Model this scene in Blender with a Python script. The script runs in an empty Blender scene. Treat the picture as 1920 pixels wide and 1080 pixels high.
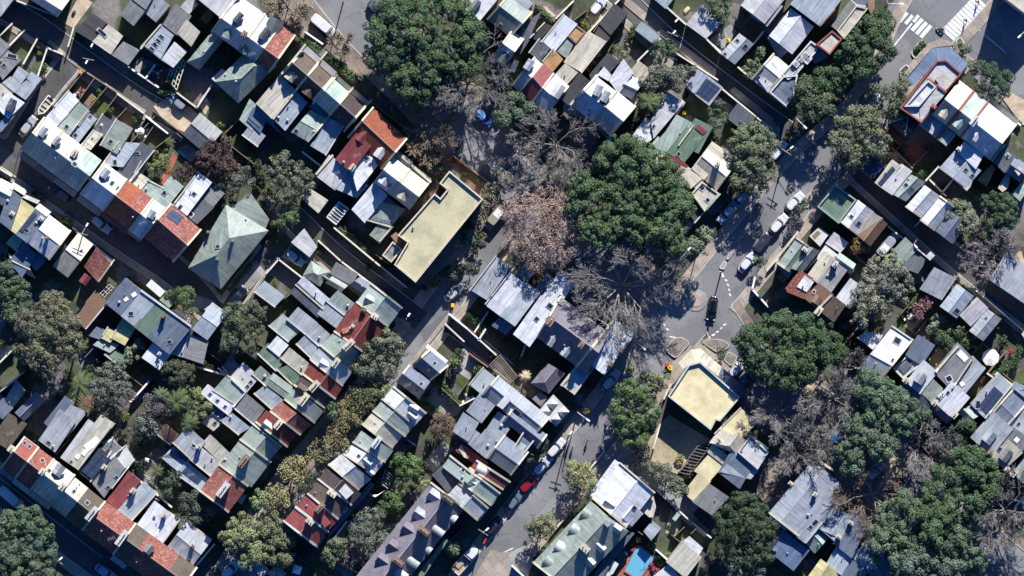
import bpy, math, random
import numpy as np
from mathutils import Vector
random.seed(7); RNG = np.random.default_rng(7)
SC = bpy.context.scene; COL = SC.collection
P = 0.1           # metres per photo pixel on the ground
H = 1500.0        # height of the survey camera
TX = TY = 0.0
def T(i, j):
    global TX, TY
    TX, TY = 480*i, 270*j
def S(x, y): return (TX + x/4.0, TY + y/4.0)
def W(sx, sy, z=0.0):
    k = (1 - z/H)*P
    return ((sx-960)*k, (540-sy)*k, z)
def lin(c):
    return tuple((v/255/12.92 if v/255 <= .04045 else ((v/255+.055)/1.055)**2.4) for v in c)
def alb(c, k=1.6):
    return tuple(min(.8, v/k) for v in lin(c)) + (1,)

# ------------------------------------------------------------ materials
def newmat(name, rough=.8, spec=.3):
    m = bpy.data.materials.new(name); m.use_nodes = True
    nt = m.node_tree; b = nt.nodes['Principled BSDF']
    b.inputs['Roughness'].default_value = rough
    b.inputs['Specular IOR Level'].default_value = spec
    return m, nt, b
def nd(nt, t, **kw):
    n = nt.nodes.new(t)
    for k, v in kw.items():
        if k in n.inputs.keys(): n.inputs[k].default_value = v
        else: setattr(n, k, v)
    return n
def ramp(nt, src, stops):
    r = nd(nt, 'ShaderNodeValToRGB'); nt.links.new(src, r.inputs[0])
    e = r.color_ramp.elements
    while len(e) < len(stops): e.new(.5)
    for k, (p, c) in enumerate(stops):
        e[k].position = p; e[k].color = (c, c, c, 1) if not isinstance(c, tuple) else c
    return r.outputs[0]
def mul(nt, a, b, fac=1.0, mode='MULTIPLY'):
    m = nd(nt, 'ShaderNodeMix', data_type='RGBA', blend_type=mode)
    m.inputs[0].default_value = fac
    for s, v in ((6, a), (7, b)):
        if hasattr(v, 'links'): nt.links.new(v, m.inputs[s])
        else: m.inputs[s].default_value = v
    return m.outputs[2]
def noise(nt, scale, detail=3.0, vec=None, rough=.55, mapping=None):
    n = nd(nt, 'ShaderNodeTexNoise', Scale=scale, Detail=detail, Roughness=rough)
    if vec is None:
        g = nd(nt, 'ShaderNodeNewGeometry'); vec = g.outputs['Position']
    if mapping:
        mp = nd(nt, 'ShaderNodeMapping'); mp.inputs['Scale'].default_value = mapping
        nt.links.new(vec, mp.inputs[0]); vec = mp.outputs[0]
    nt.links.new(vec, n.inputs['Vector'])
    return n.outputs['Fac']
def objcol(nt):
    return nd(nt, 'ShaderNodeObjectInfo').outputs['Color']
def uv(nt): return nd(nt, 'ShaderNodeTexCoord').outputs['UV']
def bump(nt, b, src, s=.3, d=.05):
    bn = nd(nt, 'ShaderNodeBump', Strength=s, Distance=d)
    nt.links.new(src, bn.inputs['Height']); nt.links.new(bn.outputs[0], b.inputs['Normal'])
M = {}
def mk():
    # corrugated / sheet metal roof
    m, nt, b = newmat('metal_roof', .5, .35)
    u = uv(nt)
    sep = nd(nt, 'ShaderNodeSeparateXYZ'); nt.links.new(u, sep.inputs[0])
    w = nd(nt, 'ShaderNodeTexWave', wave_type='BANDS', bands_direction='X', Scale=.42, Distortion=0.0)
    nt.links.new(u, w.inputs[0])
    br = nd(nt, 'ShaderNodeTexBrick', Scale=1.0, offset=.37); br.inputs['Brick Width'].default_value = .8; br.inputs['Row Height'].default_value = 3.4; br.inputs['Mortar Size'].default_value = .035
    br.inputs['Color1'].default_value = (1.09, 1.08, 1.06, 1); br.inputs['Color2'].default_value = (.87, .88, .9, 1); br.inputs['Mortar'].default_value = (.74, .74, .75, 1)
    nt.links.new(u, br.inputs[0]); st = br.outputs['Color']
    w2 = nd(nt, 'ShaderNodeTexWave', wave_type='BANDS', bands_direction='X', Scale=2.2)
    nt.links.new(u, w2.inputs[0])
    streak = ramp(nt, noise(nt, 1.0, 4, u, mapping=(2.6, .2, 1)), [(.3, .7), (.52, 1.0), (.75, 1.08)])
    blot = ramp(nt, noise(nt, .45, 6, rough=.68), [(.3, .72), (.5, 1.0), (.7, 1.1)])
    fine = ramp(nt, noise(nt, 5.0, 5, rough=.7), [(.3, .9), (.7, 1.08)])
    rust = ramp(nt, noise(nt, .7, 7, rough=.75), [(.58, 0.0), (.72, 1.0)])
    c = mul(nt, mul(nt, objcol(nt), (1.13, 1.13, 1.13, 1)), st); c = mul(nt, c, streak); c = mul(nt, c, blot); c = mul(nt, c, fine)
    mx = nd(nt, 'ShaderNodeMix', data_type='RGBA'); nt.links.new(mul(nt, rust, (.4,.4,.4,1)), mx.inputs[0])
    nt.links.new(c, mx.inputs[6]); mx.inputs[7].default_value = (.16, .12, .09, 1)
    nt.links.new(mx.outputs[2], b.inputs['Base Color'])
    bump(nt, b, w2.outputs['Fac'], .25, .03); M['metal'] = m
    # ribbed broad metal (strong bands)
    m, nt, b = newmat('ribbed_roof', .55, .3)
    u = uv(nt)
    w = nd(nt, 'ShaderNodeTexWave', wave_type='BANDS', bands_direction='X', Scale=.85); nt.links.new(u, w.inputs[0])
    c = mul(nt, objcol(nt), ramp(nt, w.outputs['Fac'], [(0, .72), (.3, .92), (.5, 1.0), (1, 1.04)]))
    c = mul(nt, c, ramp(nt, noise(nt, .3, 7, rough=.7), [(.3, .74), (.56, 1.04)]))
    c = mul(nt, c, ramp(nt, noise(nt, 4, 5), [(.3, .9), (.7, 1.06)]))
    nt.links.new(c, b.inputs['Base Color']); bump(nt, b, w.outputs['Fac'], .5, .06); M['rib'] = m
    # terracotta tiles
    for nm, lich in (('tile', 1), ('slate', 0)):
        m, nt, b = newmat(nm+'_roof', .85, .2)
        u = uv(nt)
        br = nd(nt, 'ShaderNodeTexBrick', Scale=1.0)
        br.inputs['Brick Width'].default_value = .34; br.inputs['Row Height'].default_value = .36
        br.inputs['Mortar Size'].default_value = .05
        br.inputs['Color1'].default_value = (1.15, 1.1, 1.05, 1) if lich else (1.08, 1.08, 1.1, 1)
        br.inputs['Color2'].default_value = (.72, .75, .8, 1) if lich else (.85, .85, .85, 1)
        br.inputs['Mortar'].default_value = (.5, .48, .46, 1) if lich else (.7, .7, .72, 1)
        nt.links.new(u, br.inputs[0])
        c = mul(nt, objcol(nt), br.outputs['Color'])
        c = mul(nt, c, ramp(nt, noise(nt, .5, 5), [(.3, .75), (.5, 1.0), (.7, 1.1)]))
        if lich:
            sp = nd(nt, 'ShaderNodeTexVoronoi', Scale=4.5); nt.links.new(nd(nt, 'ShaderNodeNewGeometry').outputs['Position'], sp.inputs[0])
            cell = nd(nt, 'ShaderNodeSeparateColor'); nt.links.new(sp.outputs['Color'], cell.inputs[0])
            q = nd(nt, 'ShaderNodeMath', operation='MULTIPLY'); nt.links.new(mul(nt, ramp(nt, cell.outputs[0], [(.4, 0.0), (1, .6)]), ramp(nt, noise(nt, .7, 4), [(.35, .15), (.62, 1.0)])), q.inputs[0])
            nt.links.new(nd(nt, 'ShaderNodeObjectInfo').outputs['Alpha'], q.inputs[1])
            mx = nd(nt, 'ShaderNodeMix', data_type='RGBA'); nt.links.new(q.outputs[0], mx.inputs[0])
            nt.links.new(c, mx.inputs[6]); mx.inputs[7].default_value = (.42, .27, .22, 1); c = mx.outputs[2]
        else:
            c = mul(nt, c, ramp(nt, noise(nt, 3, 6, rough=.75), [(.3, .72), (.7, 1.15)]))
        nt.links.new(c, b.inputs['Base Color']); bump(nt, b, br.outputs['Fac'], .4, .04); M[nm] = m
    # painted masonry, generic paint, stone, timber
    for nm, lo, sc in (('wall', .7, .5), ('plain', .88, 2.0), ('rough', .6, 3.0)):
        m, nt, b = newmat(nm, .85, .2)
        c = mul(nt, objcol(nt), ramp(nt, noise(nt, sc, 6, rough=.65), [(.3, lo), (.65, 1.06)]))
        nt.links.new(c, b.inputs['Base Color']); M[nm] = m
    m, nt, b = newmat('glass', .08, .6); b.inputs['Base Color'].default_value = (.015, .022, .035, 1); M['glass'] = m
    m, nt, b = newmat('solar', .25, .5); u = uv(nt)
    br = nd(nt, 'ShaderNodeTexBrick', Scale=1.0, offset=0.0)
    br.inputs['Brick Width'].default_value = .5; br.inputs['Row Height'].default_value = .5; br.inputs['Mortar Size'].default_value = .012
    br.inputs['Color1'].default_value = (.03, .045, .085, 1); br.inputs['Color2'].default_value = (.022, .032, .065, 1); br.inputs['Mortar'].default_value = (.12, .14, .17, 1)
    nt.links.new(u, br.inputs[0]); nt.links.new(br.outputs['Color'], b.inputs['Base Color']); M['solar'] = m
    # ground kinds
    def gm(nm, col, sc1, lo1, sc2, lo2, rough=.95, extra=None):
        m, nt, b = newmat(nm, rough, .15)
        c = mul(nt, col, ramp(nt, noise(nt, sc1, 5), [(.3, lo1), (.55, 1.0), (.72, 1.15)]))
        c = mul(nt, c, ramp(nt, noise(nt, sc2, 6, rough=.75), [(.28, lo2), (.7, 1.2)]))
        if extra: c = extra(nt, c)
        nt.links.new(c, b.inputs['Base Color']); M[nm] = m
    def cracks(nt, c):
        v = nd(nt, 'ShaderNodeTexVoronoi', feature='DISTANCE_TO_EDGE', Scale=.16)
        g = nd(nt, 'ShaderNodeNewGeometry').outputs['Position']
        n = nd(nt, 'ShaderNodeTexNoise', Scale=.5, Detail=5.0); nt.links.new(g, n.inputs[0])
        nt.links.new(mul(nt, g, mul(nt, n.outputs['Color'], (4, 4, 4, 1)), 1, 'ADD'), v.inputs[0])
        c = mul(nt, c, ramp(nt, v.outputs[0], [(0, .72), (.02, 1.0)]))
        vc = nd(nt, 'ShaderNodeTexVoronoi', Scale=.09); nt.links.new(nd(nt, 'ShaderNodeNewGeometry').outputs['Position'], vc.inputs[0]); sc_ = nd(nt, 'ShaderNodeSeparateColor'); nt.links.new(vc.outputs['Color'], sc_.inputs[0])
        c = mul(nt, c, ramp(nt, sc_.outputs[0], [(0, .84), (1, 1.12)]))
        c = mul(nt, c, ramp(nt, noise(nt, .7, 6, rough=.75), [(.3, .7), (.42, 1.0), (.75, 1.1)]))
        return mul(nt, c, ramp(nt, noise(nt, .05, 3), [(.42, .86), (.46, 1.0), (.6, 1.0), (.63, 1.1)]))
    def brick(nt, c):
        br = nd(nt, 'ShaderNodeTexBrick', Scale=1.0); br.inputs['Brick Width'].default_value = .5; br.inputs['Row Height'].default_value = .25; br.inputs['Mortar Size'].default_value = .03
        br.inputs['Color1'].default_value = (1.1, 1.1, 1.1, 1); br.inputs['Color2'].default_value = (.75, .75, .75, 1); br.inputs['Mortar'].default_value = (.6, .6, .6, 1)
        mp = nd(nt, 'ShaderNodeMapping'); mp.inputs['Rotation'].default_value = (0, 0, -.63)
        nt.links.new(nd(nt, 'ShaderNodeNewGeometry').outputs['Position'], mp.inputs[0]); nt.links.new(mp.outputs[0], br.inputs[0])
        return mul(nt, c, br.outputs['Color'])
    def slabs(nt, c):
        br = nd(nt, 'ShaderNodeTexBrick', Scale=1.0, offset=0.0); br.inputs['Brick Width'].default_value = 1.6; br.inputs['Row Height'].default_value = 1.6; br.inputs['Mortar Size'].default_value = .04
        br.inputs['Color1'].default_value = (1.06, 1.06, 1.06, 1); br.inputs['Color2'].default_value = (.84, .84, .84, 1); br.inputs['Mortar'].default_value = (.6, .6, .6, 1)
        mp = nd(nt, 'ShaderNodeMapping'); mp.inputs['Rotation'].default_value = (0, 0, -.63)
        nt.links.new(nd(nt, 'ShaderNodeNewGeometry').outputs['Position'], mp.inputs[0]); nt.links.new(mp.outputs[0], br.inputs[0])
        return mul(nt, c, br.outputs['Color'])
    def drift(nt, c):
        mx = nd(nt, 'ShaderNodeMix', data_type='RGBA'); nt.links.new(ramp(nt, noise(nt, .16, 4, rough=.7), [(.42, 0.0), (.52, 1.0)]), mx.inputs[0])
        nt.links.new(c, mx.inputs[6]); nt.links.new(mul(nt, c, (.8, 1.05, .65, 1)), mx.inputs[7])
        m2 = nd(nt, 'ShaderNodeMix', data_type='RGBA'); nt.links.new(ramp(nt, noise(nt, .11, 3), [(.56, 0.0), (.6, 1.0)]), m2.inputs[0])
        nt.links.new(mx.outputs[2], m2.inputs[6]); nt.links.new(mul(nt, c, (1.9, 1.9, 2.0, 1)), m2.inputs[7]); return m2.outputs[2]
    gm('earth', (.1, .09, .08, 1), .12, .5, 1.6, .5, extra=drift)
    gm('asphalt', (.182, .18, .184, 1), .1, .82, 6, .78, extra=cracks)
    gm('lane', (.092, .088, .086, 1), .15, .75, 5, .75, extra=cracks)  # darker than plain asphalt, also laid on streets that lie in shade
    gm('footpath', (.33, .28, .23, 1), .25, .72, 3, .75, extra=slabs)
    gm('kerb', (.42, .4, .36, 1), .5, .75, 4, .8)
    gm('marking', (.68, .68, .66, 1), .6, .7, 5, .65)
    gm('lawn', (.075, .1, .035, 1), .2, .6, 3, .6)
    gm('drylawn', (.4, .345, .22, 1), .15, .6, 2.2, .6)
    gm('brickpave', (.25, .14, .1, 1), .4, .6, 4, .7, extra=brick)
    gm('redpave', (.38, .13, .085, 1), .4, .7, 4, .7, extra=brick)
    gm('sandpave', (.45, .36, .26, 1), .4, .6, 3, .65)
    gm('conc', (.3, .29, .27, 1), .4, .7, 3, .75, extra=slabs)
    gm('mutedpave', (.25, .21, .19, 1), .5, .7, 4, .7, extra=brick); gm('pinkpave', (.36, .27, .24, 1), .5, .75, 4, .8)
    gm('deck', (.2, .13, .09, 1), .5, .7, 4, .8)
    gm('gravel', (.13, .13, .135, 1), .5, .7, 4, .45)
    gm('leaflitter', (.27, .22, .18, 1), .25, .5, 3.5, .4)
    m, nt, b = newmat('pool_water', .05, .6)
    b.inputs['Base Color'].default_value = (.11, .32, .45, 1)
    bump(nt, b, noise(nt, 1.2, 3), .15, .1); M['pool'] = m
    # leaves: object colour, tint per leaf, hue drift through the crown
    m, nt, b = newmat('leaf', .85, .08)
    at = nd(nt, 'ShaderNodeAttribute', attribute_name='tint')
    c = mul(nt, objcol(nt), ramp(nt, at.outputs['Fac'], [(0, .6), (.5, 1.0), (1, 1.55)]))
    c = mul(nt, c, ramp(nt, noise(nt, .22, 3), [(.3, (.82, .88, .95, 1)), (.7, (1.12, 1.1, .98, 1))]))
    nt.links.new(c, b.inputs['Base Color']); M['leaf'] = m
    m, nt, b = newmat('bark', .9, .1)
    c = mul(nt, objcol(nt), ramp(nt, noise(nt, 2.5, 5), [(.3, .65), (.7, 1.25)]))
    nt.links.new(c, b.inputs['Base Color']); M['bark'] = m
    m, nt, b = newmat('car_paint', .25, .5)
    nt.links.new(objcol(nt), b.inputs['Base Color']); b.inputs['Coat Weight'].default_value = .5; b.inputs['Coat Roughness'].default_value = .1; M['paint'] = m
    m, nt, b = newmat('rubber', .9, .2); b.inputs['Base Color'].default_value = (.02, .02, .02, 1); M['rubber'] = m
    m, nt, b = newmat('lamp_lens', .2, .5); b.inputs['Base Color'].default_value = (.7, .7, .68, 1); M['lens'] = m
    m, nt, b = newmat('galvanised', .4, .5)
    c = mul(nt, objcol(nt), ramp(nt, noise(nt, 4, 4), [(.3, .8), (.7, 1.1)])); nt.links.new(c, b.inputs['Base Color']); M['steel'] = m
mk()

# ------------------------------------------------------------ mesh builder
class MB:
    def __init__(s): s.v = []; s.f = []; s.uv = []
    def face(s, pts, uvs=None):
        k = len(s.v); s.v += [tuple(p) for p in pts]; s.f.append(tuple(range(k, k+len(pts))))
        s.uv.append(uvs or [(p[0], p[1]) for p in pts])
    def prism(s, base, top):          # two rings of equal length, outward sides
        n = len(base)
        for i in range(n):
            j = (i+1) % n
            L = math.dist(base[i][:2], base[j][:2])
            s.face([base[i], base[j], top[j], top[i]], [(0, base[i][2]), (L, base[j][2]), (L, top[j][2]), (0, top[i][2])])
        s.face(top); s.face(base[::-1])
    def box(s, c, sx, sy, z0, z1, ang=0.0):
        ca, sa = math.cos(ang), math.sin(ang)
        r = [(c[0]+ca*x-sa*y, c[1]+sa*x+ca*y) for x, y in ((-sx/2, -sy/2), (sx/2, -sy/2), (sx/2, sy/2), (-sx/2, sy/2))]
        s.prism([(x, y, z0) for x, y in r], [(x, y, z1) for x, y in r])
    def cyl(s, c, r, z0, z1, n=10, r2=None):
        r2 = r if r2 is None else r2
        a = [(math.cos(2*math.pi*i/n), math.sin(2*math.pi*i/n)) for i in range(n)]
        s.prism([(c[0]+r*x, c[1]+r*y, z0) for x, y in a], [(c[0]+r2*x, c[1]+r2*y, z1) for x, y in a])
    def tube(s, p, q, r, r2=None, n=5):
        p, q = Vector(p), Vector(q); d = (q-p)
        if d.length < 1e-6: return
        d.normalize(); a = d.orthogonal().normalized(); b = d.cross(a); r2 = r if r2 is None else r2
        A = []; B = []
        for i in range(n):
            t = 2*math.pi*i/n; o = a*math.cos(t)+b*math.sin(t)
            A.append(tuple(p+o*r)); B.append(tuple(q+o*r2))
        s.prism(A, B)
    def build(s, name, mat, parent=None, color=None, off=None, smooth=False):
        me = bpy.data.meshes.new(name)
        o = off or (0, 0, 0)
        me.from_pydata([(x-o[0], y-o[1], z-o[2]) for x, y, z in s.v], [], s.f)
        ul = me.uv_layers.new(name='UVMap')
        flat = [c for f in s.uv for u in f for c in u]
        ul.data.foreach_set('uv', flat)
        if smooth: me.polygons.foreach_set('use_smooth', [True]*len(me.polygons))
        me.materials.append(M[mat] if isinstance(mat, str) else mat)
        ob = bpy.data.objects.new(name, me); COL.objects.link(ob)
        if parent: ob.parent = parent
        if color: ob.color = color
        return ob
def tag(o, label=None, cat=None, group=None, kind=None):
    for k, v in (('label', label), ('category', cat), ('group', group), ('kind', kind)):
        if v: o[k] = v
    return o
def empty(name, loc=(0, 0, 0), rz=0):
    e = bpy.data.objects.new(name, None); COL.objects.link(e); e.location = loc; e.rotation_euler = (0, 0, rz); e.empty_display_size = .3
    return e
KIDS = {}
def copy_tree(o, parent=None):
    c = o.copy(); COL.objects.link(c)
    if parent: c.parent = parent
    for ch in [x for x in o.children]: copy_tree(ch, c)
    return c
def inpoly(x, y, poly):
    r = False; n = len(poly); j = n-1
    for i in range(n):
        xi, yi = poly[i][0], poly[i][1]; xj, yj = poly[j][0], poly[j][1]
        if (yi > y) != (yj > y) and x < (xj-xi)*(y-yi)/(yj-yi)+xi: r = not r
        j = i
    return r

# ------------------------------------------------------------ houses
# colour code -> (appearance when sunlit, material)
PAL = {
 'W': ((224, 225, 229), 'metal'), 'w': ((205, 198, 180), 'metal'), 'c': ((216, 207, 184), 'metal'), 'L': ((200, 198, 198), 'metal'),
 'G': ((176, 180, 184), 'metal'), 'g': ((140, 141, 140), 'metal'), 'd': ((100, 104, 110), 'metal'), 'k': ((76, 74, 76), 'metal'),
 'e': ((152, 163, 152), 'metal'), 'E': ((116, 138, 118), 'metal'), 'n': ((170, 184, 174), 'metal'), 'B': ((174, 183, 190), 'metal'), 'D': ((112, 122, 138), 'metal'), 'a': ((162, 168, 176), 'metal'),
 'r': ((170, 100, 88), 'tile'), 'o': ((184, 108, 82), 'tile'), 'q': ((146, 76, 68), 'tile'), 'b': ((122, 108, 94), 'slate'), 'x': ((96, 84, 82), 'slate'),
 'R': ((140, 72, 72), 'metal'), 'u': ((154, 146, 154), 'slate'), 'y': ((214, 202, 146), 'metal'), 'Y': ((240, 224, 178), 'wall'), 'Z': ((228, 217, 176), 'rib'),
 't': ((196, 156, 104), 'metal'), 'h': ((150, 118, 96), 'rib'), 'i': ((190, 200, 205), 'rib'), 's': ((104, 122, 150), 'metal'),
 'P': ((170, 98, 88), 'wall'), 'C': ((226, 216, 190), 'wall'), 'V': ((222, 222, 218), 'wall'), 'A': ((160, 130, 110), 'wall'), 'K': ((110, 100, 92), 'wall'),
}
WALLS = ['C', 'V', 'V', 'w', 'C', 'A', 'G', 'c']
SURF = []; LATE = []; HOUSES = []
def zat(x, y, house=None):
    best = None
    for poly, pl, bb, hh in SURF:
        if house is not None and hh is not house: continue
        if bb[0] <= x <= bb[2] and bb[1] <= y <= bb[3] and inpoly(x, y, poly):
            z = pl[0]*x+pl[1]*y+pl[2]
            if best is None or z > best[0]: best = (z, pl)
    return best
def plane(pts):
    a, b, c = (Vector(p) for p in pts[:3]); n = (b-a).cross(c-a)
    if len(pts) > 3 and abs(n.z) < 1e-6: n = (pts and (Vector(pts[2])-a).cross(Vector(pts[3])-a))
    if abs(n.z) < 1e-6: print('DEGENERATE', [tuple(p) for p in pts]); return (0, 0, a.z)
    return (-n.x/n.z, -n.y/n.z, a.z+(n.x*a.x+n.y*a.y)/n.z)
ROWC = None
def ROW(x0, y0, x1, y1, ds, dn):
    global ROWC
    L = math.hypot(x1-x0, y1-y0); d = ((x1-x0)/L, (y1-y0)/L)
    ROWC = ((x0, y0), d, (-d[1], d[0]), ds, dn)
def rowpt(t, off):
    (x, y), d, n, _, _ = ROWC
    return (x+d[0]*t+n[0]*off, y+d[1]*t+n[1]*off)
def jit(c, s=.06):
    k = 1+random.uniform(-s, s)
    return (c[0]*k, c[1]*k*(1+random.uniform(-.015, .015)), c[2]*k, c[3])
def slab(mb, faces, thick, flatdir=None):
    """roof faces in (px, py, z) -> closed slab with slope aligned UVs; returns the outline edges"""
    cnt = {}
    for f in faces:
        for i in range(len(f)):
            a, b = f[i], f[(i+1) % len(f)]
            ka, kb = tuple(round(v, 2) for v in a), tuple(round(v, 2) for v in b)
            if (kb, ka) in cnt: cnt.pop((kb, ka))
            else: cnt[(ka, kb)] = (a, b)
    for f in faces:
        w = [Vector(W(*p)) for p in f]
        n = Vector((0, 0, 0))
        for i in range(len(w)): n += w[i].cross(w[(i+1) % len(w)])
        if n.z < 0: w = w[::-1]; n = -n
        n.normalize()
        if math.hypot(n.x, n.y) > .03: e = Vector((0, 0, 1)).cross(n).normalized()
        else: e = Vector(flatdir) if flatdir else (w[1]-w[0]).normalized(); e.z = 0; e.normalize()
        v = n.cross(e)
        mb.face(w, [(p.dot(e), p.dot(v)) for p in w])
        mb.face([(p.x, p.y, p.z-thick) for p in w[::-1]])
    for a, b in cnt.values():
        p, q = W(*a), W(*b)
        mb.face([p, q, (q[0], q[1], q[2]-thick), (p[0], p[1], p[2]-thick)])
        mb.face([(p[0], p[1], p[2]-thick), (q[0], q[1], q[2]-thick), q, p][::-1]) if False else None
    return list(cnt.values())
class House:
    def __init__(s, label, name='terrace_house', cat='house', group=None, wc=None):
        s.label = label.replace('|', ''); s.ref = label.split('|')[0]; s.name = name; s.cat = cat; s.group = group
        s.wc = wc or random.choice(WALLS); s.root = None; s.dir = None; s.c = None; s.done = []; s.dz = {'lane_garage': .8, 'carport': .5, 'garden_shed': .3}.get(name, 0)+{'gabled cottages north of the shaded lane': 1.3, 'shed roofs along the east lane': 1.2}.get(group, 0)
        HOUSES.append(s)
    def anchor(s, pts):
        if s.root is None:
            x = sum(p[0] for p in pts)/len(pts); y = sum(p[1] for p in pts)/len(pts)
            s.c = (x, y); s.root = empty(s.name, W(x, y, 0)); s.loc = W(x, y, 0)
            tag(s.root, s.label, s.cat, s.group)
            a, b = pts[0], pts[1]; L = math.hypot(b[0]-a[0], b[1]-a[1]) or 1
            s.dir = ((b[0]-a[0])/L, (b[1]-a[1])/L)
    def col(s, c, k=.06):
        rgb, mat = PAL[c]
        a = jit(alb(rgb), k)
        return a, mat
    def faces(s, faces, c, walls=True, name='roof', wb=0.0, thick=.14, wname='wall', wc=None, fd=None, parent=None):
        s.anchor(faces[0])
        for f in faces:
            SURF.append((f, plane(f), (min(p[0] for p in f), min(p[1] for p in f), max(p[0] for p in f), max(p[1] for p in f)), s))
        mb = MB(); edges = slab(mb, faces, thick, fd)
        a, mat = s.col(c)
        if c in 'oq': a = a[:3]+(.12,)
        ro = mb.build(name, mat, parent or s.root, a, s.loc)
        if walls:
            allp = [p for f in faces for p in f]
            cx = sum(p[0] for p in allp)/len(allp); cy = sum(p[1] for p in allp)/len(allp)
            mw = MB()
            for a_, b_ in edges:
                q = []
                for p in (a_, b_):
                    dx, dy = cx-p[0], cy-p[1]; L = math.hypot(dx, dy) or 1
                    q.append((p[0]+dx/L*1.2, p[1]+dy/L*1.2, p[2]-thick*.9))
                t0, t1 = W(*q[0]), W(*q[1]); b0 = (t0[0], t0[1], wb); b1 = (t1[0], t1[1], wb)
                mw.face([b0, b1, t1, t0])
            wcol, _ = s.col(wc or s.wc)
            mw.build(wname, 'wall', parent or s.root, wcol, s.loc)
        return ro
    # gable (or hipped) roof: A-B one eave, C the corner of the other eave next to B
    def g(s, x1, y1, x2, y2, x3, y3, c, ze=6.0, zr=8.7, f=.5, ha=0, hb=0, ze2=None, pw='', cap=True, c2=None, pc='C', **kw):
        A, B, C = S(x1, y1), S(x2, y2), S(x3, y3)
        return s._g(A, B, C, c, ze, zr, f, ha, hb, ze2, pw, cap, pc, **kw)
    def _g(s, A, B, C, c, ze, zr, f, ha, hb, ze2, pw, cap, pc, **kw):
        D = (A[0]+C[0]-B[0], A[1]+C[1]-B[1]); ze2 = ze if ze2 is None else ze2; ze += s.dz; zr += s.dz; ze2 += s.dz
        L = math.hypot(B[0]-A[0], B[1]-A[1]); d = ((B[0]-A[0])/L, (B[1]-A[1])/L)
        lp = lambda p, q, t: (p[0]+(q[0]-p[0])*t, p[1]+(q[1]-p[1])*t)
        ra, rb = lp(A, D, f), lp(B, C, f)
        ra = (ra[0]+d[0]*ha/4, ra[1]+d[1]*ha/4, zr); rb = (rb[0]-d[0]*hb/4, rb[1]-d[1]*hb/4, zr)
        A_, B_, C_, D_ = A+(ze,), B+(ze,), C+(ze2,), D+(ze2,)
        fs = [[A_, B_, rb, ra], [C_, D_, ra, rb]]
        if ha: fs.append([D_, A_, ra])
        if hb: fs.append([B_, C_, rb])
        walls = kw.pop('walls', True)
        if walls:     # gable ends: treat the end triangle as wall by closing the outline
            pass
        ro = s.faces(fs, c, walls=walls, **kw)
        if s.dir is None: s.dir = d
        if cap:
            mb = MB(); p, q = Vector(W(*ra)), Vector(W(*rb)); dd = (q-p).normalized(); nn = Vector((-dd.y, dd.x, 0))
            mb.prism([tuple(p+nn*.13-Vector((0, 0, .05))), tuple(p-nn*.13-Vector((0, 0, .05))), tuple(q-nn*.13-Vector((0, 0, .05))), tuple(q+nn*.13-Vector((0, 0, .05)))],
                     [tuple(p+nn*.06+Vector((0, 0, .06))), tuple(p-nn*.06+Vector((0, 0, .06))), tuple(q-nn*.06+Vector((0, 0, .06))), tuple(q+nn*.06+Vector((0, 0, .06)))])
            cc = ro.color; mb.build('ridge_cap', 'plain', ro, (min(.8, cc[0]*.8+.08), min(.8, cc[1]*.8+.08), min(.8, cc[2]*.8+.08), 1), s.loc)
        for w in pw:
            if w == 'a': LATE.append((s, [A_, ra, D_], pc))
            if w == 'b': LATE.append((s, [B_, rb, C_], pc))
        return s
    def r(s, t0, t1, c, ze=6.0, zr=9.0, pw='a', **kw):
        ds, dn = ROWC[3], ROWC[4]
        A, B, C = S(*rowpt(t0, ds)), S(*rowpt(t1, ds)), S(*rowpt(t1, -dn))
        k = dict(f=ds/(ds+dn), ha=0, hb=0, ze2=None, cap=True, pc='C'); k.update(kw)
        return s._g(A, B, C, c, ze, zr, k.pop('f'), k.pop('ha'), k.pop('hb'), k.pop('ze2'), pw, k.pop('cap'), k.pop('pc'), **k)
    # verandah strip in the current row, off0..off1 from the ridge line
    def v(s, t0, t1, o0, o1, c, z0=3.5, z1=2.9, name='verandah_roof'):
        pts = [S(*rowpt(t0, o0))+(z0,), S(*rowpt(t1, o0))+(z0,), S(*rowpt(t1, o1))+(z1,), S(*rowpt(t0, o1))+(z1,)]
        return s._v(pts, c, name)
    def _v(s, pts, c, name='verandah_roof'):
        s.faces([pts], c, walls=False, name=name, thick=.1)
        for k in (2, 3):
            x, y, z = pts[k]; mx = sum(p[0] for p in pts)/len(pts); my = sum(p[1] for p in pts)/len(pts)
            x += (mx-x)*.08; y += (my-y)*.08
            m = MB(); m.cyl(W(x, y, z), .06, 0, z-.09, 6); m.build('verandah_post', 'plain', s.root, (.6, .58, .52, 1), s.loc)
        return s
    def vs(s, x1, y1, x2, y2, x3, y3, c, z0=3.5, z1=2.9, name='verandah_roof'):
        A, B, C = S(x1, y1), S(x2, y2), S(x3, y3); D = (A[0]+C[0]-B[0], A[1]+C[1]-B[1])
        return s._v([A+(z0,), B+(z0,), C+(z1,), D+(z1,)], c, name)
    # single slope roof
    def s(s, x1, y1, x2, y2, x3, y3, c, z1=5.0, z2=None, par=None, **kw):
        A, B, C = S(x1, y1), S(x2, y2), S(x3, y3); D = (A[0]+C[0]-B[0], A[1]+C[1]-B[1]); z2 = z1+.35 if z2 is None else z2; z1 += s.dz; z2 += s.dz
        for a_, c_ in s.done:
            if math.dist(a_, A) < 3 and math.dist(c_, C) < 3: return s
        s.done.append((A, C))
        def grow(p, q, r, k=2.3):
            o = [p[0], p[1]]
            for u in (q, r):
                L = math.dist(p, u) or 1; o[0] += (p[0]-u[0])/L*k; o[1] += (p[1]-u[1])/L*k
            return tuple(o)
        A, B, C, D = grow(A, B, D), grow(B, A, C), grow(C, B, D), grow(D, C, A)
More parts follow.
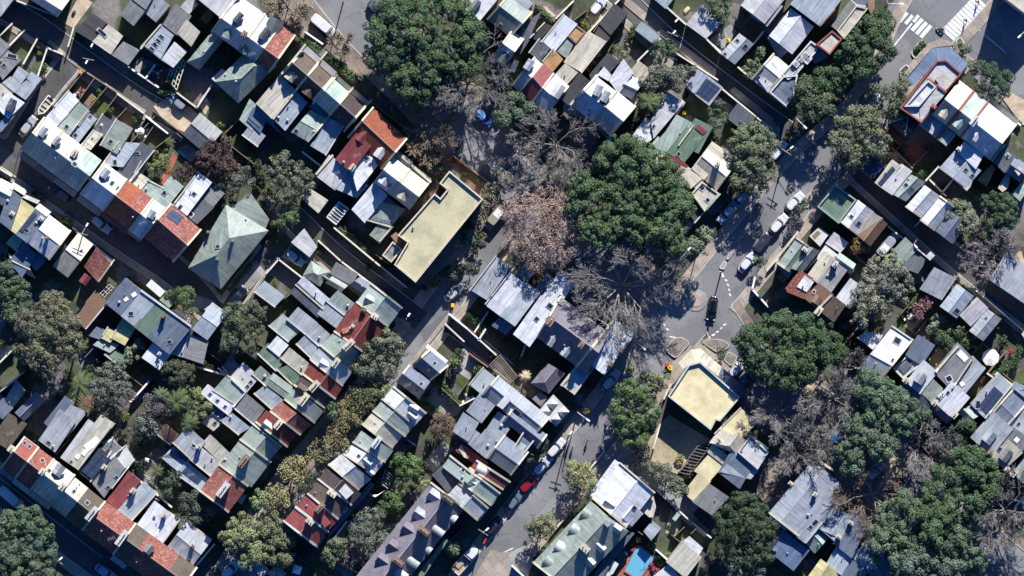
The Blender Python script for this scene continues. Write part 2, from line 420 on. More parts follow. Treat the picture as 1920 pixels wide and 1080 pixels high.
        if s.name == 'rear_wing' and random.random() < .6:
            e = [A, B] if math.dist(A, B) > math.dist(B, C) else random.choice(([B, C], [D, A])); LATE.append((s, e, random.choice('CVc'), .24, .16))
        s.faces([[A+(z1,), B+(z1,), C+(z2,), D+(z2,)]], c, **kw)
        if par: s.parapet([A, B, C, D], max(z1, z2), par)
        return s
    def p(s, pts, z, c, par=None, ph=.35, **kw):
        q = [S(pts[i], pts[i+1]) for i in range(0, len(pts), 2)]; z += s.dz
        s.faces([[a+(z,) for a in q]], c, **kw)
        if par: s.parapet(q, z, par, ph)
        return s
    def parapet(s, q, z, c, h=.35, w=.28):
        area = sum(q[i][0]*q[(i+1) % len(q)][1]-q[(i+1) % len(q)][0]*q[i][1] for i in range(len(q)))
        pts = [Vector(W(x, y, z)) for x, y in q]
        if area > 0: pts = pts[::-1]
        n = len(pts); inn = []
        for i in range(n):
            a, b, c_ = pts[i-1], pts[i], pts[(i+1) % n]
            d1 = (b-a).normalized(); d2 = (c_-b).normalized(); n1 = Vector((-d1.y, d1.x, 0)); n2 = Vector((-d2.y, d2.x, 0))
            bi = (n1+n2); k = 1+n1.dot(n2); bi = bi/max(k, .3)
            inn.append(b+bi*w); pts[i] = b
        mb = MB()
        for i in range(n):
            j = (i+1) % n; a, b, c_, d_ = pts[i], pts[j], inn[j], inn[i]
            o = lambda p, dz: (p.x, p.y, z+dz)
            mb.face([o(a, h), o(b, h), o(c_, h), o(d_, h)]); mb.face([o(b, h), o(a, h), o(a, -.6), o(b, -.6)]); mb.face([o(d_, h), o(c_, h), o(c_, .0), o(d_, .0)])
        mb.build('parapet', 'wall', s.root, s.col(c)[0], s.loc)
    def pw(s, x1, y1, x2, y2, c='C', w=.26, h=.35):
        LATE.append((s, [S(x1, y1), S(x2, y2)], c, w, h)); return s
    def ang(s): return math.atan2(-s.dir[1], s.dir[0])
    def ch(s, x, y, a=9, b=14, h=1.5, c='C', pots=2, rot=0):
        sx, sy = S(x, y); z = zat(sx, sy, s) or zat(sx, sy) or (5, 0); z = z[0]
        loc = W(sx, sy, z); an = s.ang()+rot
        m = MB(); m.box(loc, a*P, b*P, z-1.5, z+h, an); m.box(loc, a*P+.14, b*P+.14, z+h, z+h+.14, an)
        o = m.build('chimney', 'wall', s.root, s.col(c)[0], s.loc)
        for i in range(pots):
            t = (i-(pots-1)/2)*(b*P*.8/max(pots, 1)); q = (loc[0]-math.sin(an)*t, loc[1]+math.cos(an)*t)
            m = MB(); m.cyl(q, .13, z+h+.14, z+h+.6, 8, .1); m.build('chimney_pot', 'wall', o, (.36, .25, .18, 1) if i % 2 else (.46, .4, .32, 1), s.loc)
        return s
    def sl(s, x, y, a=9, b=13, rot=0, fc=(.3, .3, .3, 1), glass='glass'):
        sx, sy = S(x, y); zz = zat(sx, sy, s) or zat(sx, sy)
        if not zz: return s
        z, pl = zz; an = math.atan2(s.dir[1], s.dir[0])+rot
        def ring(k, dz):
            r = []
            for u, v in ((-1, -1), (1, -1), (1, 1), (-1, 1)):
                x_ = sx+(math.cos(an)*u*a/2-math.sin(an)*v*b/2)*k; y_ = sy+(math.sin(an)*u*a/2+math.cos(an)*v*b/2)*k
                r.append(W(x_, y_, pl[0]*x_+pl[1]*y_+pl[2]+dz))
            return r
        m = MB(); m.prism(ring(1, -.1), ring(1, .14)); o = m.build('skylight', 'plain', s.root, fc, s.loc)
        m = MB(); m.prism(ring(.74, .1), ring(.74, .16)); m.build('pane', glass, o, (.7, .72, .75, 1), s.loc)
        return s
    def sp(s, x1, y1, x2, y2, x3, y3, nx, ny, lift=.14):
        A, B, C = S(x1, y1), S(x2, y2), S(x3, y3)
        for i in range(nx):
            for j in range(ny):
                r = []
                for u, v in ((i+.03, j+.03), (i+.97, j+.03), (i+.97, j+.97), (i+.03, j+.97)):
                    x = A[0]+(B[0]-A[0])*u/nx+(C[0]-B[0])*v/ny; y = A[1]+(B[1]-A[1])*u/nx+(C[1]-B[1])*v/ny
                    zz = zat((A[0]+C[0])/2, (A[1]+C[1])/2); z, pl = zz if zz else (5, (0, 0, 5))
                    r.append(W(x, y, pl[0]*x+pl[1]*y+pl[2]+lift))
                m = MB(); lo = [(q[0], q[1], q[2]-.05) for q in r]
                m.prism(lo, r)
                k = m.f.index(m.f[-2]); m.uv[k] = [(0, 0), (1, 0), (1, 1.5), (0, 1.5)]
                m.build('solar_panel', 'solar', s.root, None, s.loc)
        return s
    # dormer: front centre, back centre, width; style g gable, b barrel, s skillion
    def dm(s, x1, y1, x2, y2, w, c, style='g', h=1.5, wc='V'):
        F, B = S(x1, y1), S(x2, y2); w = w/4
        L = math.hypot(B[0]-F[0], B[1]-F[1]); d = ((B[0]-F[0])/L, (B[1]-F[1])/L); n = (-d[1], d[0])
        zf = (zat(*F, s) or zat(*F) or (6,))[0]; zb = (zat(*B, s) or zat(*B) or (7,))[0]
        zr = max(zf+h, zb+.05 if zb-zf < 2.4 else zf+h)
        pt = lambda o, t, z: (F[0]+d[0]*t*L+n[0]*o*w/2, F[1]+d[1]*t*L+n[1]*o*w/2, z)
        rz = w*P*.5*.75
        if style == 'g': prof = [(-1, zr-rz), (0, zr), (1, zr-rz)]
        elif style == 'b': prof = [(math.sin(t)*1.0, zr-w*P*.42*(1-math.cos(t))) for t in [(-1+2*i/8)*1.45 for i in range(9)]]
        else: prof = [(-1, zr-.15), (1, zr-.15)]
        fs = [[pt(a[0], 0, a[1]), pt(b[0], 0, b[1]), pt(b[0], 1, b[1]), pt(a[0], 1, a[1])] for a, b in zip(prof, prof[1:])]
        m = MB(); slab(m, fs, .08); a, mat = s.col(c)
        o = m.build('dormer', mat, s.root, a, s.loc)
        m = MB()
        base = zf-.6
        k = .93
        fr = [W(*pt(q[0]*k, .05, q[1]-.06)) for q in prof]
        lo = [(fr[0][0], fr[0][1], base), (fr[-1][0], fr[-1][1], base)]
        m.face([lo[0], lo[1]]+fr[::-1])
        for sd in (0, -1):
            q = prof[sd]; p0 = W(*pt(q[0]*k, .05, q[1]-.06)); p1 = W(*pt(q[0]*k, 1, q[1]-.06))
            m.face([(p0[0], p0[1], base), (p1[0], p1[1], base), p1, p0])
        m.build('dormer_wall', 'wall', o, s.col(wc)[0], s.loc)
        m = MB(); p0 = W(*pt(-.55, -.0, zr-.45)); p1 = W(*pt(.55, -.0, zr-.45))
        dz = min(.9, h*.6)
        m.face([(p0[0], p0[1], p0[2]-dz), (p1[0], p1[1], p1[2]-dz), p1, p0]); m.build('window', 'glass', o, None, s.loc)
        return s
    def vt(s, x, y, r=.24, h=.5):
        sx, sy = S(x, y); z = (zat(sx, sy, s) or zat(sx, sy) or (5,))[0]; l = W(sx, sy, z)
        m = MB(); m.cyl(l, r*.6, z-.1, z+h*.5, 8); m.cyl(l, r*.8, z+h*.5, z+h*.7, 10, r); m.cyl(l, r, z+h*.7, z+h, 10, r*.4)
        m.build('roof_vent', 'steel', s.root, (.35, .36, .37, 1), s.loc); return s
    def an(s, x, y, h=2.6):
        sx, sy = S(x, y); z = (zat(sx, sy, s) or zat(sx, sy) or (5,))[0]; l = W(sx, sy, z)
        m = MB(); m.tube((l[0], l[1], z-.1), (l[0], l[1], z+h), .03, n=5)
        m.tube((l[0]-.7, l[1]-.2, z+h-.1), (l[0]+.7, l[1]+.2, z+h-.1), .02, n=4)
        for t in (-.6, -.3, 0, .3, .6): m.tube((l[0]+t+.1, l[1]+t*.3-.4, z+h-.1), (l[0]+t-.1, l[1]+t*.3+.4, z+h-.1), .015, n=4)
        m.build('antenna', 'steel', s.root, (.4, .4, .4, 1), s.loc); return s
    def ac(s, x, y, a=9, b=9, c='V'):
        sx, sy = S(x, y); z = (zat(sx, sy, s) or zat(sx, sy) or (5,))[0]; l = W(sx, sy, z)
        m = MB(); m.box(l, a*P, b*P, z-.1, z+.75, s.ang()); o = m.build('air_conditioner', 'plain', s.root, s.col(c)[0], s.loc)
        m = MB(); m.cyl(l, min(a, b)*P*.38, z+.75, z+.8, 14); m.build('fan_grille', 'steel', o, (.2, .2, .2, 1), s.loc); return s
N = House
def flush():
    for L in LATE:
        s, pts, c = L[0], L[1], L[2]; w = L[3] if len(L) > 3 else .36; h = L[4] if len(L) > 4 else .3
        if len(pts) == 2:
            A, B = pts; n = max(4, int(math.hypot(B[0]-A[0], B[1]-A[1])/6)); dx, dy = B[0]-A[0], B[1]-A[1]; LL = math.hypot(dx, dy); nx, ny = -dy/LL*2.6, dx/LL*2.6
            q = []
            for i in range(n+1):
                t = i/n*.98+.01; x, y = A[0]+dx*t, A[1]+dy*t; zs = [zat(x+nx, y+ny), zat(x-nx, y-ny)]; zs = [z[0] for z in zs if z]
                q.append((A[0]+dx*i/n, A[1]+dy*i/n, max(zs) if zs else None))
            last = next((p[2] for p in q if p[2] is not None), 5)
            out = []
            for x, y, z in q:
                if z is None: z = last
                last = z; out.append((x, y, z))
            pts = out
        mb = MB(); top = [Vector(W(*p))+Vector((0, 0, h)) for p in pts]
        d = (top[-1]-top[0]); d.z = 0; d.normalize(); n = Vector((-d.y, d.x, 0))*w/2; dn = Vector((0, 0, 1.1))
        # run out a little past both eaves
        top[0] = top[0]-d*.1; top[-1] = top[-1]+d*.1
        for a, b in zip(top, top[1:]):
            mb.face([a-n, b-n, b+n, a+n]); mb.face([a+n, b+n, b+n-dn, a+n-dn]); mb.face([b-n, a-n, a-n-dn, b-n-dn])
        a = top[0]; mb.face([a-n, a+n, a+n-dn, a-n-dn]); a = top[-1]; mb.face([a+n, a-n, a-n-dn, a+n-dn])
        mb.build('party_wall', 'wall', s.root, s.col(c)[0], s.loc)
# ================================================================ ground, roads
def sheet(name, polys, mat, z, kind='structure'):
    m = MB()
    for q in polys: 
        w = [W(x, y, 0) for x, y in q]
        a = sum(w[i][0]*w[(i+1) % len(w)][1]-w[(i+1) % len(w)][0]*w[i][1] for i in range(len(w)))
        if a < 0: w = w[::-1]
        m.face([(x, y, z) for x, y, _ in w])
    o = m.build(name, mat); tag(o, kind=kind); return o
m = MB(); m.face([(-4000, -4000, 0), (4000, -4000, 0), (4000, 4000, 0), (-4000, 4000, 0)]); tag(m.build('ground', 'earth'), kind='structure')
def smooth(pts, step=9):
    out = []
    n = len(pts)
    for i in range(n-1):
        p0 = pts[max(0, i-1)]; p1 = pts[i]; p2 = pts[i+1]; p3 = pts[min(n-1, i+2)]
        k = max(2, int(math.dist(p1[:2], p2[:2])/step))
        for j in range(k):
            t = j/k
            out.append(tuple(.5*((2*b)+(c-a)*t+(2*a-5*b+4*c-d)*t*t+(-a+3*b-3*c+d)*t**3) for a, b, c, d in zip(p0, p1, p2, p3)))
    out.append(tuple(pts[-1])); return out
ROADS = []
def road(name, pts, mat='asphalt', fl=18, fr=18, foot='footpath'):
    c = smooth([tuple(map(float, p)) for p in pts]); L = []; R = []
    for i in range(len(c)):
        a, b = c[max(0, i-1)], c[min(len(c)-1, i+1)]; dx, dy = b[0]-a[0], b[1]-a[1]; l = math.hypot(dx, dy); n = (-dy/l, dx/l); w = c[i][2]/2
        L.append(((c[i][0]-n[0]*w, c[i][1]-n[1]*w), n)); R.append(((c[i][0]+n[0]*w, c[i][1]+n[1]*w), n))
    poly = [p for p, _ in L]+[p for p, _ in R[::-1]]
    ROADS.append((name, poly, L, R, mat, fl, fr, foot, c))
# centre lines: x, y, width in map pixels
road('main_street', [(1830, -60, 120), (1745, 45, 105), (1690, 120, 70), (1625, 225, 72), (1520, 330, 84), (1425, 440, 86), (1335, 550, 84), (1235, 665, 78), (1135, 795, 70), (1045, 905, 66), (945, 1030, 62), (880, 1110, 60)], fl=22, fr=22)
road('tree_street', [(620, -60, 120), (690, 40, 105), (790, 150, 90), (895, 265, 88), (985, 375, 95), (1090, 490, 95), (1200, 560, 90), (1290, 600, 80)], fl=24, fr=24, foot='leaflitter')
road('tree_street', [(1340, 580, 60), (1400, 680, 80), (1500, 760, 105), (1600, 840, 115), (1710, 930, 115), (1830, 1030, 110), (1950, 1130, 110)], fl=18, fr=18, foot='leaflitter')
road('leafy_street', [(975, 375, 50), (905, 475, 52), (835, 565, 56), (775, 645, 52), (710, 730, 50), (635, 815, 46), (570, 890, 44), (510, 970, 44), (440, 1085, 44)], fl=16, fr=22)
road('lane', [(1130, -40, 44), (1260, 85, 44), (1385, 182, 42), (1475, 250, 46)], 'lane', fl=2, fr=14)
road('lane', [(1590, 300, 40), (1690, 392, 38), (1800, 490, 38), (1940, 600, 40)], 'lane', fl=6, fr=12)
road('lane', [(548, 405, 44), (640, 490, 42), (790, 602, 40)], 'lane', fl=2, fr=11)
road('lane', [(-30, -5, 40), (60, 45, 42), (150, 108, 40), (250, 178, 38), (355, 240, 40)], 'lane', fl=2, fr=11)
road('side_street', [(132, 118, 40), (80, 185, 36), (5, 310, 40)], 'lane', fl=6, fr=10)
road('west_street', [(-30, 270, 44), (30, 300, 50), (120, 366, 52), (225, 440, 52), (330, 512, 50), (400, 580, 40)], 'lane', fl=8, fr=14)  # lane asphalt chosen here to paint the street's shade darker
road('south_street', [(-40, 885, 58), (100, 990, 58), (250, 1100, 58)], 'lane', fl=12, fr=20)  # darker asphalt puts extra shade into this street's colour
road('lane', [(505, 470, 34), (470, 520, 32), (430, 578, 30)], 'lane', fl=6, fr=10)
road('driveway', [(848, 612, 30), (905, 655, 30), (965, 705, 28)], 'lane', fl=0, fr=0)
sheet('side_street_junction', [[(1650, 35), (1700, -30), (1990, -60), (1990, 240), (1905, 215), (1840, 165), (1800, 100), (1745, 95), (1700, 110)]], 'asphalt', .003)
for k, (name, poly, L, R, mat, fl, fr, foot, c) in enumerate(ROADS):
    z = .006+.004*k
    qs = [[L[i][0], L[i+1][0], R[i+1][0], R[i][0]] for i in range(len(L)-1)]
    sheet(name, qs, mat, z)
    def clear(p):
        return not any(inpoly(p[0], p[1], r[1]) for j, r in enumerate(ROADS) if j != k)
    fm = MB(); km = MB()
    for E, sgn, wd in ((L, -1, fl), (R, 1, fr)):
        for i in range(len(E)-1):
            (p, n), (q, n2) = E[i], E[i+1]
            mid = ((p[0]+q[0])/2+n[0]*sgn*4, (p[1]+q[1])/2+n[1]*sgn*4)
            far = ((p[0]+q[0])/2+n[0]*sgn*wd, (p[1]+q[1])/2+n[1]*sgn*wd)
            if not clear(mid): continue
            def strip(m, a, b, zt):
                pts = [W(p[0]+n[0]*sgn*a, p[1]+n[1]*sgn*a), W(q[0]+n2[0]*sgn*a, q[1]+n2[1]*sgn*a), W(q[0]+n2[0]*sgn*b, q[1]+n2[1]*sgn*b), W(p[0]+n[0]*sgn*b, p[1]+n[1]*sgn*b)]
                if sgn > 0: pts = pts[::-1]
                pts = pts if (pts[1][0]-pts[0][0])*(pts[2][1]-pts[1][1])-(pts[1][1]-pts[0][1])*(pts[2][0]-pts[1][0]) > 0 else pts[::-1]
                m.prism([(x, y, 0) for x, y, _ in pts], [(x, y, zt) for x, y, _ in pts])
            strip(km, 0, 1.6, .128+.003*k)
            if wd > 2 and clear(far): strip(fm, 1.6, wd, .12+.003*k)
    if km.f: tag(km.build('kerb', 'kerb'), kind='structure')
    if fm.f: tag(fm.build('footpath', foot), kind='structure')
def yd(name, pts, mat, z=.05):
    sheet(name, [[S(pts[i], pts[i+1]) for i in range(0, len(pts), 2)]], mat, z+random.uniform(0, .004)+.0007*yd.n); yd.n += 1
yd.n = 0
T(0, 0)
yd('sandy_yard', [480, 172, 552, 212, 695, 20, 600, -40], 'sandpave'); yd('lane_path', [375, 300, 480, 385, 620, 520, 760, 600, 900, 700, 1100, 830, 1080, 860, 860, 720, 560, 490, 350, 320], 'footpath', .16)
yd('earth_yard', [1150, 800, 1300, 700, 1480, 850, 1400, 1000, 1250, 930], 'sandpave', .17); yd('courtyard', [975, 505, 1060, 430, 1195, 480, 1100, 580], 'conc'); yd('brick_courtyard', [1105, 590, 1200, 480, 1300, 530, 1240, 620, 1190, 655], 'redpave')
yd('paved_yard', [540, 690, 640, 560, 700, 610, 610, 740], 'brickpave'); yd('timber_deck', [620, 770, 690, 700, 730, 740, 660, 800], 'deck'); yd('garden_lawn', [700, 830, 770, 750, 850, 810, 770, 890], 'lawn'); yd('gravel_yard', [180, 480, 240, 390, 285, 420, 235, 520], 'gravel'); yd('paved_yard', [1010, 990, 1060, 910, 1140, 960, 1080, 1060], 'conc'); yd('timber_deck', [880, 900, 960, 820, 1050, 870, 980, 960], 'deck')
yd('paved_yard', [1480, 780, 1540, 690, 1580, 780, 1540, 860], 'sandpave')
T(1, 0)
yd('verge', [100, 0, 430, -30, 440, 200, 560, 330, 700, 450, 800, 560, 740, 640, 480, 420, 300, 240, 150, 120], 'leaflitter', .2)
T(1, 1)
yd('earth_garden', [1480, 100, 1880, 420, 1700, 620, 1500, 800, 1390, 900, 1290, 1080, 1200, 1050, 1690, 420, 1455, 200], 'leaflitter', .2); yd('red_brick_garden', [1480, 130, 1530, 100, 1700, 330, 1670, 400], 'brickpave', .26)
yd('gravel_courtyard', [85, 970, 180, 865, 340, 990, 275, 1070], 'gravel'); yd('dark_paved_court', [190, 850, 260, 750, 450, 880, 400, 900, 310, 900], 'conc'); yd('side_path', [900, 820, 990, 700, 1050, 640, 1340, 290, 1370, 330, 1000, 870], 'deck')
T(0, 1)
yd('path', [1740, 1080, 1920, 870, 1990, 960, 1880, 1090], 'conc', .16); yd('garden_path', [1190, 300, 1300, 60, 1330, 100, 1240, 310], 'redpave'); yd('paved_yard', [1330, 40, 1400, 0, 1500, 70, 1430, 140], 'conc')
T(0, 2)
yd('sandy_path', [-20, 420, 90, 430, 60, 520, -20, 540], 'sandpave'); yd('paved_yard', [1300, 160, 1330, 60, 1440, 90, 1420, 190], 'brickpave'); yd('driveway', [1330, 0, 1500, 60, 1620, 100, 1560, 180, 1420, 110], 'conc', .05)
yd('timber_deck', [960, 760, 1080, 700, 1010, 850, 960, 860], 'deck'); yd('garden_ground', [640, 820, 720, 790, 700, 900, 620, 880], 'brickpave')
T(1, 2)
yd('street_path', [1050, 690, 1440, 190, 1510, 120, 1540, 150, 1390, 310, 1290, 430, 1090, 700], 'footpath', .2)
yd('lane_tiled_roof_yard', [1420, 270, 1530, 230, 1830, 500, 1750, 520], 'gravel'); yd('green_courtyard', [1200, 830, 1330, 700, 1560, 890, 1500, 960, 1300, 950], 'conc'); yd('garden_lawn', [1500, 700, 1560, 640, 1680, 760, 1640, 830], 'lawn'); yd('courtyard_garden', [1440, 580, 1560, 450, 1700, 560, 1600, 690], 'conc'); yd('garden_lawn', [1600, 350, 1690, 240, 1720, 300, 1670, 390], 'lawn')
yd('leaf_strewn_verge', [820, 700, 1050, 690, 640, 1090, 480, 1090], 'leaflitter', .21)
T(1, 3)
yd('leaf_strewn_verge', [480, -30, 660, -10, 430, 260, 0, 900, -40, 820], 'leaflitter', .22); yd('paved_yard', [1250, 240, 1400, 60, 1480, 130, 1330, 300], 'conc'); yd('patio', [590, 780, 690, 670, 760, 710, 650, 850], 'conc'); yd('garden_path', [840, 440, 900, 470, 800, 620, 740, 570], 'gravel')
yd('street_path', [1640, 1080, 1760, 880, 1830, 900, 1930, 900, 1930, 1090], 'footpath', .2)
T(2, 0)
yd('lane_path', [800, 0, 880, -10, 1010, 100, 990, 160], 'footpath', .18); yd('lane_path', [1090, 245, 1120, 215, 1530, 520, 1520, 590, 1440, 540], 'footpath', .181); yd('lane_path', [1630, 680, 1670, 650, 1960, 890, 1940, 950], 'footpath', .182)
yd('walled_brick_courtyard', [1700, 245, 1790, 140, 1900, 220, 1810, 330], 'brickpave'); yd('pebble_courtyard', [1480, 300, 1640, 180, 1690, 240, 1590, 370], 'conc'); yd('tan_brick_yard', [1745, 960, 1830, 890, 1920, 960, 1850, 1050], 'redpave')
yd('car_yard', [560, 130, 620, 60, 690, 130, 600, 210], 'sandpave'); yd('orange_mat_yard', [80, 170, 150, 100, 230, 150, 160, 240], 'brickpave'); yd('garden_lawn', [900, 370, 930, 250, 960, 300, 950, 380], 'lawn'); yd('earth_path', [250, 40, 330, 120, 300, 130, 230, 50], 'sandpave'); yd('garden_court', [730, 380, 850, 250, 920, 420, 860, 470], 'gravel')
yd('sandy_garden', [1560, 400, 1600, 380, 1610, 400, 1570, 420], 'sandpave')
T(3, 0)
yd('corner_pavement', [1190, 330, 1300, 290, 1420, 330, 1560, 460, 1480, 560, 1380, 340, 1230, 360, 1060, 560, 1020, 600, 990, 560], 'footpath', .22); yd('sandy_pavement', [1760, 740, 1800, 680, 1960, 770, 1960, 960, 1900, 930], 'sandpave', .2); yd('sandy_verge', [-20, 860, 90, 960, 80, 1090, -20, 1090], 'footpath', .2)
yd('roof_lawn', [1410, 300, 1440, 270, 1480, 330, 1450, 360], 'lawn', .25)
T(3, 1)
yd('garden_lawn', [260, 580, 360, 450, 400, 520, 310, 620], 'lawn'); yd('garden_lawn', [400, 640, 470, 550, 540, 600, 460, 690], 'lawn'); yd('pavement', [250, 470, 290, 380, 420, 220, 440, 260, 370, 350, 300, 480], 'footpath', .21); yd('verge', [-30, 900, 120, 720, 230, 640, 170, 760, -20, 950], 'footpath', .211)
yd('dark_courtyard', [1180, 270, 1270, 175, 1375, 255, 1280, 340], 'gravel'); yd('dark_courtyard', [1300, 370, 1370, 285, 1480, 350, 1390, 420], 'gravel'); yd('brick_courtyard', [1000, 60, 1100, -20, 1200, 60, 1080, 180], 'redpave'); yd('garden_court', [880, 60, 960, 60, 1080, 190, 1000, 180], 'sandpave'); yd('red_driveway', [780, 760, 900, 640, 1000, 720, 880, 850], 'brickpave'); yd('mossy_patio', [60, 1000, 110, 950, 160, 1000, 110, 1060], 'brickpave'); yd('pavement', [1770, 850, 1900, 800, 1930, 900, 1850, 950], 'sandpave')
T(3, 2)
yd('paved_garden', [1190, 560, 1260, 440, 1360, 480, 1300, 600], 'sandpave'); yd('paved_garden', [1030, 290, 1060, 180, 1150, 200, 1110, 360], 'sandpave'); yd('paved_garden', [1570, 700, 1620, 640, 1690, 650, 1600, 760], 'brickpave'); yd('garden_lawn', [1820, 700, 1950, 560, 1990, 660, 1890, 740], 'lawn'); yd('tan_path', [1560, 30, 1920, 330, 1920, 370, 1550, 60], 'footpath', .2)
yd('street_clearing', [230, 660, 290, 650, 400, 800, 330, 890, 240, 830], 'sandpave', .2)
T(2, 3)
yd('dry_lawn', [980, 160, 1060, 0, 1180, -130, 1290, -60, 1500, 60, 1380, 110, 1250, 320, 1090, 260], 'drylawn'); yd('pool_terrace', [780, 1080, 900, 820, 1090, 960, 1000, 1110], 'redpave'); yd('green_yellow_yard', [1150, 760, 1190, 580, 1270, 640, 1270, 700, 1220, 780], 'drylawn'); yd('alley', [800, 30, 950, 160, 1100, 320, 1400, 560, 1340, 640, 1000, 380, 780, 200], 'conc', .045); yd('path_strip', [570, 280, 690, 140, 740, 200, 620, 330], 'conc', .2); yd('red_leaf_verge', [1830, 460, 1930, 330, 1990, 400, 1880, 520], 'leaflitter', .21)
yd('service_path', [1300, 560, 1480, 740, 1450, 790, 1200, 600], 'sandpave', .047); yd('garden_lawn', [1190, 850, 1240, 800, 1260, 840, 1210, 890], 'lawn')
yd('corner_drive', [-20, 900, 100, 850, 160, 960, 120, 1090, -20, 1090], 'conc', .19)
T(3, 3)
yd('red_leaf_verge', [-20, 330, 150, 130, 200, 130, 60, 420, -20, 480], 'leaflitter', .2); yd('street_clearing', [830, 210, 930, 170, 1040, 220, 1000, 400, 900, 380], 'sandpave', .2); yd('street_clearing', [1440, 700, 1480, 640, 1620, 720, 1640, 850, 1500, 800], 'sandpave', .2); yd('playground', [300, 30, 460, -20, 500, 160, 380, 200], 'leaflitter', .22)
T(2, 2)
yd('corner_pavement', [1200, 560, 1300, 470, 1340, 430, 1440, 430, 1620, 580, 1760, 760, 1720, 820, 1560, 660, 1420, 540, 1330, 560, 1180, 760, 1150, 720], 'footpath', .22)
# painted marks and islands
def strips(name, segs, z=.07):
    m = MB()
    for a, b, w in segs:
        A, B = S(*a), S(*b); L = math.dist(A, B); n = (-(B[1]-A[1])/L*w/8, (B[0]-A[0])/L*w/8)
        p = [W(A[0]-n[0], A[1]-n[1]), W(B[0]-n[0], B[1]-n[1]), W(B[0]+n[0], B[1]+n[1]), W(A[0]+n[0], A[1]+n[1])]
        if (p[1][0]-p[0][0])*(p[2][1]-p[1][1])-(p[1][1]-p[0][1])*(p[2][0]-p[1][0]) < 0: p = p[::-1]
        m.face([(x, y, z) for x, y, _ in p])
    tag(m.build(name, 'marking'), kind='structure')
T(3, 0)
zs = []
for i in range(12):
    t = i/11; cx, cy = 1595+(1362-1595)*t, 20+(262-20)*t
    zs.append(((cx-52, cy-48), (cx+52, cy+48), 27))
zs += [((1080, 230), (1158, 142), 30), ((1112, 256), (1190, 168), 30), ((1145, 280), (1222, 192), 30), ((1000, 75), (945, 150), 26), ((1045, 95), (985, 165), 26), ((1085, 115), (1030, 180), 26), ((1130, 115), (1090, 165), 26)]
strips('crossing_stripes', zs)
strips('lane_line', [((940, 350), (1080, 175), 13), ((1535, 185), (1590, 230), 8), ((1620, 258), (1785, 395), 8)])
T(2, 1)
strips('give_way_dashes', [((1555, 945), (1572, 962), 14), ((1578, 985), (1592, 995), 12), ((1598, 1015), (1612, 1030), 14), ((1612, 1048), (1626, 1066), 12)])
T(2, 2)
strips('give_way_dashes', [((1098, 198), (1114, 215), 14), ((1116, 232), (1132, 250), 14), ((1135, 266), (1150, 285), 14), ((1155, 300), (1172, 318), 14), ((1465, 378), (1488, 368), 12), ((1498, 358), (1522, 346), 12), ((1530, 336), (1550, 322), 12), ((1560, 308), (1578, 296), 12), ((1585, 282), (1605, 268), 12), ((1625, 5), (1632, 25), 12), ((1630, 40), (1640, 62), 12), ((1180, 365), (1225, 372), 10), ((1055, 268), (1078, 256), 18)], .075)
T(0, 3)
strips('wire_strip', [((0, 345), (300, 580), 4), ((300, 580), (760, 935), 4)], .13)  # painted strips that stand in for overhead power lines
T(1, 3)
strips('parking_line', [((1835, 915), (1930, 870), 9)], .075)
def rounded(pts, n=5):
    out = []
    N_ = len(pts)
    for i in range(N_):
        a, b, c = pts[i-1], pts[i], pts[(i+1) % N_]
        p = (b[0]+(a[0]-b[0])*.3, b[1]+(a[1]-b[1])*.3); q = (b[0]+(c[0]-b[0])*.3, b[1]+(c[1]-b[1])*.3)
        for j in range(n+1):
            t = j/n; out.append(((1-t)**2*p[0]+2*t*(1-t)*b[0]+t*t*q[0], (1-t)**2*p[1]+2*t*(1-t)*b[1]+t*t*q[1]))
    return out
def island(label, pts, fill, rim='V', name='traffic_island', rw=.22):
    q = rounded([S(pts[i], pts[i+1]) for i in range(0, len(pts), 2)])
    cx = sum(p[0] for p in q)/len(q); cy = sum(p[1] for p in q)/len(q)
    w = [Vector(W(*p)) for p in q]; c = Vector(W(cx, cy))
    if sum(w[i].x*w[(i+1) % len(w)].y-w[(i+1) % len(w)].x*w[i].y for i in range(len(w))) < 0: w = w[::-1]
    inn = [p+(c-p).normalized()*rw for p in w]
    root = empty(name, c); tag(root, label, 'traffic island')
    m = MB(); n = len(w)
    for i in range(n):
        j = (i+1) % n; o = lambda p, z: (p.x, p.y, z)
        m.face([o(w[i], .36), o(w[j], .36), o(inn[j], .36), o(inn[i], .36)]); m.face([o(w[j], .36), o(w[i], .36), o(w[i], 0), o(w[j], 0)][::1])
    m.build('kerb_rim', 'plain', root, alb(PAL[rim][0]), c)
    m = MB(); m.face([(p.x, p.y, .35) for p in inn]); m.build('island_top', fill, root, None, c)
    return root
T(3, 0)
island('long white-rimmed hedge island on the crossing approach', [1072, 390, 1150, 292, 1200, 325, 1110, 445, 1080, 420], 'lawn')
island('small triangular white-rimmed island between the crossings', [1248, 205, 1340, 210, 1300, 268], 'lawn')
island('white-rimmed planter bed beside the slate blue awning', [982, 525, 1035, 480, 1070, 505, 1000, 600], 'earth')
island('white-rimmed corner bed with a drab shrub', [1400, 310, 1440, 272, 1478, 320, 1450, 360], 'lawn')
T(2, 2)
island('rounded brick-topped kerb island west of the corner hotel awning', [1148, 468, 1210, 372, 1280, 368, 1338, 412, 1230, 535], 'mutedpave', 'c', rw=.16)
island('long brick-topped kerb island north of the corner hotel awning', [1420, 408, 1480, 382, 1580, 385, 1640, 430, 1560, 500], 'mutedpave', 'c', rw=.16)
island('small brick bed under the dark fig edge', [1585, 540, 1625, 470, 1700, 520, 1645, 590], 'mutedpave', 'c', rw=.16)
T(2, 1)
island('slim white median island in the main street', [1605, 860, 1655, 780, 1675, 790, 1625, 868], 'conc')
island('broad median island with a dashed tail', [1550, 930, 1590, 875, 1615, 890, 1590, 945], 'conc')
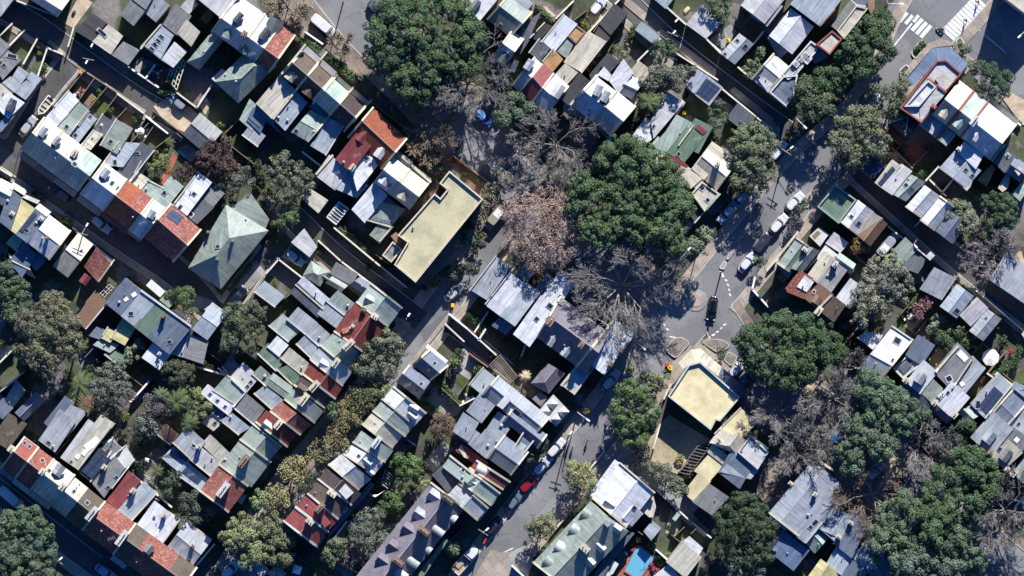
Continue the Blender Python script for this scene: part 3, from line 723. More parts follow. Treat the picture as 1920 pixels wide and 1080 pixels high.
# roundabout
def disc(cx, cy, r, n=40): return [(cx+r*math.cos(2*math.pi*i/n), cy+r*math.sin(2*math.pi*i/n)) for i in range(n)]
rc = W(1305, 563)
root = empty('roundabout', rc); tag(root, 'round cream roundabout with a pinkish centre in the junction', 'roundabout')
for nm, r, z, mt in (('apron', 2.1, .12, 'conc'), ('centre_bed', 1.25, .22, 'pinkpave')):
    m = MB(); m.cyl(rc, r, 0, z, 40, r-.06); m.build(nm, mt, root, None, rc)
# ================================================================ vegetation
def orient_quads(C, Nn, size, asp=1.0):
    n = len(C); r = RNG.normal(size=(n, 3)); U = np.cross(Nn, r); U /= np.linalg.norm(U, axis=1)[:, None]+1e-9; V_ = np.cross(Nn, U)
    s = size[:, None]; U = U*s*.5; V_ = V_*s*.5*asp
    return np.stack([C-U-V_, C+U-V_, C+U+V_, C-U+V_], 1).reshape(-1, 3)
def leafmesh(name, verts, parent, color, loc, tints):
    n = len(verts)//4; me = bpy.data.meshes.new(name)
    me.vertices.add(n*4); me.loops.add(n*4); me.polygons.add(n)
    me.vertices.foreach_set('co', (verts-np.array(loc)).astype(np.float32).ravel())
    me.loops.foreach_set('vertex_index', np.arange(n*4, dtype=np.int32)); me.polygons.foreach_set('loop_start', np.arange(0, n*4, 4, dtype=np.int32))
    a = me.attributes.new('tint', 'FLOAT', 'FACE'); a.data.foreach_set('value', tints.astype(np.float32))
    me.materials.append(M['leaf']); me.update(); 
    o = bpy.data.objects.new(name, me); COL.objects.link(o); o.parent = parent; o.color = color; return o
def rnd_dir(n, zmin=-.3):
    z = RNG.uniform(zmin, 1, n); t = RNG.uniform(0, 2*math.pi, n); s = np.sqrt(1-z*z); return np.stack([s*np.cos(t), s*np.sin(t), z], 1)
def clump_leaves(cs, rs, per, size, flat=.8, zmin=-.25, rough=.55):
    out = []; tn = []
    for c, r in zip(cs, rs):
        n = max(6, int(per*r*r)); d = rnd_dir(n, zmin); rr = r*RNG.uniform(.72, 1.0, n)[:, None]
        p = np.array(c)+d*rr*np.array([1, 1, flat]); nn = d*(1-rough)+rnd_dir(n, -1)*rough; nn /= np.linalg.norm(nn, axis=1)[:, None]+1e-9
        out.append(orient_quads(p, nn, RNG.uniform(.7, 1.3, n)*size)); tn.append(np.clip(RNG.normal(.45+RNG.normal(0, .12), .13, n), 0, 1))
    return np.concatenate(out), np.concatenate(tn)
SPEC = { # leaf colour (albedo), clump radius m, leaves per r^2, leaf size, flatness, spacing, jitter
 'fig':   ((.074, .114, .058), 1.15, 105, .28, .8, 1.0, .42),
 'fig2':  ((.1, .142, .088), 1.1, 105, .28, .8, .98, .42),
 'gum':   ((.15, .16, .1), 1.0, 85, .26, .85, 1.0, .38),
 'gumd':  ((.095, .118, .072), 1.0, 85, .26, .85, 1.0, .38),
 'olive': ((.145, .16, .08), .95, 90, .26, .85, .95, .38),
 'dark':  ((.06, .09, .055), .9, 95, .25, .85, .95, .36),
 'green': ((.1, .145, .062), .85, 95, .25, .85, .95, .36),
 'lime':  ((.23, .24, .075), .75, 100, .22, .85, .9, .36),
 'brown': ((.2, .165, .09), .75, 75, .23, .85, 1.0, .7),
 'rust':  ((.3, .15, .08), .7, 100, .22, .85, .9, .6),
 'plum':  ((.085, .055, .058), .8, 95, .23, .85, .9, .55),
 'plane': ((.38, .262, .215), .9, 75, .17, .85, 1.0, .5),
 'open':  ((.2, .19, .12), .65, 75, .22, .8, 1.25, .8),
}
TREES = []
def limb_mesh(mb, base, top, r, targets):
    mb.tube(base, top, r, r*.75, 8)
    for t in targets:
        t = Vector(t); p = Vector(top); mid = (p*.5+t*.5)+Vector((random.uniform(-.5, .5), random.uniform(-.5, .5), (t-p).length*.12))
        mb.tube(p, mid, r*.5, r*.3, 6); mb.tube(mid, t, r*.3, r*.08, 5)
def tree(sp, lobes, h, desc=None, cat='tree', name=None, bark=(.18, .15, .12, 1), group=None, dens=1.0, sc=1.0, trunk=True, tint=None):
    """lobes: [(x, y, radius)] in map pixels; h crown top in metres"""
    col, cr, per, ls, flat, spc, jt = SPEC[sp]; cr *= sc
    x0 = sum(l[0]*l[2] for l in lobes)/sum(l[2] for l in lobes); y0 = sum(l[1]*l[2] for l in lobes)/sum(l[2] for l in lobes)
    loc = W(x0, y0, 0); root = empty(name or ('tree' if h > 3 else 'shrub'), loc)
    R = max(l[2] for l in lobes)*P
    cs = []; rs = []; lo = []
    for (x, y, r) in lobes:
        r *= P; rz = min(r*.75, h*.6); zc = h-rz; zc -= random.uniform(0, .12)*h*(1 if len(lobes) > 1 else 0); w = W(x, y, zc); lo.append((w[0], w[1], zc, r, rz))
    for k, (x, y, z, r, rz) in enumerate(lo):
        re = max(r-cr*.55, r*.35); n = max(4, int(2.6*re*re/(cr*cr*spc)*dens))
        pts = []; ph = RNG.uniform(0, 6.28, 3)
        for _ in range(n*6):
            d = rnd_dir(1, -.05)[0]; rad = RNG.uniform(.86, 1.04)*(1+.1*math.sin(3*math.atan2(d[1], d[0])+ph[0])+.07*math.sin(7*math.atan2(d[1], d[0])+ph[1]))*(1+.08*(1-d[2]))
            p = (x+d[0]*re*rad, y+d[1]*re*rad, z+d[2]*rz*rad*.95)
            if any(((p[0]-q[0])/q[3])**2+((p[1]-q[1])/q[3])**2+((p[2]-q[2])/max(q[4], .1))**2 < .6 for j, q in enumerate(lo) if j != k): continue
            if any((p[0]-q[0])**2+(p[1]-q[1])**2+(p[2]-q[2])**2 < (cr*1.02*spc)**2 for q in pts): continue
            pts.append(p)
            if len(pts) >= n: break
        cs += pts; rs += [cr*random.choice((.55, .75, .9, 1.05, 1.25)) for _ in pts]
        # an inner, thinner layer so that gaps show leaves deep in the crown
        for _ in range(n//3):
            d = rnd_dir(1, -.3)[0]; cs.append((x+d[0]*re*.75, y+d[1]*re*.75, z+d[2]*rz*.4-.3)); rs.append(cr*.8)
    hol = [cs[random.randrange(len(cs))] for _ in range(2+len(cs)//24)]
    kp = [i for i, c_ in enumerate(cs) if not any(0 < math.dist(c_, q_) < cr*1.15 for q_ in hol)] if len(cs) > 12 else range(len(cs))
    cs = [cs[i] for i in kp]; rs = [rs[i] for i in kp]
    for _ in range(len(cs)//7):
        l_ = random.choice(lo); t_ = random.uniform(0, 6.28); cs.append((l_[0]+math.cos(t_)*l_[3]*1.02, l_[1]+math.sin(t_)*l_[3]*1.02, l_[2]-random.uniform(0, l_[4]*.4))); rs.append(cr*random.uniform(.4, .65))
    v, tn = clump_leaves(cs, rs, per*1.9, ls*.72, flat, -.3, jt*.9)
    if trunk:
        mb = MB(); hb = max(.4, (h-lo[0][4]*1.6)*.75); tr = max(.05, R*.055)
        step = max(1, len(cs)//14)
        limb_mesh(mb, loc, (loc[0], loc[1], hb), tr, [c for c in cs[::step]][:16]); mb.build('trunk', 'bark', root, bark, loc)
    c = tint or col; k = random.uniform(.92, 1.08)
    leafmesh('crown' if trunk else 'foliage', v, root, (c[0]*k, c[1]*k, c[2]*k, 1), loc, tn)
    TREES.append((root, desc or 'tree', cat, (x0, y0), group)); return root
def bare(x, y, r, h, desc, col=(.2, .186, .172, 1), limb=(.3, .275, .235, 1), n0=7, sx=1.0, group=None, leaves=None, seed=0, den=1.0, off=(0, 0)):
    """leafless tree: pale limbs, then finer and finer twigs"""
    rd = random.Random(seed+int(x*7+y)); loc = W(x, y, 0); root = empty('bare_tree', loc); R = r*P*1.08
    A = MB(); B = MB(); tips = []
    top = Vector((loc[0], loc[1], h*.38)); A.tube(loc, top, max(.12, R*.03), max(.1, R*.024), 8)
    def grow(p, d, L, rad, depth):
        q = p
        dd = d.copy()
        for s in range(3):
            if depth == 0: dd = (dd+Vector((d.x, d.y, -.12))*.28*s).normalized()
            dd = (dd+Vector((rd.gauss(0, .11), rd.gauss(0, .11), rd.gauss(.03, .08)))).normalized(); q2 = q+dd*L/3
            if q2.z > h: q2.z = h-rd.random()*.4
            if q2.z < h*.3: q2.z = h*.3+rd.random()*.5
            ra = max(rad*(1-.2*s), .04); (A if depth < 2 else B).tube(q, q2, ra, max(rad*(.8-.2*s), .022), 6 if depth < 2 else 3); q = q2
            if depth < 4:
                k = (2 if depth else 1) if depth < 3 else 2
                for _ in range(k):
                    a = rd.choice((-1, 1))*rd.uniform(.25, .85); e = rd.gauss(.08, .3); c, sn = math.cos(a), math.sin(a)
                    nd_ = Vector((dd.x*c-dd.y*sn, dd.x*sn+dd.y*c, dd.z*.6+e)).normalized()
                    if rd.random() < (.8 if depth > 1 else .95)*den: grow(q, nd_, L*rd.uniform(.48, .68), rad*.5, depth+1)
        tips.append(q)
    for i in range(n0):
        a = 2*math.pi*(i+rd.uniform(-.45, .45))/n0; el = rd.uniform(.45, 1.15)
        grow(top+Vector((0, 0, rd.uniform(-.8, .3))), Vector((math.cos(a)*math.cos(el), math.sin(a)*math.cos(el), math.sin(el))).normalized(), R*rd.uniform(.56, .8), R*.012+.04, 0)
    A.build('trunk', 'bark', root, limb, loc); B.build('twigs', 'bark', root, col, loc)
    if leaves:
        c, n, s = leaves; idx = [tips[rd.randrange(len(tips))] for _ in range(n)]
        C = np.array([tuple(t) for t in idx])+RNG.normal(0, .28, (n, 3)); v = orient_quads(C, rnd_dir(n, -.2), RNG.uniform(.6, 1.4, n)*s)
        leafmesh('leaves', v, root, c+(1,), loc, np.clip(RNG.normal(.5, .22, n), 0, 1))
    TREES.append((root, desc, 'bare tree' if not leaves else 'tree', (x, y), group)); return root
def palm(x, y, r, h, desc, n=14, col=(.075, .1, .045)):
    loc = W(x, y, 0); root = empty('palm_tree', loc); top = W(x, y, h); R = r*P
    m = MB(); m.tube(loc, top, .2, .13, 8); m.build('trunk', 'bark', root, (.2, .16, .12, 1), loc)
    vs = []; tn = []
    for i in range(n):
        a = 2*math.pi*i/n+random.uniform(-.2, .2); up = random.uniform(.15, .9); L = R*random.uniform(.8, 1.1); pts = []
        for k in range(9):
            t = k/8; pts.append(np.array((top[0]+math.cos(a)*L*t, top[1]+math.sin(a)*L*t, h+up*L*t*.9-L*.95*t*t)))
        for k in range(8):
            p, q = pts[k], pts[k+1]; d = (q-p)/np.linalg.norm(q-p); sd = np.cross(d, (0, 0, 1)); sd /= np.linalg.norm(sd)
            wl = L*.17*math.sin(math.pi*(.12+.85*k/8))
            for u in (0, .5):
                b = p+(q-p)*u
                for sgn in (-1, 1):
                    e = b+sd*sgn*wl+d*wl*.5+np.array((0, 0, -wl*.35)); w = d*L*.028
                    vs += [b-w, e-w*.3, e+w*.3, b+w]; tn.append(random.uniform(.3, .8))
    leafmesh('fronds', np.array(vs), root, col+(1,), loc, np.array(tn)); TREES.append((root, desc, 'palm', (x, y), None)); return root
def hedge(pts, w, h, desc, col=(0.0875, 0.14, 0.0613)):
    """clipped hedge along a map polyline"""
    x0, y0 = pts[0]; loc = W(x0, y0); root = empty('hedge', loc); cs = []; rs = []
    for a, b in zip(pts, pts[1:]):
        L = math.dist(a, b); n = max(2, int(L/3.2))
        for i in range(n):
            for o in np.arange(-w/2+2, w/2-1.9, 3.2):
                t = i/n; nx, ny = -(b[1]-a[1])/L, (b[0]-a[0])/L
                cs.append(W(a[0]+(b[0]-a[0])*t+nx*o+random.uniform(-1, 1), a[1]+(b[1]-a[1])*t+ny*o+random.uniform(-1, 1), h-.35)); rs.append(random.uniform(.3, .45))
    v, tn = clump_leaves(cs, rs, 160, .17, .9, -.3, .6); leafmesh('foliage', v, root, col+(1,), loc, tn)
    TREES.append((root, desc, 'hedge', pts[len(pts)//2], None)); return root
# ---- big evergreen figs
FG = 'dark evergreen fig trees'
tree('fig', [(770, 62, 66), (838, 48, 56), (735, 95, 48), (850, 100, 52), (800, 125, 60), (715, 60, 30), (880, 70, 28), (760, 150, 32), (790, 165, 30), (745, 30, 38)], 13, 'enormous dark green fig crown with a lobe dropping over the road')
tree('fig', [(1180, 375, 78), (1118, 385, 54), (1242, 362, 55), (1170, 310, 56), (1215, 315, 42), (1245, 435, 40), (1265, 395, 28), (1112, 440, 26), (1180, 425, 40), (1130, 445, 24), (1268, 458, 24), (1095, 350, 30)], 14, 'largest dark green fig crown in the centre, beside the pink-brown plane tree')
tree('fig', [(1425, 655, 46), (1478, 632, 50), (1530, 645, 44), (1455, 690, 42), (1500, 680, 38), (1400, 640, 28), (1450, 620, 30), (1560, 655, 24), (1490, 705, 24)], 11, 'broad dark fig crown east of the cream corner hotel')
tree('fig2', [(1650, 755, 46), (1692, 770, 32), (1620, 805, 42), (1595, 845, 28), (1680, 800, 34), (1630, 725, 30), (1725, 775, 20), (1600, 870, 24), (1650, 835, 30)], 11, 'mid green fig below the white hipped terraces')
tree('fig', [(1812, 880, 44), (1835, 915, 38), (1775, 900, 34), (1795, 945, 36), (1755, 930, 30), (1850, 885, 24), (1825, 950, 26), (1820, 860, 30)], 11, 'rounded dark fig beside the pale dormered terraces')
tree('fig2', [(1685, 985, 46), (1660, 1015, 34), (1700, 945, 24), (1645, 1035, 24), (1690, 1015, 26)], 11, 'pale green fig touching the dark slate terrace', tint=(.12, .158, .1))
tree('fig', [(1745, 978, 38), (1770, 965, 26), (1725, 965, 24), (1750, 1005, 28)], 12, 'darker fig in the middle of the bottom right clump')
tree('fig2', [(1730, 1045, 46), (1765, 1065, 38), (1700, 1060, 30), (1695, 1090, 30)], 11, 'greyish fig at the bottom edge of the right clump', tint=(.105, .14, .1))
tree('fig2', [(1795, 1015, 36), (1825, 1045, 28), (1805, 985, 22), (1780, 1035, 24)], 10, 'green fig on the east side of the bottom right clump')
tree('fig2', [(960, 205, 32), (950, 190, 20), (985, 210, 20), (940, 225, 16)], 8, 'compact round fig beside the bare street tree by the white mansion')
tree('fig2', [(45, 985, 36), (65, 1020, 40), (25, 1030, 38), (70, 1055, 32), (10, 1000, 30), (85, 990, 20), (30, 1065, 30)], 10, 'lone fig on the shaded south street')
tree('green', [(1188, 745, 36), (1178, 795, 34), (1205, 775, 30), (1165, 770, 24), (1190, 820, 22)], 8, 'bushy green tree west of the cream corner hotel')
tree('olive', [(1218, 722, 24), (1240, 712, 20), (1200, 735, 22)], 7, 'drab leafy street tree north of the bushy green tree')
tree('dark', [(1856, 148, 30), (1870, 165, 24), (1835, 130, 20), (1880, 150, 18)], 7, 'dense dark round tree northeast of the corner hotel with salmon parapet')
tree('fig', [(1640, 62, 34), (1655, 95, 24), (1605, 92, 36), (1630, 115, 30), (1600, 130, 22), (1650, 40, 20)], 9, 'dark fig leaning over the main street south of the crossing')
tree('fig', [(1568, 140, 28), (1585, 120, 22), (1545, 150, 22)], 8, 'smaller dark fig between the grey gum and the crossing fig')
tree('gumd', [(1525, 185, 34), (1545, 200, 22), (1505, 165, 22), (1530, 210, 20), (1510, 195, 24)], 9, 'grey-green gum beside the white balustrade roof')
tree('gum', [(1605, 245, 44), (1580, 270, 30), (1635, 265, 32), (1600, 290, 30), (1625, 225, 26)], 10, 'grey gum tree across the main street from the salmon parapet')
tree('gumd', [(1665, 195, 26), (1650, 170, 18), (1680, 215, 20), (1690, 160, 16)], 7, 'dull green street tree partly over a white car')
tree('gumd', [(1628, 172, 14), (1622, 182, 12)], 5, 'small dull tree in the shade of the main street')
tree('olive', [(1410, 300, 40), (1390, 270, 26), (1430, 320, 28), (1435, 275, 24), (1395, 335, 22), (1420, 350, 18)], 9, 'olive street tree at the curve beside the cream long-roofed house', tint=(0.145, 0.165, 0.101))
tree('olive', [(1310, 462, 20), (1325, 440, 16), (1298, 465, 14)], 9, 'slim drab tree at the kerb beside the largest fig', tint=(0.166, 0.188, 0.12))
tree('lime', [(1088, 893, 28), (1100, 905, 18), (1072, 885, 18)], 6, 'yellow-green street tree outside the white-roofed street house', tint=(0.241, 0.246, 0.106))
tree('olive', [(1015, 985, 24), (1005, 995, 16), (1025, 975, 16)], 6, 'smaller drab street tree outside the green-grey slate house')
tree('olive', [(1800, 408, 32), (1815, 420, 22), (1785, 395, 20)], 7, 'olive round tree at the end of the gabled cottages', tint=(0.165, 0.182, 0.119))
tree('dark', [(1875, 395, 32), (1890, 410, 24), (1860, 380, 22), (1865, 415, 22)], 7, 'dark bushy tree beside the olive round tree')
tree('gumd', [(1395, 975, 46), (1370, 1000, 32), (1420, 1000, 36), (1390, 950, 32), (1415, 1040, 30), (1360, 970, 24), (1375, 1040, 26)], 10, 'large dark gum right of the beige pool-side house', tint=(.062, .085, .05))
tree('fig2', [(1385, 1060, 26), (1410, 1075, 26), (1430, 1050, 24)], 8, 'pale green tree at the bottom edge below the large dark gum', tint=(0.132, 0.174, 0.133))
tree('gum', [(92, 620, 50), (70, 650, 40), (120, 640, 36), (100, 580, 32), (60, 610, 30), (115, 600, 30), (90, 670, 34)], 12, 'huge grey-brown gum in the west gardens', tint=(.15, .148, .098))
tree('green', [(20, 545, 34), (40, 570, 22), (10, 515, 24), (30, 590, 18)], 6, 'leafy green garden trees at the west edge', tint=(0.0905, 0.126, 0.0785))
tree('olive', [(455, 610, 38), (475, 590, 24), (440, 635, 26), (470, 635, 24), (440, 590, 22)], 8, 'dark olive tree beside the blue-white steep roof', tint=(0.0974, 0.113, 0.0702))
tree('gumd', [(205, 715, 34), (225, 740, 24), (190, 735, 26), (215, 695, 24), (230, 720, 18)], 8, 'grey-green gum in the middle of the west gardens', tint=(0.137, 0.146, 0.123))
tree('dark', [(330, 702, 26), (345, 715, 18), (320, 690, 16), (350, 700, 14)], 6, 'dark domed tree east of the square white roof', tint=(0.0795, 0.0903, 0.0562))
tree('olive', [(252, 662, 18), (262, 650, 14), (245, 680, 12)], 5, 'light drab tree beside the square white roof', tint=(0.207, 0.227, 0.149))
tree('lime', [(362, 745, 22), (375, 770, 20), (350, 735, 14), (385, 765, 14)], 6, 'yellow-green bushy tree by the tall palm', tint=(0.186, 0.201, 0.0907))
tree('green', [(348, 560, 20), (360, 575, 16), (335, 553, 14)], 5, 'leafy green tree at the west street bend')
tree('green', [(314, 553, 11)], 3.5, 'round green shrub by the blue row house wall')
tree('dark', [(370, 680, 15), (362, 690, 10)], 4, 'small round dark tree beside the blue-white steep roof')
tree('olive', [(545, 330, 30), (560, 350, 26), (530, 310, 22), (575, 340, 20), (540, 365, 20), (515, 330, 18)], 8, 'drab mixed tree west of the folded white roof', tint=(0.131, 0.144, 0.0984))
tree('green', [(535, 405, 24), (525, 420, 16), (545, 395, 18), (550, 415, 14)], 6, 'green tree at the head of the central dark lane')
tree('lime', [(298, 305, 22), (285, 312, 12), (305, 292, 12)], 5, 'round yellow-green tree beside the dark olive wing', tint=(0.157, 0.185, 0.0796))
tree('plum', [(345, 325, 20), (335, 335, 12), (360, 320, 12)], 5, 'dark red-leaved tree behind the pale sage wing')
tree('plum', [(402, 292, 30), (420, 310, 20), (385, 300, 18), (410, 270, 18)], 7, 'large purple-leaved tree below the grey two-tone shed', tint=(0.0914, 0.0593, 0.0612))
tree('gumd', [(448, 335, 20), (460, 325, 14), (470, 340, 12), (440, 350, 14)], 6, 'drab tree north of the hip-roofed hall', tint=(0.111, 0.116, 0.0949))
tree('brown', [(415, 340, 16), (425, 355, 12), (435, 310, 14)], 5, 'thin brownish tree behind the white skylit wing', tint=(0.135, 0.111, 0.0963))
tree('olive', [(705, 655, 38), (725, 680, 28), (690, 685, 26), (740, 655, 22), (715, 640, 24)], 8, 'large street tree beside the broad red-tiled terrace', tint=(0.152, 0.159, 0.109))
LS = 'street trees along the leafy street'
for x, y, r_, d, sp, tn_ in ((680, 745, 30, 'brown-green street tree beside a white parked car', 'brown', (0.198, 0.196, 0.0981)), (655, 775, 26, 'thin brown street tree in the leafy street', 'brown', (0.228, 0.207, 0.109)), (632, 815, 22, 'rusty street tree beside the long green-grey terrace', 'brown', (0.242, 0.198, 0.101)), (612, 770, 18, 'dark green street tree under the brown dormered terrace', 'green', (0.109, 0.152, 0.0735)), (600, 845, 22, 'brown street tree north of the orange-leaved one', 'brown', (0.213, 0.197, 0.107)), (550, 880, 26, 'orange-tinged tree in the leafy street', 'brown', (0.309, 0.275, 0.134)), (520, 930, 24, 'gold-brown street tree by the red-roofed row', 'brown', (0.278, 0.255, 0.131)), (488, 938, 20, 'green-gold tree beside the south-end red tiles', 'olive', (0.217, 0.25, 0.119)), (505, 985, 26, 'olive-brown street tree below the dappled red roof', 'olive', (0.174, 0.186, 0.0961)), (450, 1000, 34, 'gold-green tree beside the tree-dappled grey wing', 'olive', (0.216, 0.233, 0.118)), (520, 1030, 32, 'dense drab street tree at the bottom of the leafy street', 'olive', (0.166, 0.175, 0.0949)), (470, 1040, 22, 'smaller drab tree beside the gold-green tree', 'olive', (0.176, 0.195, 0.105)), (540, 1000, 18, 'brownish street tree beside the corner roof', 'brown', (0.198, 0.196, 0.106)), (578, 905, 18, 'sparse dark street tree by the dark red terrace', 'plum', (0.102, 0.109, 0.0788)), (715, 730, 18, 'olive street tree under the slate-blue double house', 'olive', (0.167, 0.193, 0.0961)), (640, 845, 16, 'low brown shrub beside flower boxes', 'brown', (0.215, 0.198, 0.124))):
    tree(sp, [(x, y, r_), (x+r_*.5, y-r_*.4, r_*.6), (x-r_*.5, y+r_*.4, r_*.6), (x+r_*.4, y+r_*.5, r_*.5)], 6.5, d, group=LS, tint=tn_)
tree('rust', [(830, 800, 22), (845, 812, 14), (820, 815, 14)], 5, 'reddish-brown tree in the green courtyard', tint=(0.196, 0.122, 0.101))
tree('rust', [(1613, 460, 17), (1625, 452, 10), (1605, 468, 10)], 4.5, 'orange-brown tree beside the ribbed beige gable', tint=(0.324, 0.192, 0.0999))
tree('plum', [(1728, 575, 16), (1740, 562, 12), (1720, 590, 12)], 5, 'pinkish-red tree behind the dappled grey shed', tint=(0.24, 0.128, 0.137))
tree('green', [(1800, 622, 24), (1775, 635, 18), (1815, 640, 16), (1785, 650, 18)], 5.5, 'green tree below the sun-spotted grey shed', tint=(0.0813, 0.111, 0.061))
tree('olive', [(1757, 598, 14), (1748, 612, 12)], 4.5, 'grey-green sapling beside the pinkish-red tree', tint=(0.167, 0.189, 0.136))
tree('olive', [(1238, 148, 26), (1265, 145, 22), (1230, 170, 24), (1285, 135, 20), (1215, 155, 16), (1270, 160, 16)], 7, 'grey-olive tree over the yard behind the white mansion', tint=(0.138, 0.145, 0.107))
tree('green', [(1245, 92, 22), (1232, 105, 16), (1258, 102, 14)], 5, 'dark green tree at the lane wall', tint=(0.0824, 0.118, 0.0695))
tree('lime', [(1168, 95, 17)], 4, 'round bronze-green tree by the ribbed lane shed', tint=(0.161, 0.159, 0.0859))
tree('green', [(1350, 10, 26), (1330, 0, 16), (1370, 20, 16), (1345, 25, 12)], 6, 'green tree north of the dappled carport', tint=(0.0991, 0.147, 0.0806))
tree('green', [(1415, 120, 14), (1405, 135, 14), (1425, 95, 12)], 4, 'garden greenery beside the three-skylight garage', tint=(0.129, 0.164, 0.0997))
tree('green', [(1345, 215, 20), (1350, 200, 14), (1340, 235, 14)], 5, 'dark green tree beside the square grey lane shed', tint=(0.09, 0.119, 0.078))
tree('olive', [(1400, 245, 24), (1425, 252, 18), (1385, 258, 18)], 5, 'olive shrubbery at the tan brick yard', tint=(0.159, 0.187, 0.111))
tree('green', [(760, 875, 26), (775, 890, 16), (750, 890, 16), (765, 860, 14)], 6, 'green tree south of the light blue slate terrace')
tree('green', [(738, 940, 20), (750, 925, 14), (725, 945, 14), (745, 950, 12)], 5, 'bright-topped green tree by the triangular sail')
tree('lime', [(793, 906, 13)], 3.5, 'round yellow-green shrub at the end of the slate row', tint=(0.204, 0.224, 0.109))
tree('gumd', [(690, 985, 26), (705, 1000, 22), (680, 1005, 22), (700, 960, 20), (695, 1025, 20), (715, 1015, 16)], 6, 'drab garden tree west of the slate row', tint=(0.119, 0.137, 0.105))
tree('olive', [(622, 1030, 20), (635, 1020, 14), (612, 1045, 14)], 5, 'small olive tree south of the corner roof terrace', tint=(0.139, 0.164, 0.1))
tree('green', [(850, 1030, 13), (842, 1022, 9)], 4, 'small olive tree at the green verandah', tint=(0.158, 0.18, 0.103))
tree('gumd', [(355, 950, 24), (375, 965, 20), (345, 970, 16), (360, 935, 18), (395, 960, 14)], 6, 'dark tree beside the white round-vent wing', tint=(0.0913, 0.106, 0.0771))
tree('green', [(322, 908, 18), (315, 925, 14), (330, 890, 14)], 4.5, 'dark garden tree by the striped awning', tint=(0.0808, 0.0978, 0.0679))
tree('plum', [(292, 768, 26), (275, 775, 18), (305, 755, 16)], 5, 'purple-grey twiggy tree by the tall palm', tint=(0.117, 0.0968, 0.11))
tree('gumd', [(270, 795, 20), (260, 810, 18), (285, 805, 14)], 5, 'grey garden tree below the purple-grey tree', tint=(0.121, 0.137, 0.113))
tree('gumd', [(205, 770, 22), (215, 785, 18), (190, 775, 14)], 6, 'shaded gum below the grey-green gum', tint=(0.0966, 0.107, 0.0855))
tree('olive', [(1650, 530, 42), (1625, 560, 34), (1680, 520, 34), (1660, 495, 30), (1690, 550, 26), (1615, 590, 22), (1645, 575, 26)], 10, 'big open-crowned gum over the white rear wings', tint=(0.185, 0.184, 0.137), dens=.62, cat='tree')
tree('brown', [(895, 405, 18), (908, 390, 14), (920, 360, 16), (885, 440, 14)], 4, 'yellowing scrub along the yellow block', tint=(0.217, 0.214, 0.141))
tree('green', [(868, 500, 18), (850, 515, 14), (825, 520, 14), (895, 455, 14)], 4, 'dark scrub east of the yellow block', tint=(0.0652, 0.0826, 0.0578))
tree('olive', [(1205, 865, 16), (1190, 875, 12)], 4, 'dull shrub beside the alley', tint=(0.11, 0.115, 0.087)); tree('olive', [(1242, 895, 20), (1225, 880, 14), (1260, 905, 18), (1275, 920, 14)], 4.5, 'drab shrubs along the dry yard fence', tint=(0.131, 0.137, 0.0979))
tree('green', [(1005, 845, 18), (995, 855, 14), (1015, 835, 12)], 5, 'dark street tree outside the glass deck terrace', tint=(0.0739, 0.0972, 0.0674))
tree('lime', [(1400, 790, 1)], 1, 'x') if False else None
tree('fig2', [(1800, 810, 22), (1785, 800, 16), (1815, 800, 16)], 6, 'dark tree below the sage hipped wing', tint=(0.0744, 0.111, 0.0605))
tree('fig2', [(1660, 815, 14), (1668, 825, 10)], 6, 'small leafy clump over the bare avenue trees')
tree('green', [(1505, 855, 22), (1495, 870, 16), (1512, 840, 14)], 4, 'dark shrubbery beside the playground', tint=(0.0814, 0.0984, 0.0758))
tree('olive', [(1450, 268, 10)], 3, 'x') if False else None
tree('gumd', [(1500, 390, 14), (1508, 382, 10)], 4, 'round green shrub on the verge by a white car', tint=(0.098, 0.133, 0.0795)); tree('plum', [(1492, 415, 16), (1485, 430, 12)], 4, 'dark purple shrub at the kerb of the main street', tint=(0.0848, 0.0803, 0.0985))
tree('green', [(1425, 490, 13)], 3.5, 'small dark tree on the pale verge', tint=(0.0825, 0.112, 0.0769))
tree('green', [(1355, 660, 10), (1350, 668, 8)], 3, 'dark shrub in the brick island', tint=(0.0814, 0.105, 0.0685))
tree('olive', [(1805, 92, 14), (1798, 85, 10)], 3.5, 'drab shrub at the white-rimmed corner bed', tint=(0.127, 0.151, 0.107))
tree('gum', [(1692, 145, 14), (1700, 160, 12), (1690, 175, 12)], 4, 'pale shrub beside the slate blue awning', tint=(0.14, 0.153, 0.124))
# ---- leafless trees
PT = 'leafless street trees'
bare(877, 158, 68, 11, 'pale-limbed leafless tree beside the enormous fig', n0=9)
bare(1042, 272, 72, 10, 'widest leafless tree, below the white mansion', n0=9, seed=3)
bare(1060, 322, 46, 9, 'leafless tree between the white mansion and the largest fig', n0=7, seed=5)
bare(1166, 536, 104, 11, 'great pale-branched leafless tree beside the roundabout', n0=10, seed=1)
bare(1462, 770, 55, 9, 'dark leafless tree right of the flat corner hotel', n0=8, seed=2)
bare(1560, 748, 62, 10, 'leafless tree between two figs in the avenue', n0=9, seed=4)
bare(1605, 690, 38, 9, 'leafless tree against the dappled white terrace', n0=7, seed=6)
bare(1495, 840, 58, 9, 'leafless tree north of the lavender-blue roofs', n0=8, seed=7)
bare(1725, 832, 58, 10, 'pale-limbed leafless tree beside the clearing', n0=8, seed=8)
bare(1632, 925, 62, 9, 'brown twiggy tree over the parked black car', n0=9, seed=9, col=(.19, .15, .12, 1))
bare(1880, 955, 62, 10, 'leafless tree near the east edge of the avenue', n0=8, seed=10)
bare(1868, 995, 45, 9, 'pale-branched leafless tree at the bottom right clearing', n0=6, seed=11)
bare(1862, 480, 46, 7, 'purple-grey leafless tree at the lane bend', n0=8, seed=12, col=(.23, .19, .21, 1))
bare(1840, 440, 24, 5, 'pink-twigged small tree above the lane bend', n0=6, seed=13, col=(.24, .15, .16, 1))
bare(805, 245, 46, 7, 'brownish twiggy tree behind the orange-tiled house', n0=8, seed=14, col=(.24, .19, .14, 1), leaves=((.16, .12, .07), 1500, .16))
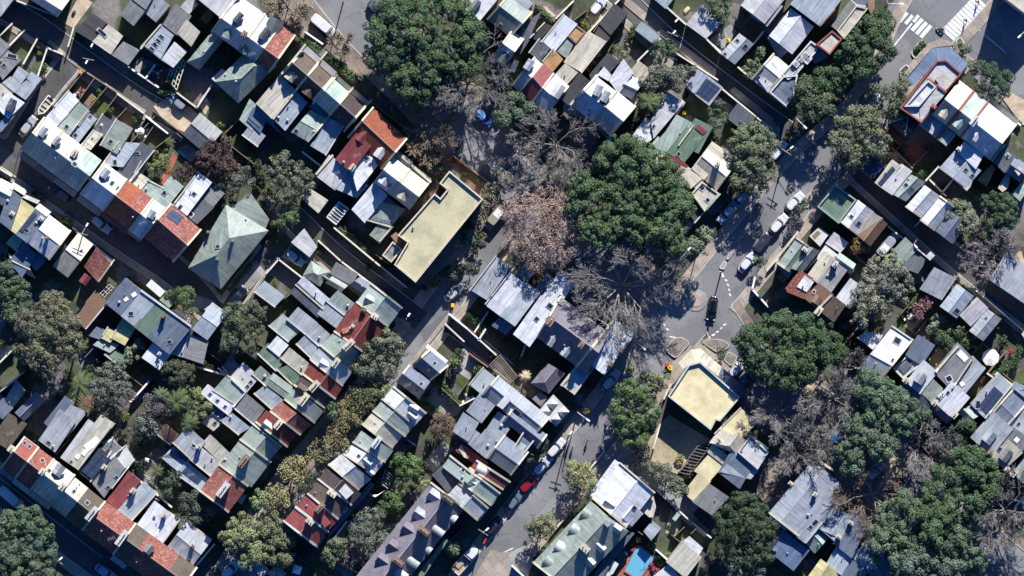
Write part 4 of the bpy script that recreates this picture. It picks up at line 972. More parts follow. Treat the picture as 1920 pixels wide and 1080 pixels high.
bare(540, 15, 40, 8, 'dry brown-leaved tree at the top edge', n0=8, seed=15, leaves=((.26, .2, .13), 4200, .17))
bare(645, 85, 24, 5, 'thin dry tree at the street corner', n0=6, seed=16, leaves=((.22, .16, .09), 900, .16))
bare(1385, 820, 34, 7, 'leafless tree over the white deck house', n0=6, seed=17)
bare(1730, 790, 34, 8, 'leafless tree below the shaded terrace fronts', n0=6, seed=18)
bare(868, 470, 34, 5, 'sprawling bare branches east of the yellow block', n0=6, seed=19, den=.75, col=(.3, .26, .22, 1))
bare(945, 320, 30, 6, 'twiggy tree by the white and silver car', n0=6, seed=21)
bare(1800, 990, 30, 7, 'leafless tree in the bottom right clearing', n0=5, seed=22) if False else None
bare(1395, 105, 1, 2, 'x') if False else None
bare(1240, 480, 40, 9, 'thin leafless tree on the junction corner', n0=6, seed=24)
tree('plane', [(1005, 405, 46), (1045, 430, 48), (985, 430, 40), (1030, 385, 36), (1070, 455, 30), (1010, 465, 40), (970, 395, 30), (1045, 475, 30), (1075, 420, 26), (965, 450, 26)], 10, 'big pink-brown plane tree in dry leaf', bark=(.5, .44, .36, 1))
bare(700, 800, 30, 6, 'bare-branched street tree among the brown ones', n0=6, seed=25, leaves=((.15, .11, .06), 900, .16)) if False else None
bare(1755, 870, 40, 8, 'twiggy tree between the two eastern figs', n0=6, seed=27)
bare(1540, 800, 46, 9, 'tangled leafless tree in the middle of the avenue', n0=7, seed=28)
# ---- palms
palm(142, 655, 24, 6, 'palm beside the huge grey-brown gum'); palm(150, 720, 30, 6, 'broad palm between two gums in the west gardens'); palm(330, 755, 30, 8, 'tall palm above the yellow-green bushy tree'); palm(355, 795, 22, 6, 'lower palm beside the tall palm')
palm(1215, 192, 30, 7, 'feathery palm beside the dappled white cottage'); palm(318, 268, 12, 3, 'fern-like palm below the grey shed'); palm(1258, 140, 14, 6, 'small palm in the grey-olive tree'); palm(295, 885, 16, 4, 'small palm behind the dark red wing'); palm(22, 585, 18, 5, 'spiky palm at the west edge'); palm(302, 740, 18, 5, 'drooping palm by the dark domed tree', col=(0.105, 0.14, 0.0875)); palm(1665, 485, 10, 4, 'small bright palm by the orange-brown tree', col=(0.21, 0.314, 0.105)); palm(985, 705, 14, 3, 'dry straw-coloured palm by the ivy wall', col=(0.525, 0.429, 0.315))
# ---- hedges
hedge([(573, 80), (602, 98)], 14, 1.6, 'short dark hedge in front of the blotchy brown terrace'); hedge([(613, 106), (640, 128), (668, 150)], 15, 1.6, 'long dark hedge in front of the dark brown terrace')
hedge([(1008, 15), (1036, 40)], 10, 2, 'clipped green hedge by the orange mat yard'); hedge([(630, 428), (692, 478)], 13, 1.8, 'green hedge along the central dark lane')
hedge([(958, 728), (1028, 792)], 8, 3, 'yellow-green ivy on the wall of the blue-grey row', col=(0.263, 0.264, 0.0875)); hedge([(1718, 95), (1735, 78)], 9, .9, 'clipped hedge in the long white-rimmed island', col=(0.0875, 0.116, 0.0613)); hedge([(1760, 55), (1770, 58)], 6, .8, 'tiny clipped hedge in the triangular island', col=(0.0875, 0.116, 0.07))
hedge([(1706, 578), (1728, 542)], 6, 2, 'slim green hedge by the open-crowned gum', col=(0.123, 0.181, 0.07)); hedge([(945, 705), (962, 718)], 6, 2.2, 'pale ivy strip at the slatted drive', col=(0.28, 0.281, 0.0875)); hedge([(1912, 650), (1900, 690)], 12, 2, 'clipped hedge at the east edge garden'); hedge([(1895, 218), (1915, 235)], 8, 1, 'clipped planter hedge beside the sandy pavement')
hedge([(825, 715), (862, 760)], 9, 1.6, 'low hedge in the green courtyard', col=(0.123, 0.165, 0.07)); hedge([(795, 755), (825, 780)], 12, 1.6, 'square hedge behind the slate-blue double house', col=(0.105, 0.148, 0.0613)); hedge([(1860, 705), (1890, 688)], 8, 1.8, 'dark hedge in the garden of the white umbrella'); hedge([(430, 545), (475, 490)], 8, 1.6, 'narrow hedge beside the hip-roofed hall', col=(0.158, 0.181, 0.07)); hedge([(590, 1070), (620, 1090)], 14, 2, 'tall green hedge at the bottom edge', col=(0.123, 0.181, 0.0788))
# ---- small garden shrubs: a few built once, then copied
protos = {}
SH = [(190, 172, 9, 'g'), (178, 190, 8, 'y'), (205, 205, 8, 'g'), (250, 125, 7, 'y'), (270, 135, 8, 'g'), (318, 150, 14, 'g'), (312, 172, 13, 'd'), (82, 128, 11, 'g'), (75, 100, 7, 'y'), (365, 200, 8, 'g'), (255, 220, 9, 'g'), (415, 235, 8, 'y'), (262, 30, 0, 'g'), (540, 560, 8, 'g'), (522, 572, 7, 'g'), (590, 455, 10, 'g'), (600, 470, 9, 'd'), (515, 530, 7, 'g'), (850, 680, 16, 'g'), (862, 665, 12, 'd'), (900, 690, 12, 'g'), (890, 700, 9, 'd'), (880, 590, 12, 'd'), (895, 600, 12, 'g'), (905, 618, 10, 'y'), (830, 735, 9, 'g'), (815, 720, 8, 'y'), (848, 750, 9, 'g'), (800, 740, 10, 'd'), (790, 760, 10, 'g'), (925, 665, 10, 'd'), (945, 640, 8, 'd'), (930, 560, 9, 'd'), (1098, 48, 9, 'y'), (1092, 40, 7, 'y'), (1110, 118, 9, 'o'), (1120, 100, 8, 'o'), (1105, 130, 8, 'o'), (1165, 50, 8, 'g'), (1190, 48, 6, 'g'), (1180, 70, 9, 'd'), (1282, 210, 7, 'y'), (1285, 178, 8, 'd'), (1370, 130, 9, 'g'), (1400, 110, 8, 'o'), (1410, 85, 8, 'g'), (1185, 60, 7, 'g'), (1475, 20, 9, 'd'), (1465, 30, 8, 'g'), (1730, 325, 8, 'g'), (1715, 325, 6, 'd'), (1690, 295, 8, 'y'), (1700, 305, 7, 'd'), (1748, 315, 6, 'g'), (1745, 205, 6, 'd'), (1760, 130, 7, 'y'), (1765, 140, 6, 'g'), (1780, 138, 6, 'g'), (1610, 475, 6, 'd'), (1670, 465, 8, 'y'), (1760, 640, 9, 'g'), (1745, 625, 8, 'd'), (1780, 655, 10, 'g'), (1800, 670, 8, 'd'), (1815, 620, 9, 'g'), (1830, 580, 9, 'd'), (1860, 610, 13, 'd'), (1880, 640, 12, 'd'), (1875, 600, 10, 'g'), (1885, 680, 11, 'g'), (1895, 660, 8, 'p'), (1880, 690, 8, 'd'), (1710, 600, 8, 'd'), (1690, 590, 7, 'g'), (1715, 620, 7, 'd'), (1845, 710, 6, 'd'), (1225, 1010, 10, 'y'), (1222, 1022, 9, 'g'), (1235, 1045, 10, 'g'), (1198, 1010, 9, 'd'), (1240, 1056, 8, 'y'), (1222, 1060, 7, 'p'), (1230, 1070, 8, 'p'), (1182, 1030, 7, 'p'), (1255, 1040, 7, 'y'), (1275, 1000, 7, 'g'), (1290, 1015, 8, 'd'), (700, 870, 10, 'd'), (715, 905, 12, 'g'), (700, 895, 9, 'd'), (725, 885, 10, 'd'), (720, 855, 8, 'g'), (790, 870, 12, 'd'), (775, 915, 10, 'd'), (655, 1000, 10, 'g'), (640, 1035, 8, 'g'), (585, 1070, 9, 'g'), (670, 1065, 10, 'd'), (725, 1075, 8, 'd'), (810, 1065, 7, 'g'), (232, 822, 10, 'd'), (238, 850, 9, 'd'), (265, 870, 12, 'd'), (248, 885, 8, 'y'), (285, 905, 10, 'd'), (310, 860, 14, 'd'), (335, 880, 10, 'd'), (265, 835, 10, 'd'), (225, 830, 7, 'g'), (320, 890, 9, 'd'), (300, 940, 8, 'd'), (345, 925, 8, 'g'), (180, 760, 9, 'd'), (185, 670, 12, 'd'), (160, 640, 12, 'y'), (170, 690, 11, 'd'), (130, 700, 11, 'd'), (110, 745, 12, 'd'), (145, 750, 12, 'g'), (165, 790, 12, 'd'), (170, 830, 12, 'd'), (120, 780, 9, 'd'), (235, 780, 9, 'y'), (285, 720, 10, 'd'), (310, 665, 10, 'd'), (395, 690, 10, 'd'), (385, 745, 9, 'y'), (295, 640, 8, 'd'), (35, 620, 10, 'g'), (15, 610, 9, 'd'), (50, 595, 9, 'd'), (5, 645, 8, 'y'), (40, 510, 7, 'd'), (120, 412, 12, 'y'), (130, 420, 9, 'g'), (110, 408, 7, 'r'), (80, 375, 8, 'r'), (65, 365, 7, 'd'), (250, 448, 7, 'd'), (305, 378, 5, 'g'), (355, 540, 8, 'y'), (420, 250, 9, 'y'), (430, 262, 8, 'g'), (460, 260, 8, 'd'), (470, 300, 12, 'g'), (485, 310, 12, 'd'), (490, 330, 12, 'd'), (500, 360, 12, 'g'), (480, 350, 10, 'd'), (470, 275, 9, 'd'), (515, 300, 12, 'y'), (490, 385, 10, 'd'), (325, 30, 0, 'g'), (690, 500, 9, 'd'), (700, 460, 7, 'd'), (870, 330, 9, 'd'), (845, 300, 9, 'r'), (860, 280, 9, 'd'), (830, 320, 10, 'd'), (800, 300, 12, 'd'), (815, 285, 12, 'd'), (780, 275, 9, 'd'), (925, 350, 9, 'y'), (900, 340, 8, 'y'), (885, 410, 9, 'd'), (905, 440, 9, 'y'), (875, 450, 10, 'd'), (890, 470, 9, 'd'), (840, 505, 10, 'd'), (815, 530, 10, 'g'), (795, 540, 8, 'd'), (880, 425, 9, 'd'), (1145, 260, 9, 'g'), (1200, 240, 8, 'd'), (1195, 225, 8, 'd'), (1180, 265, 10, 'g'), (1290, 245, 7, 'd'), (1330, 250, 9, 'd'), (1180, 690, 10, 'y'), (1100, 770, 9, 'y'), (1088, 765, 8, 'p'), (1075, 760, 8, 'd'), (1235, 710, 8, 'y'), (985, 660, 7, 'g'), (975, 668, 7, 'g'), (990, 655, 6, 'y'), (968, 690, 8, 'd'), (1105, 725, 9, 'd'), (1650, 870, 8, 'r'), (1580, 850, 8, 'r'), (1510, 1075, 8, 'y'), (1455, 1070, 8, 'g'), (1480, 1078, 7, 'd'), (1350, 880, 8, 'd'), (1290, 890, 10, 'd'), (1300, 875, 9, 'd'), (1275, 860, 9, 'y'), (1180, 890, 8, 'd'), (1560, 640, 9, 'd'), (1570, 610, 9, 'd'), (1590, 640, 9, 'd'), (1585, 600, 9, 'd'), (1835, 770, 8, 'd'), (1700, 690, 6, 'd'), (1740, 690, 5, 'y'), (455, 1035, 10, 'd'), (420, 1010, 10, 'y'), (400, 1020, 8, 'd'), (430, 975, 9, 'y'), (405, 985, 8, 'y')]
SHC = {'g': ((0.105, 0.165, 0.0613), 'leafy green'), 'y': ((0.228, 0.231, 0.0788), 'pale green'), 'd': ((0.063, 0.0907, 0.0525), 'dark green'), 'o': ((0.525, 0.281, 0.0875), 'orange-leaved'), 'r': ((0.35, 0.116, 0.0875), 'reddish'), 'p': ((0.42, 0.099, 0.158), 'pink-flowered')}
def small_proto(seed):
    root = empty('shrub', (0, 0, 0)); rd = random.Random(seed)
    cs = []; rs = []
    for _ in range(14):
        d = rnd_dir(1, 0)[0]; cs.append((d[0]*.62, d[1]*.62, .55+d[2]*.5)); rs.append(rd.uniform(.3, .45))
    v, tn = clump_leaves(cs, rs, 130, .17, .85, -.3, .65); leafmesh('foliage', v, root, (.06, .1, .035, 1), (0, 0, 0), tn)
    m = MB(); m.cyl((0, 0), .05, 0, .7, 6); m.build('stem', 'bark', root, (.15, .12, .1, 1)); return root
pr_ = [small_proto(i) for i in range(5)]; used = set()
for i, (x, y, r_, c) in enumerate(SH):
    if r_ == 0: continue
    k = i % 5; o = pr_[k] if k not in used else copy_tree(pr_[k]); used.add(k)
    o.location = W(x, y, 0); s_ = r_*P; o.scale = (s_*random.uniform(.85, 1.2), s_*random.uniform(.85, 1.2), s_*random.uniform(1.0, 1.7)); o.rotation_euler = (0, 0, random.uniform(0, 6.3))
    for ch in o.children:
        if ch.name.startswith('foliage'): q_ = random.uniform(.85, 1.15); ch.color = tuple(v*q_ for v in SHC[c][0])+(1,)
    TREES.append((o, SHC[c][1]+' shrub', 'shrub', (x, y), 'garden shrubs'))
# ================================================================ houses, tile by tile (coordinates read from the photograph as a map)
T(0, 0)
N('blue-white roofed cottage|at the northwest end of the dark lane').s(-140, 130, 0, 118, 120, -40, 'L', 5, 5.4)
h = N('dappled blue-white roofed house|above the tan builder yard').g(200, -20, 425, 122, 545, -45, 'L', 5, 6.6, f=.28, pw='ab')
h = N('dark flat-roofed lane garage|with a dark charcoal roof', 'lane_garage', 'garage', wc='A').p([556, 228, 695, 98, 800, 170, 692, 310], 2.7, 'k')
h = N('cream-grey lane garage|with a long dark roof slot', 'lane_garage', 'garage').p([692, 312, 812, 180, 925, 268, 832, 408], 2.9, 'w').sl(765, 245, 8, 24, .0)
h = N('plain grey lane garage|beside the white table courtyard', 'lane_garage', 'garage').p([836, 412, 925, 310, 1048, 375, 962, 490], 2.6, 'g')
h = N('ribbed grey roofed house|over a dark sunken yard').s(912, 108, 1000, 182, 1095, 60, 'g', 5.6, 6.2).s(1000, -10, 1090, 60, 1160, -60, 'g', 6.3, 6.4)
N('pale grey roofed house|beside the ribbed grey roof').s(1080, 78, 1168, 155, 1260, 40, 'G', 5.2, 5.8)
h = N('louvre skylit grey house|with four tilted skylight panes').p([1085, 348, 1215, 185, 1305, 262, 1205, 445], 5.0, 'B').p([1207, 447, 1308, 312, 1405, 385, 1300, 508], 4.6, 'L')
h.s(1340, 250, 1432, 335, 1490, 240, 'w', 5.6, 6).s(1230, 180, 1335, 262, 1425, 120, 'g', 5.2)
for i in range(4): h.sl(1140+i*24, 365-i*30, 6, 13, .0)
h.pw(1060, 350, 1205, 185)
h = N('lavender-roofed terrace|with a slanted dormer window', pw) if False else N('lavender-roofed terrace|beside the tall hipped dormers')
ROW(1660, 135, 1980, 362, 125, 215)
h.r(0, 250, 'L', pw='ab', zr=9).dm(1760, 165, 1815, 100, 46, 'd').ch(1833, 255, 8, 10, 1.2, 'A')
h.dm(1690, 285, 1720, 215, 62, 'e').dm(1835, 405, 1870, 330, 60, 'e')
h = N('dark dormered lavender terrace|with a green gablet and street gable').r(250, 392, 'L', pw='b', zr=9).dm(1955, 290, 2010, 215, 50, 'd')
h.dm(2080, 140, 2010, 285, 120, 'd', h=1.8)
h = N('red-tiled end terrace|with bare branches across its lit slope').r(394, 525, 'r', pw='b', zr=9)
h = N('white roof above brown pergola terrace|beside the cream parapet').p([1455, -30, 1650, 130, 1790, -30, 1600, -150], 7, 'L').pw(1650, 135, 1800, -40, w=.4).p([1350, 55, 1420, -30, 1490, 30, 1420, 105], 3.2, 'G').p([1500, 140, 1565, 60, 1620, 100, 1550, 180], 3, 'b')
h = N('long green-gabled house|with a hipped south end by the trellis').g(1402, 465, 1585, 240, 1675, 300, 'e', 4.2, 5.9, ha=95, f=.55).vt(1530, 385)
h = N('green hip-roofed villa|with two roof vents and a small sunroom').g(1612, 615, 1900, 330, 2075, 490, 'e', 4.6, 7.2, ha=150, hb=120).vt(1770, 610).vt(1690, 560)
h.vs(1710, 690, 1750, 645, 1838, 715, 'V', 3, 2.8, 'sunroom_roof').s(1600, 590, 1665, 525, 1690, 545, 'V', 3.1, 3.3)
h.dm(1810, 400, 1850, 340, 65, 'e')
h = N('grey two-tone shed|at the lane end near the fern garden', 'garden_shed', 'shed').g(1500, 845, 1668, 988, 1535, 1150, 'g', 2.8, 4.0)
N('pale hipped shed corner|right of the grey two-tone shed', 'garden_shed', 'shed').s(1805, 895, 1890, 970, 1960, 830, 'n', 3, 3.3)
# left edge, street of the boat trailer
h = N('solar-striped grey house|beside the courtyard of bins').p([-60, 470, 60, 375, 160, 445, 20, 600], 4.8, 'g').sl(90, 420, 22, 8, .9).sl(30, 490, 8, 8)
h.p([-100, 330, -20, 260, 75, 345, 0, 430], 5, 'g')
N('pale grey stepped-roof house|west of the boat trailer').p([85, 585, 140, 495, 220, 550, 140, 650], 4.8, 'G').p([140, 645, 200, 600, 270, 650, 190, 750, 105, 690], 5.2, 'B').p([200, 590, 235, 535, 315, 590, 265, 650], 4.9, 'B').p([15, 620, 80, 570, 145, 640, 105, 695], 5, 'G')
ROW(-60, 700, 110, 830, 130, 130)
h = N('white-roofed end house|with a grey dormer beside the sedan').p([-50, 780, 65, 690, 185, 770, 60, 895], 6, 'W').dm(60, 830, 105, 745, 55, 'd').vt(70, 770)
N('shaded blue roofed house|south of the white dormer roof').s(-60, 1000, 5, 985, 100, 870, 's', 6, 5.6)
N('beige-roofed house|at the west edge by the boat street').p([-100, 640, 10, 625, 95, 700, -30, 830], 5.6, 'w')

# ---------------------------------------------------------------- the long row of terraces on the west street
T(0, 1)
ROW(245, -80, 1060, 530, 152, 148)
GA = 'terraces along the west street'
h = N('cream-fronted terrace with two dormers|at the northwest end of its row', group=GA).r(0, 165, 'c', pw='ab').dm(300, -60, 345, -125, 50, 'G').v(0, 165, 158, 205, 'g')
h = N('second dormered cream terrace|with a slim grey dormer', group=GA).r(165, 345, 'w', pw='').dm(400, 5, 445, -50, 46, 'G').v(165, 345, 158, 205, 'd')
h.ch(560, 70, 9, 14, 1.3)
h = N('plain green-grey terrace|with one rear skylight', group=GA).r(345, 535, 'n', pw='').sl(560, 150, 11, 9).v(345, 535, 158, 200, 'g').ch(690, 248, 8, 14, 1.4)
h = N('white terrace with two framed skylights|and a pointed dormer', group=GA).r(562, 770, 'W', pw='ab').dm(765, 250, 810, 190, 60, 'G').sl(840, 295, 9, 12, 0, (.4, .42, .35, 1)).sl(887, 335, 9, 12, 0, (.4, .42, .35, 1)).v(562, 770, 158, 205, 'g')
h = N('bright orange-tiled terrace|between white and mottled red roofs', group=GA).r(775, 915, 'o', pw='').v(775, 915, 158, 195, 'k')
h = N('mottled red-tiled terrace|beside the bright orange roof', group=GA).r(915, 1015, 'r', pw='b').v(915, 1015, 158, 195, 'k')
h = N('narrow white terrace with grey dormer|beside the mottled red tiles', group=GA).r(1017, 1125, 'W', pw='b').dm(1120, 555, 1155, 500, 55, 'G').v(1017, 1125, 156, 175, 'g')
ROW(1190, 572, 1400, 755, 165, 155)
h = N('large red-tiled end terrace|with four solar panels', group=GA).r(-10, 285, 'r', pw='ab', zr=9).sp(1245, 545, 1290, 485, 1378, 545, 2, 2)
# their rear wings
GB = 'rear wings of the west street terraces'
def wing(lbl): return N(lbl, 'rear_wing', 'house', GB)
T(0, 0)
wing('white rear wing|northmost, beside the narrow fenced yards').s(425, 795, 515, 692, 582, 755, 'W', 4.8, 5.1).s(345, 890, 428, 797, 500, 850, 'W', 5, 5.3)
wing('green-grey rear wing with one skylight|beside the white wing').s(512, 862, 582, 760, 662, 835, 'e', 4.8, 5).s(432, 948, 512, 866, 578, 925, 'n', 5.2, 5.4).sl(500, 950, 8, 8)
wing('long pale-blue rear wing|with two small skylights').s(515, 1030, 655, 848, 715, 892, 'B', 4.6, 5.1).sl(677, 872, 6, 6).sl(565, 1015, 9, 8)
wing('dark flat rear wing|with an oval roof light').s(705, 975, 772, 868, 843, 920, 'd', 3.6).vt(762, 940, .35)
wing('cream rear lean-to|below the dark flat wing').s(620, 1090, 705, 985, 762, 1010, 'c', 4)
wing('large green-grey rear wing|beside the white garden table').s(765, 1085, 875, 905, 985, 965, 'e', 4.8).sl(830, 1062, 9, 9)
T(0, 1)
wing('blue-white long rear wing|with an oval vent and skylight').s(775, 155, 895, -10, 1040, 0, 'B', 4.6, 5).s(775, 155, 878, 213, 1040, 0, 'B', 4.65, 5.05).vt(897, 40, .3).sl(862, 138, 8, 12, .9)
wing('dark olive rear wing|west of the round green tree').s(880, 215, 962, 275, 1142, 50, 'd', 4.4, 4.9).sl(1020, 70, 6, 16, .9)
wing('small cream rear wing|behind the orange tiles').s(985, 285, 1040, 220, 1110, 268, 'c', 3.8).s(1020, 215, 1062, 140, 1092, 160, 'c', 3)
wing('sage rear wing with round vent|behind the mottled red tiles').s(1050, 365, 1112, 282, 1215, 335, 'n', 3.9, 4.2).vt(1098, 335, .28)
wing('pale sage rear wing|under the dark-leaved tree').s(1140, 430, 1280, 250, 1365, 320, 'n', 4.4, 4.8).sl(1232, 370, 8, 10)
wing('big white rear wing|north of the solar panelled terrace').s(1312, 455, 1490, 220, 1578, 290, 'W', 4.8, 5.3).sl(1455, 375, 8, 9).sl(1345, 480, 16, 7).pw(1310, 440, 1385, 345)
wing('dark grey rear wing|beside the big white wing').s(1397, 530, 1512, 415, 1592, 475, 'd', 4.3, 4.6).sl(1432, 528, 10, 10, 0, (.6, .6, .58, 1)).s(1530, 400, 1612, 302, 1672, 372, 'g', 4.2)
# west side of that street
h = N('grey-cream gabled house|at the west edge of the street').g(-60, 420, 45, 475, 110, 310, 'w', 5.4, 6.6).vs(75, 320, 180, 385, 205, 350, 'c')
h = N('dark roofed house with round vent|beside the yellow roof').s(0, 575, 78, 345, 152, 402, 'D', 6, 6.4).vt(58, 425, .3).vs(165, 400, 280, 450, 300, 425, 'e')
h = N('pale yellow-roofed house|with a small cream chimney').s(15, 590, 150, 415, 252, 488, 'y', 5.6, 5.9).ch(95, 522, 7, 8, .8).p([45, 745, 108, 668, 205, 720, 130, 815], 3.6, 'Y')
h = N('dark solar-strip house|between yellow and white roofs').s(110, 662, 252, 490, 345, 560, 'D', 5.7, 6).sp(130, 640, 240, 500, 282, 530, 4, 1).sl(200, 650, 9, 10).vt(272, 590, .3).ch(310, 560, 8, 8, .6, 'V').vs(262, 480, 350, 545, 385, 510, 'V')
h = N('bright white-gabled house|with a brick chimney').g(210, 745, 368, 865, 528, 650, 'W', 5.6, 7.0, pw='b').ch(356, 702, 5, 6, 1.6, 'A').vt(318, 705, .25)
h = N('cream and charcoal gabled cottage|facing the street lamp').g(395, 915, 508, 1002, 700, 752, 'w', 3.8, 5.6).vs(465, 800, 490, 750, 520, 790, 'V', 3, 2.8)
h = N('small red-tiled cottage|with a red gablet behind').s(640, 920, 738, 1030, 822, 897, 'r', 4.6, 5.8).s(640, 918, 708, 808, 822, 897, 'r', 4.62, 5.82).dm(615, 1045, 660, 985, 62, 'R', h=1.2).vs(725, 790, 840, 880, 815, 905, 'V', 3.6, 3.2).pw(740, 1030, 855, 870)
h = N('dark blue shed-roofed house|below the yellow roof').s(75, 885, 165, 985, 265, 835, 's', 3.4).s(215, 870, 270, 940, 345, 860, 's', 3.2).g(130, 945, 265, 1010, 190, 880, 'w', 2.8, 3.6)
h = N('hip-roofed hall|with grey-green sheets and ridge vents', 'community_hall', 'hall', wc='A')
def q(*a):
    return [S(a[i], a[i+1])+(a[i+2],) for i in range(0, len(a), 3)]
h.faces([q(1695, 455, 4.4, 1720, 705, 7.6, 1620, 835, 7.6, 1410, 932, 4.4), q(1410, 932, 4.4, 1620, 835, 7.6, 1655, 1090, 4.4), q(1655, 1090, 4.4, 1620, 835, 7.6, 1720, 705, 7.6, 2015, 650, 4.4), q(2015, 650, 4.4, 1720, 705, 7.6, 1695, 455, 4.4)], 'e')
h.p([1725, 500, 1740, 465, 1885, 375, 2020, 565, 1990, 640], 4.0, 'e').ch(1562, 660, 5, 5, 1.2, 'K', 1).ch(1745, 725, 5, 5, 1, 'E', 1).ch(1632, 862, 5, 5, 1, 'E', 1).sl(1632, 768, 8, 9).vt(1760, 490, .2).vt(1845, 565, .2)

# ---------------------------------------------------------------- blue/green row below
T(0, 2)
h = N('rust-roofed outbuilding|with patchy brown sheets and white edge', 'outbuilding', 'shed').s(560, 215, 645, 303, 800, 118, 'h', 3.2, 3.6).pw(645, 305, 800, 118, 'V')
h = N('dark blue-roofed row house|with two bright roof lights').s(800, 112, 920, 208, 1062, 30, 'D', 6, 6.5).sl(1005, 50, 8, 10, .3, (.7, .7, .68, 1), 'lens').sl(945, 85, 7, 9, .3, (.7, .7, .68, 1), 'lens').vt(895, 105, .3)
h = N('pale blue row house|with one dark skylight').s(920, 210, 1012, 282, 1158, 105, 'B', 6, 6.5).sl(982, 192, 9, 11, .9)
h = N('deep green-roofed row house|between two blue roofs').s(1015, 288, 1110, 362, 1262, 178, 'E', 6, 6.5)
h = N('slate-blue end row house|with one chimney and skylight').s(1113, 366, 1270, 488, 1420, 300, 'D', 6, 6.5, ).ch(1228, 212, 6, 8, 1.4, 'K').sl(1270, 405, 8, 11, .6).pw(1060, 20, 1430, 285, 'V', .35)
h.vs(1095, -20, 1200, 70, 1240, 25, 'V', 3.8, 3.4).vs(1195, 90, 1270, 150, 1305, 110, 'E', 3.8, 3.4)
h.vs(1310, 165, 1420, 250, 1445, 225, 'w', 3.2, 3.0)
h = N('yellow-roofed rear wing|behind the pale blue row house', 'rear_wing').s(845, 372, 925, 242, 1012, 290, 'y', 4, 4.3).s(770, 372, 812, 305, 866, 332, 'y', 3.6)
N('small green rear wing|stepping down from the yellow roof', 'rear_wing').s(712, 425, 768, 378, 880, 430, 'n', 3).s(800, 498, 850, 450, 950, 530, 'E', 2.9).s(680, 355, 725, 300, 815, 330, 'D', 3)
N('square white roof house|beside a drab olive tree').s(1075, 520, 1192, 602, 1265, 505, 'W', 4.6, 4.8).ch(1196, 492, 5, 6, .8, 'V').vt(1188, 575, .2)
h = N('blue-white steep roofed house|with long branch shadows').g(1440, 310, 1555, 392, 1705, 190, 'B', 5.4, 6.1).p([1600, 110, 1700, 190, 1640, 240, 1530, 160], 5.5, 'L').s(1282, 488, 1382, 514, 1420, 350, 'B', 4.2, 4.8).s(1382, 514, 1420, 350, 1555, 395, 'g', 4.4, 5).pw(1365, 480, 1435, 310, 'V')
N('tree-shaded shingle house|at the west edge below the palms').g(-80, 850, 85, 720, 195, 612, 'G', 4, 5.2, f=.4).p([40, 830, 120, 690, 195, 770, 100, 895], 3.6, 'w').p([-100, 900, 0, 790, 100, 900, 20, 985], 4, 'D')
N('long dappled slate-blue roof|between shaded gardens').g(110, 935, 265, 780, 335, 845, 'D', 4.6, 5.6).s(340, 1010, 395, 1060, 545, 870, 'D', 4.6, 5).s(395, 1060, 500, 1110, 640, 935, 'G', 4.6, 5)
h = N('long beige-decked roof terrace house|with white edge strips')
T(0, 3)
h.s(465, 190, 500, 215, 700, -60, 'L', 5.8, 5.9).s(500, 215, 590, 275, 850, -60, 'w', 5.7, 6.2).sl(690, 90, 14, 30, .3, (.75, .75, .72, 1), 'lens').sl(582, 185, 8, 9, 0, (.75, .75, .72, 1), 'lens').sl(635, 155, 8, 12, 0, (.75, .75, .72, 1), 'lens').pw(585, 280, 830, -40).sl(535, 222, 5, 5)
# ---------------------------------------------------------------- southwest row
ROW(55, 110, 480, 430, 150, 135)
GC = 'red and brown roofed terraces of the southwest row'
h = N('plain red-roofed terrace|with two dark roof panels', group=GC).r(60, 190, 'P', pw='ab').sl(185, 82, 7, 9).sl(222, 108, 7, 9).v(60, 190, 156, 190, 'D').ch(85, 125, 9, 12, 1.4)
h = N('lichened red-tiled terrace|with a single square skylight', group=GC).r(190, 335, 'r', pw='b').sl(318, 212, 8, 9, .5, (.5, .3, .2, 1)).v(190, 335, 156, 195, 'G').ch(318, 295, 8, 12, 1.3)
h = N('cream terrace with hooded dormer|below the long deck', group=GC).r(335, 530, 'c', pw='b').dm(415, 320, 465, 250, 75, 'G').sl(370, 290, 7, 8).v(335, 530, 156, 195, 'G').ch(470, 408, 9, 14, 1.5)
ROW(480, 442, 690, 610, 145, 130)
h = N('off-white terrace with three roof vents|beside the big solar roof', group=GC).r(0, 130, 'w', pw='').vt(575, 415, .15).vt(597, 390, .15).sl(555, 445, 7, 9)
h = N('brown-roofed terrace|beside a row of chimney pots', group=GC).r(130, 290, 'b', pw='b').sl(655, 530, 9, 9).ch(690, 612, 10, 28, 1.5, 'V', 5)
ROW(705, 632, 1440, 1165, 145, 140)
h = N('moss-patched red-tiled terrace|next to the dark red metal wing', group=GC).r(0, 155, 'r', pw='')
h = N('speckled red-tiled terrace|with a tall pale chimney stack', group=GC).r(155, 285, 'r', pw='').ch(915, 795, 10, 30, 1.5, 'V', 5)
h = N('plain brown-tiled terrace|between two red tiled roofs', group=GC).r(285, 415, 'b', pw='a').v(285, 415, 150, 190, 'G')
h = N('red-tiled terrace with boxy dormer|near the south end', group=GC).r(415, 545, 'r', pw='').dm(1095, 905, 1140, 850, 60, 'g').ch(1160, 945, 7, 10, 1.4)
h = N('pale-speckled red-tiled terrace|near the south end of its row', group=GC).r(545, 690, 'r', pw='')
h = N('brown-tiled end terrace|at the south frame edge', group=GC).r(690, 850, 'b', pw='b')
GD = 'rear wings of the southwest row'
wing2 = lambda l: N(l, 'rear_wing', 'house', GD)
wing2('tree-shaded grey rear wing|behind the lichened tiles').s(300, 60, 410, 140, 560, -80, 'G', 5, 5.4).vt(400, 105, .3).sl(365, 80, 10, 6)
h = wing2('solar-covered rear wing|with ten dark panels and a chimney').s(600, 300, 690, 368, 830, 190, 'k', 5, 5.4).s(690, 370, 780, 480, 925, 270, 'g', 4.9, 5.3).s(755, 135, 830, 190, 900, 120, 'g', 4.6).sp(608, 290, 745, 140, 828, 205, 3, 2, .3).ch(785, 262, 8, 9, 1.6)
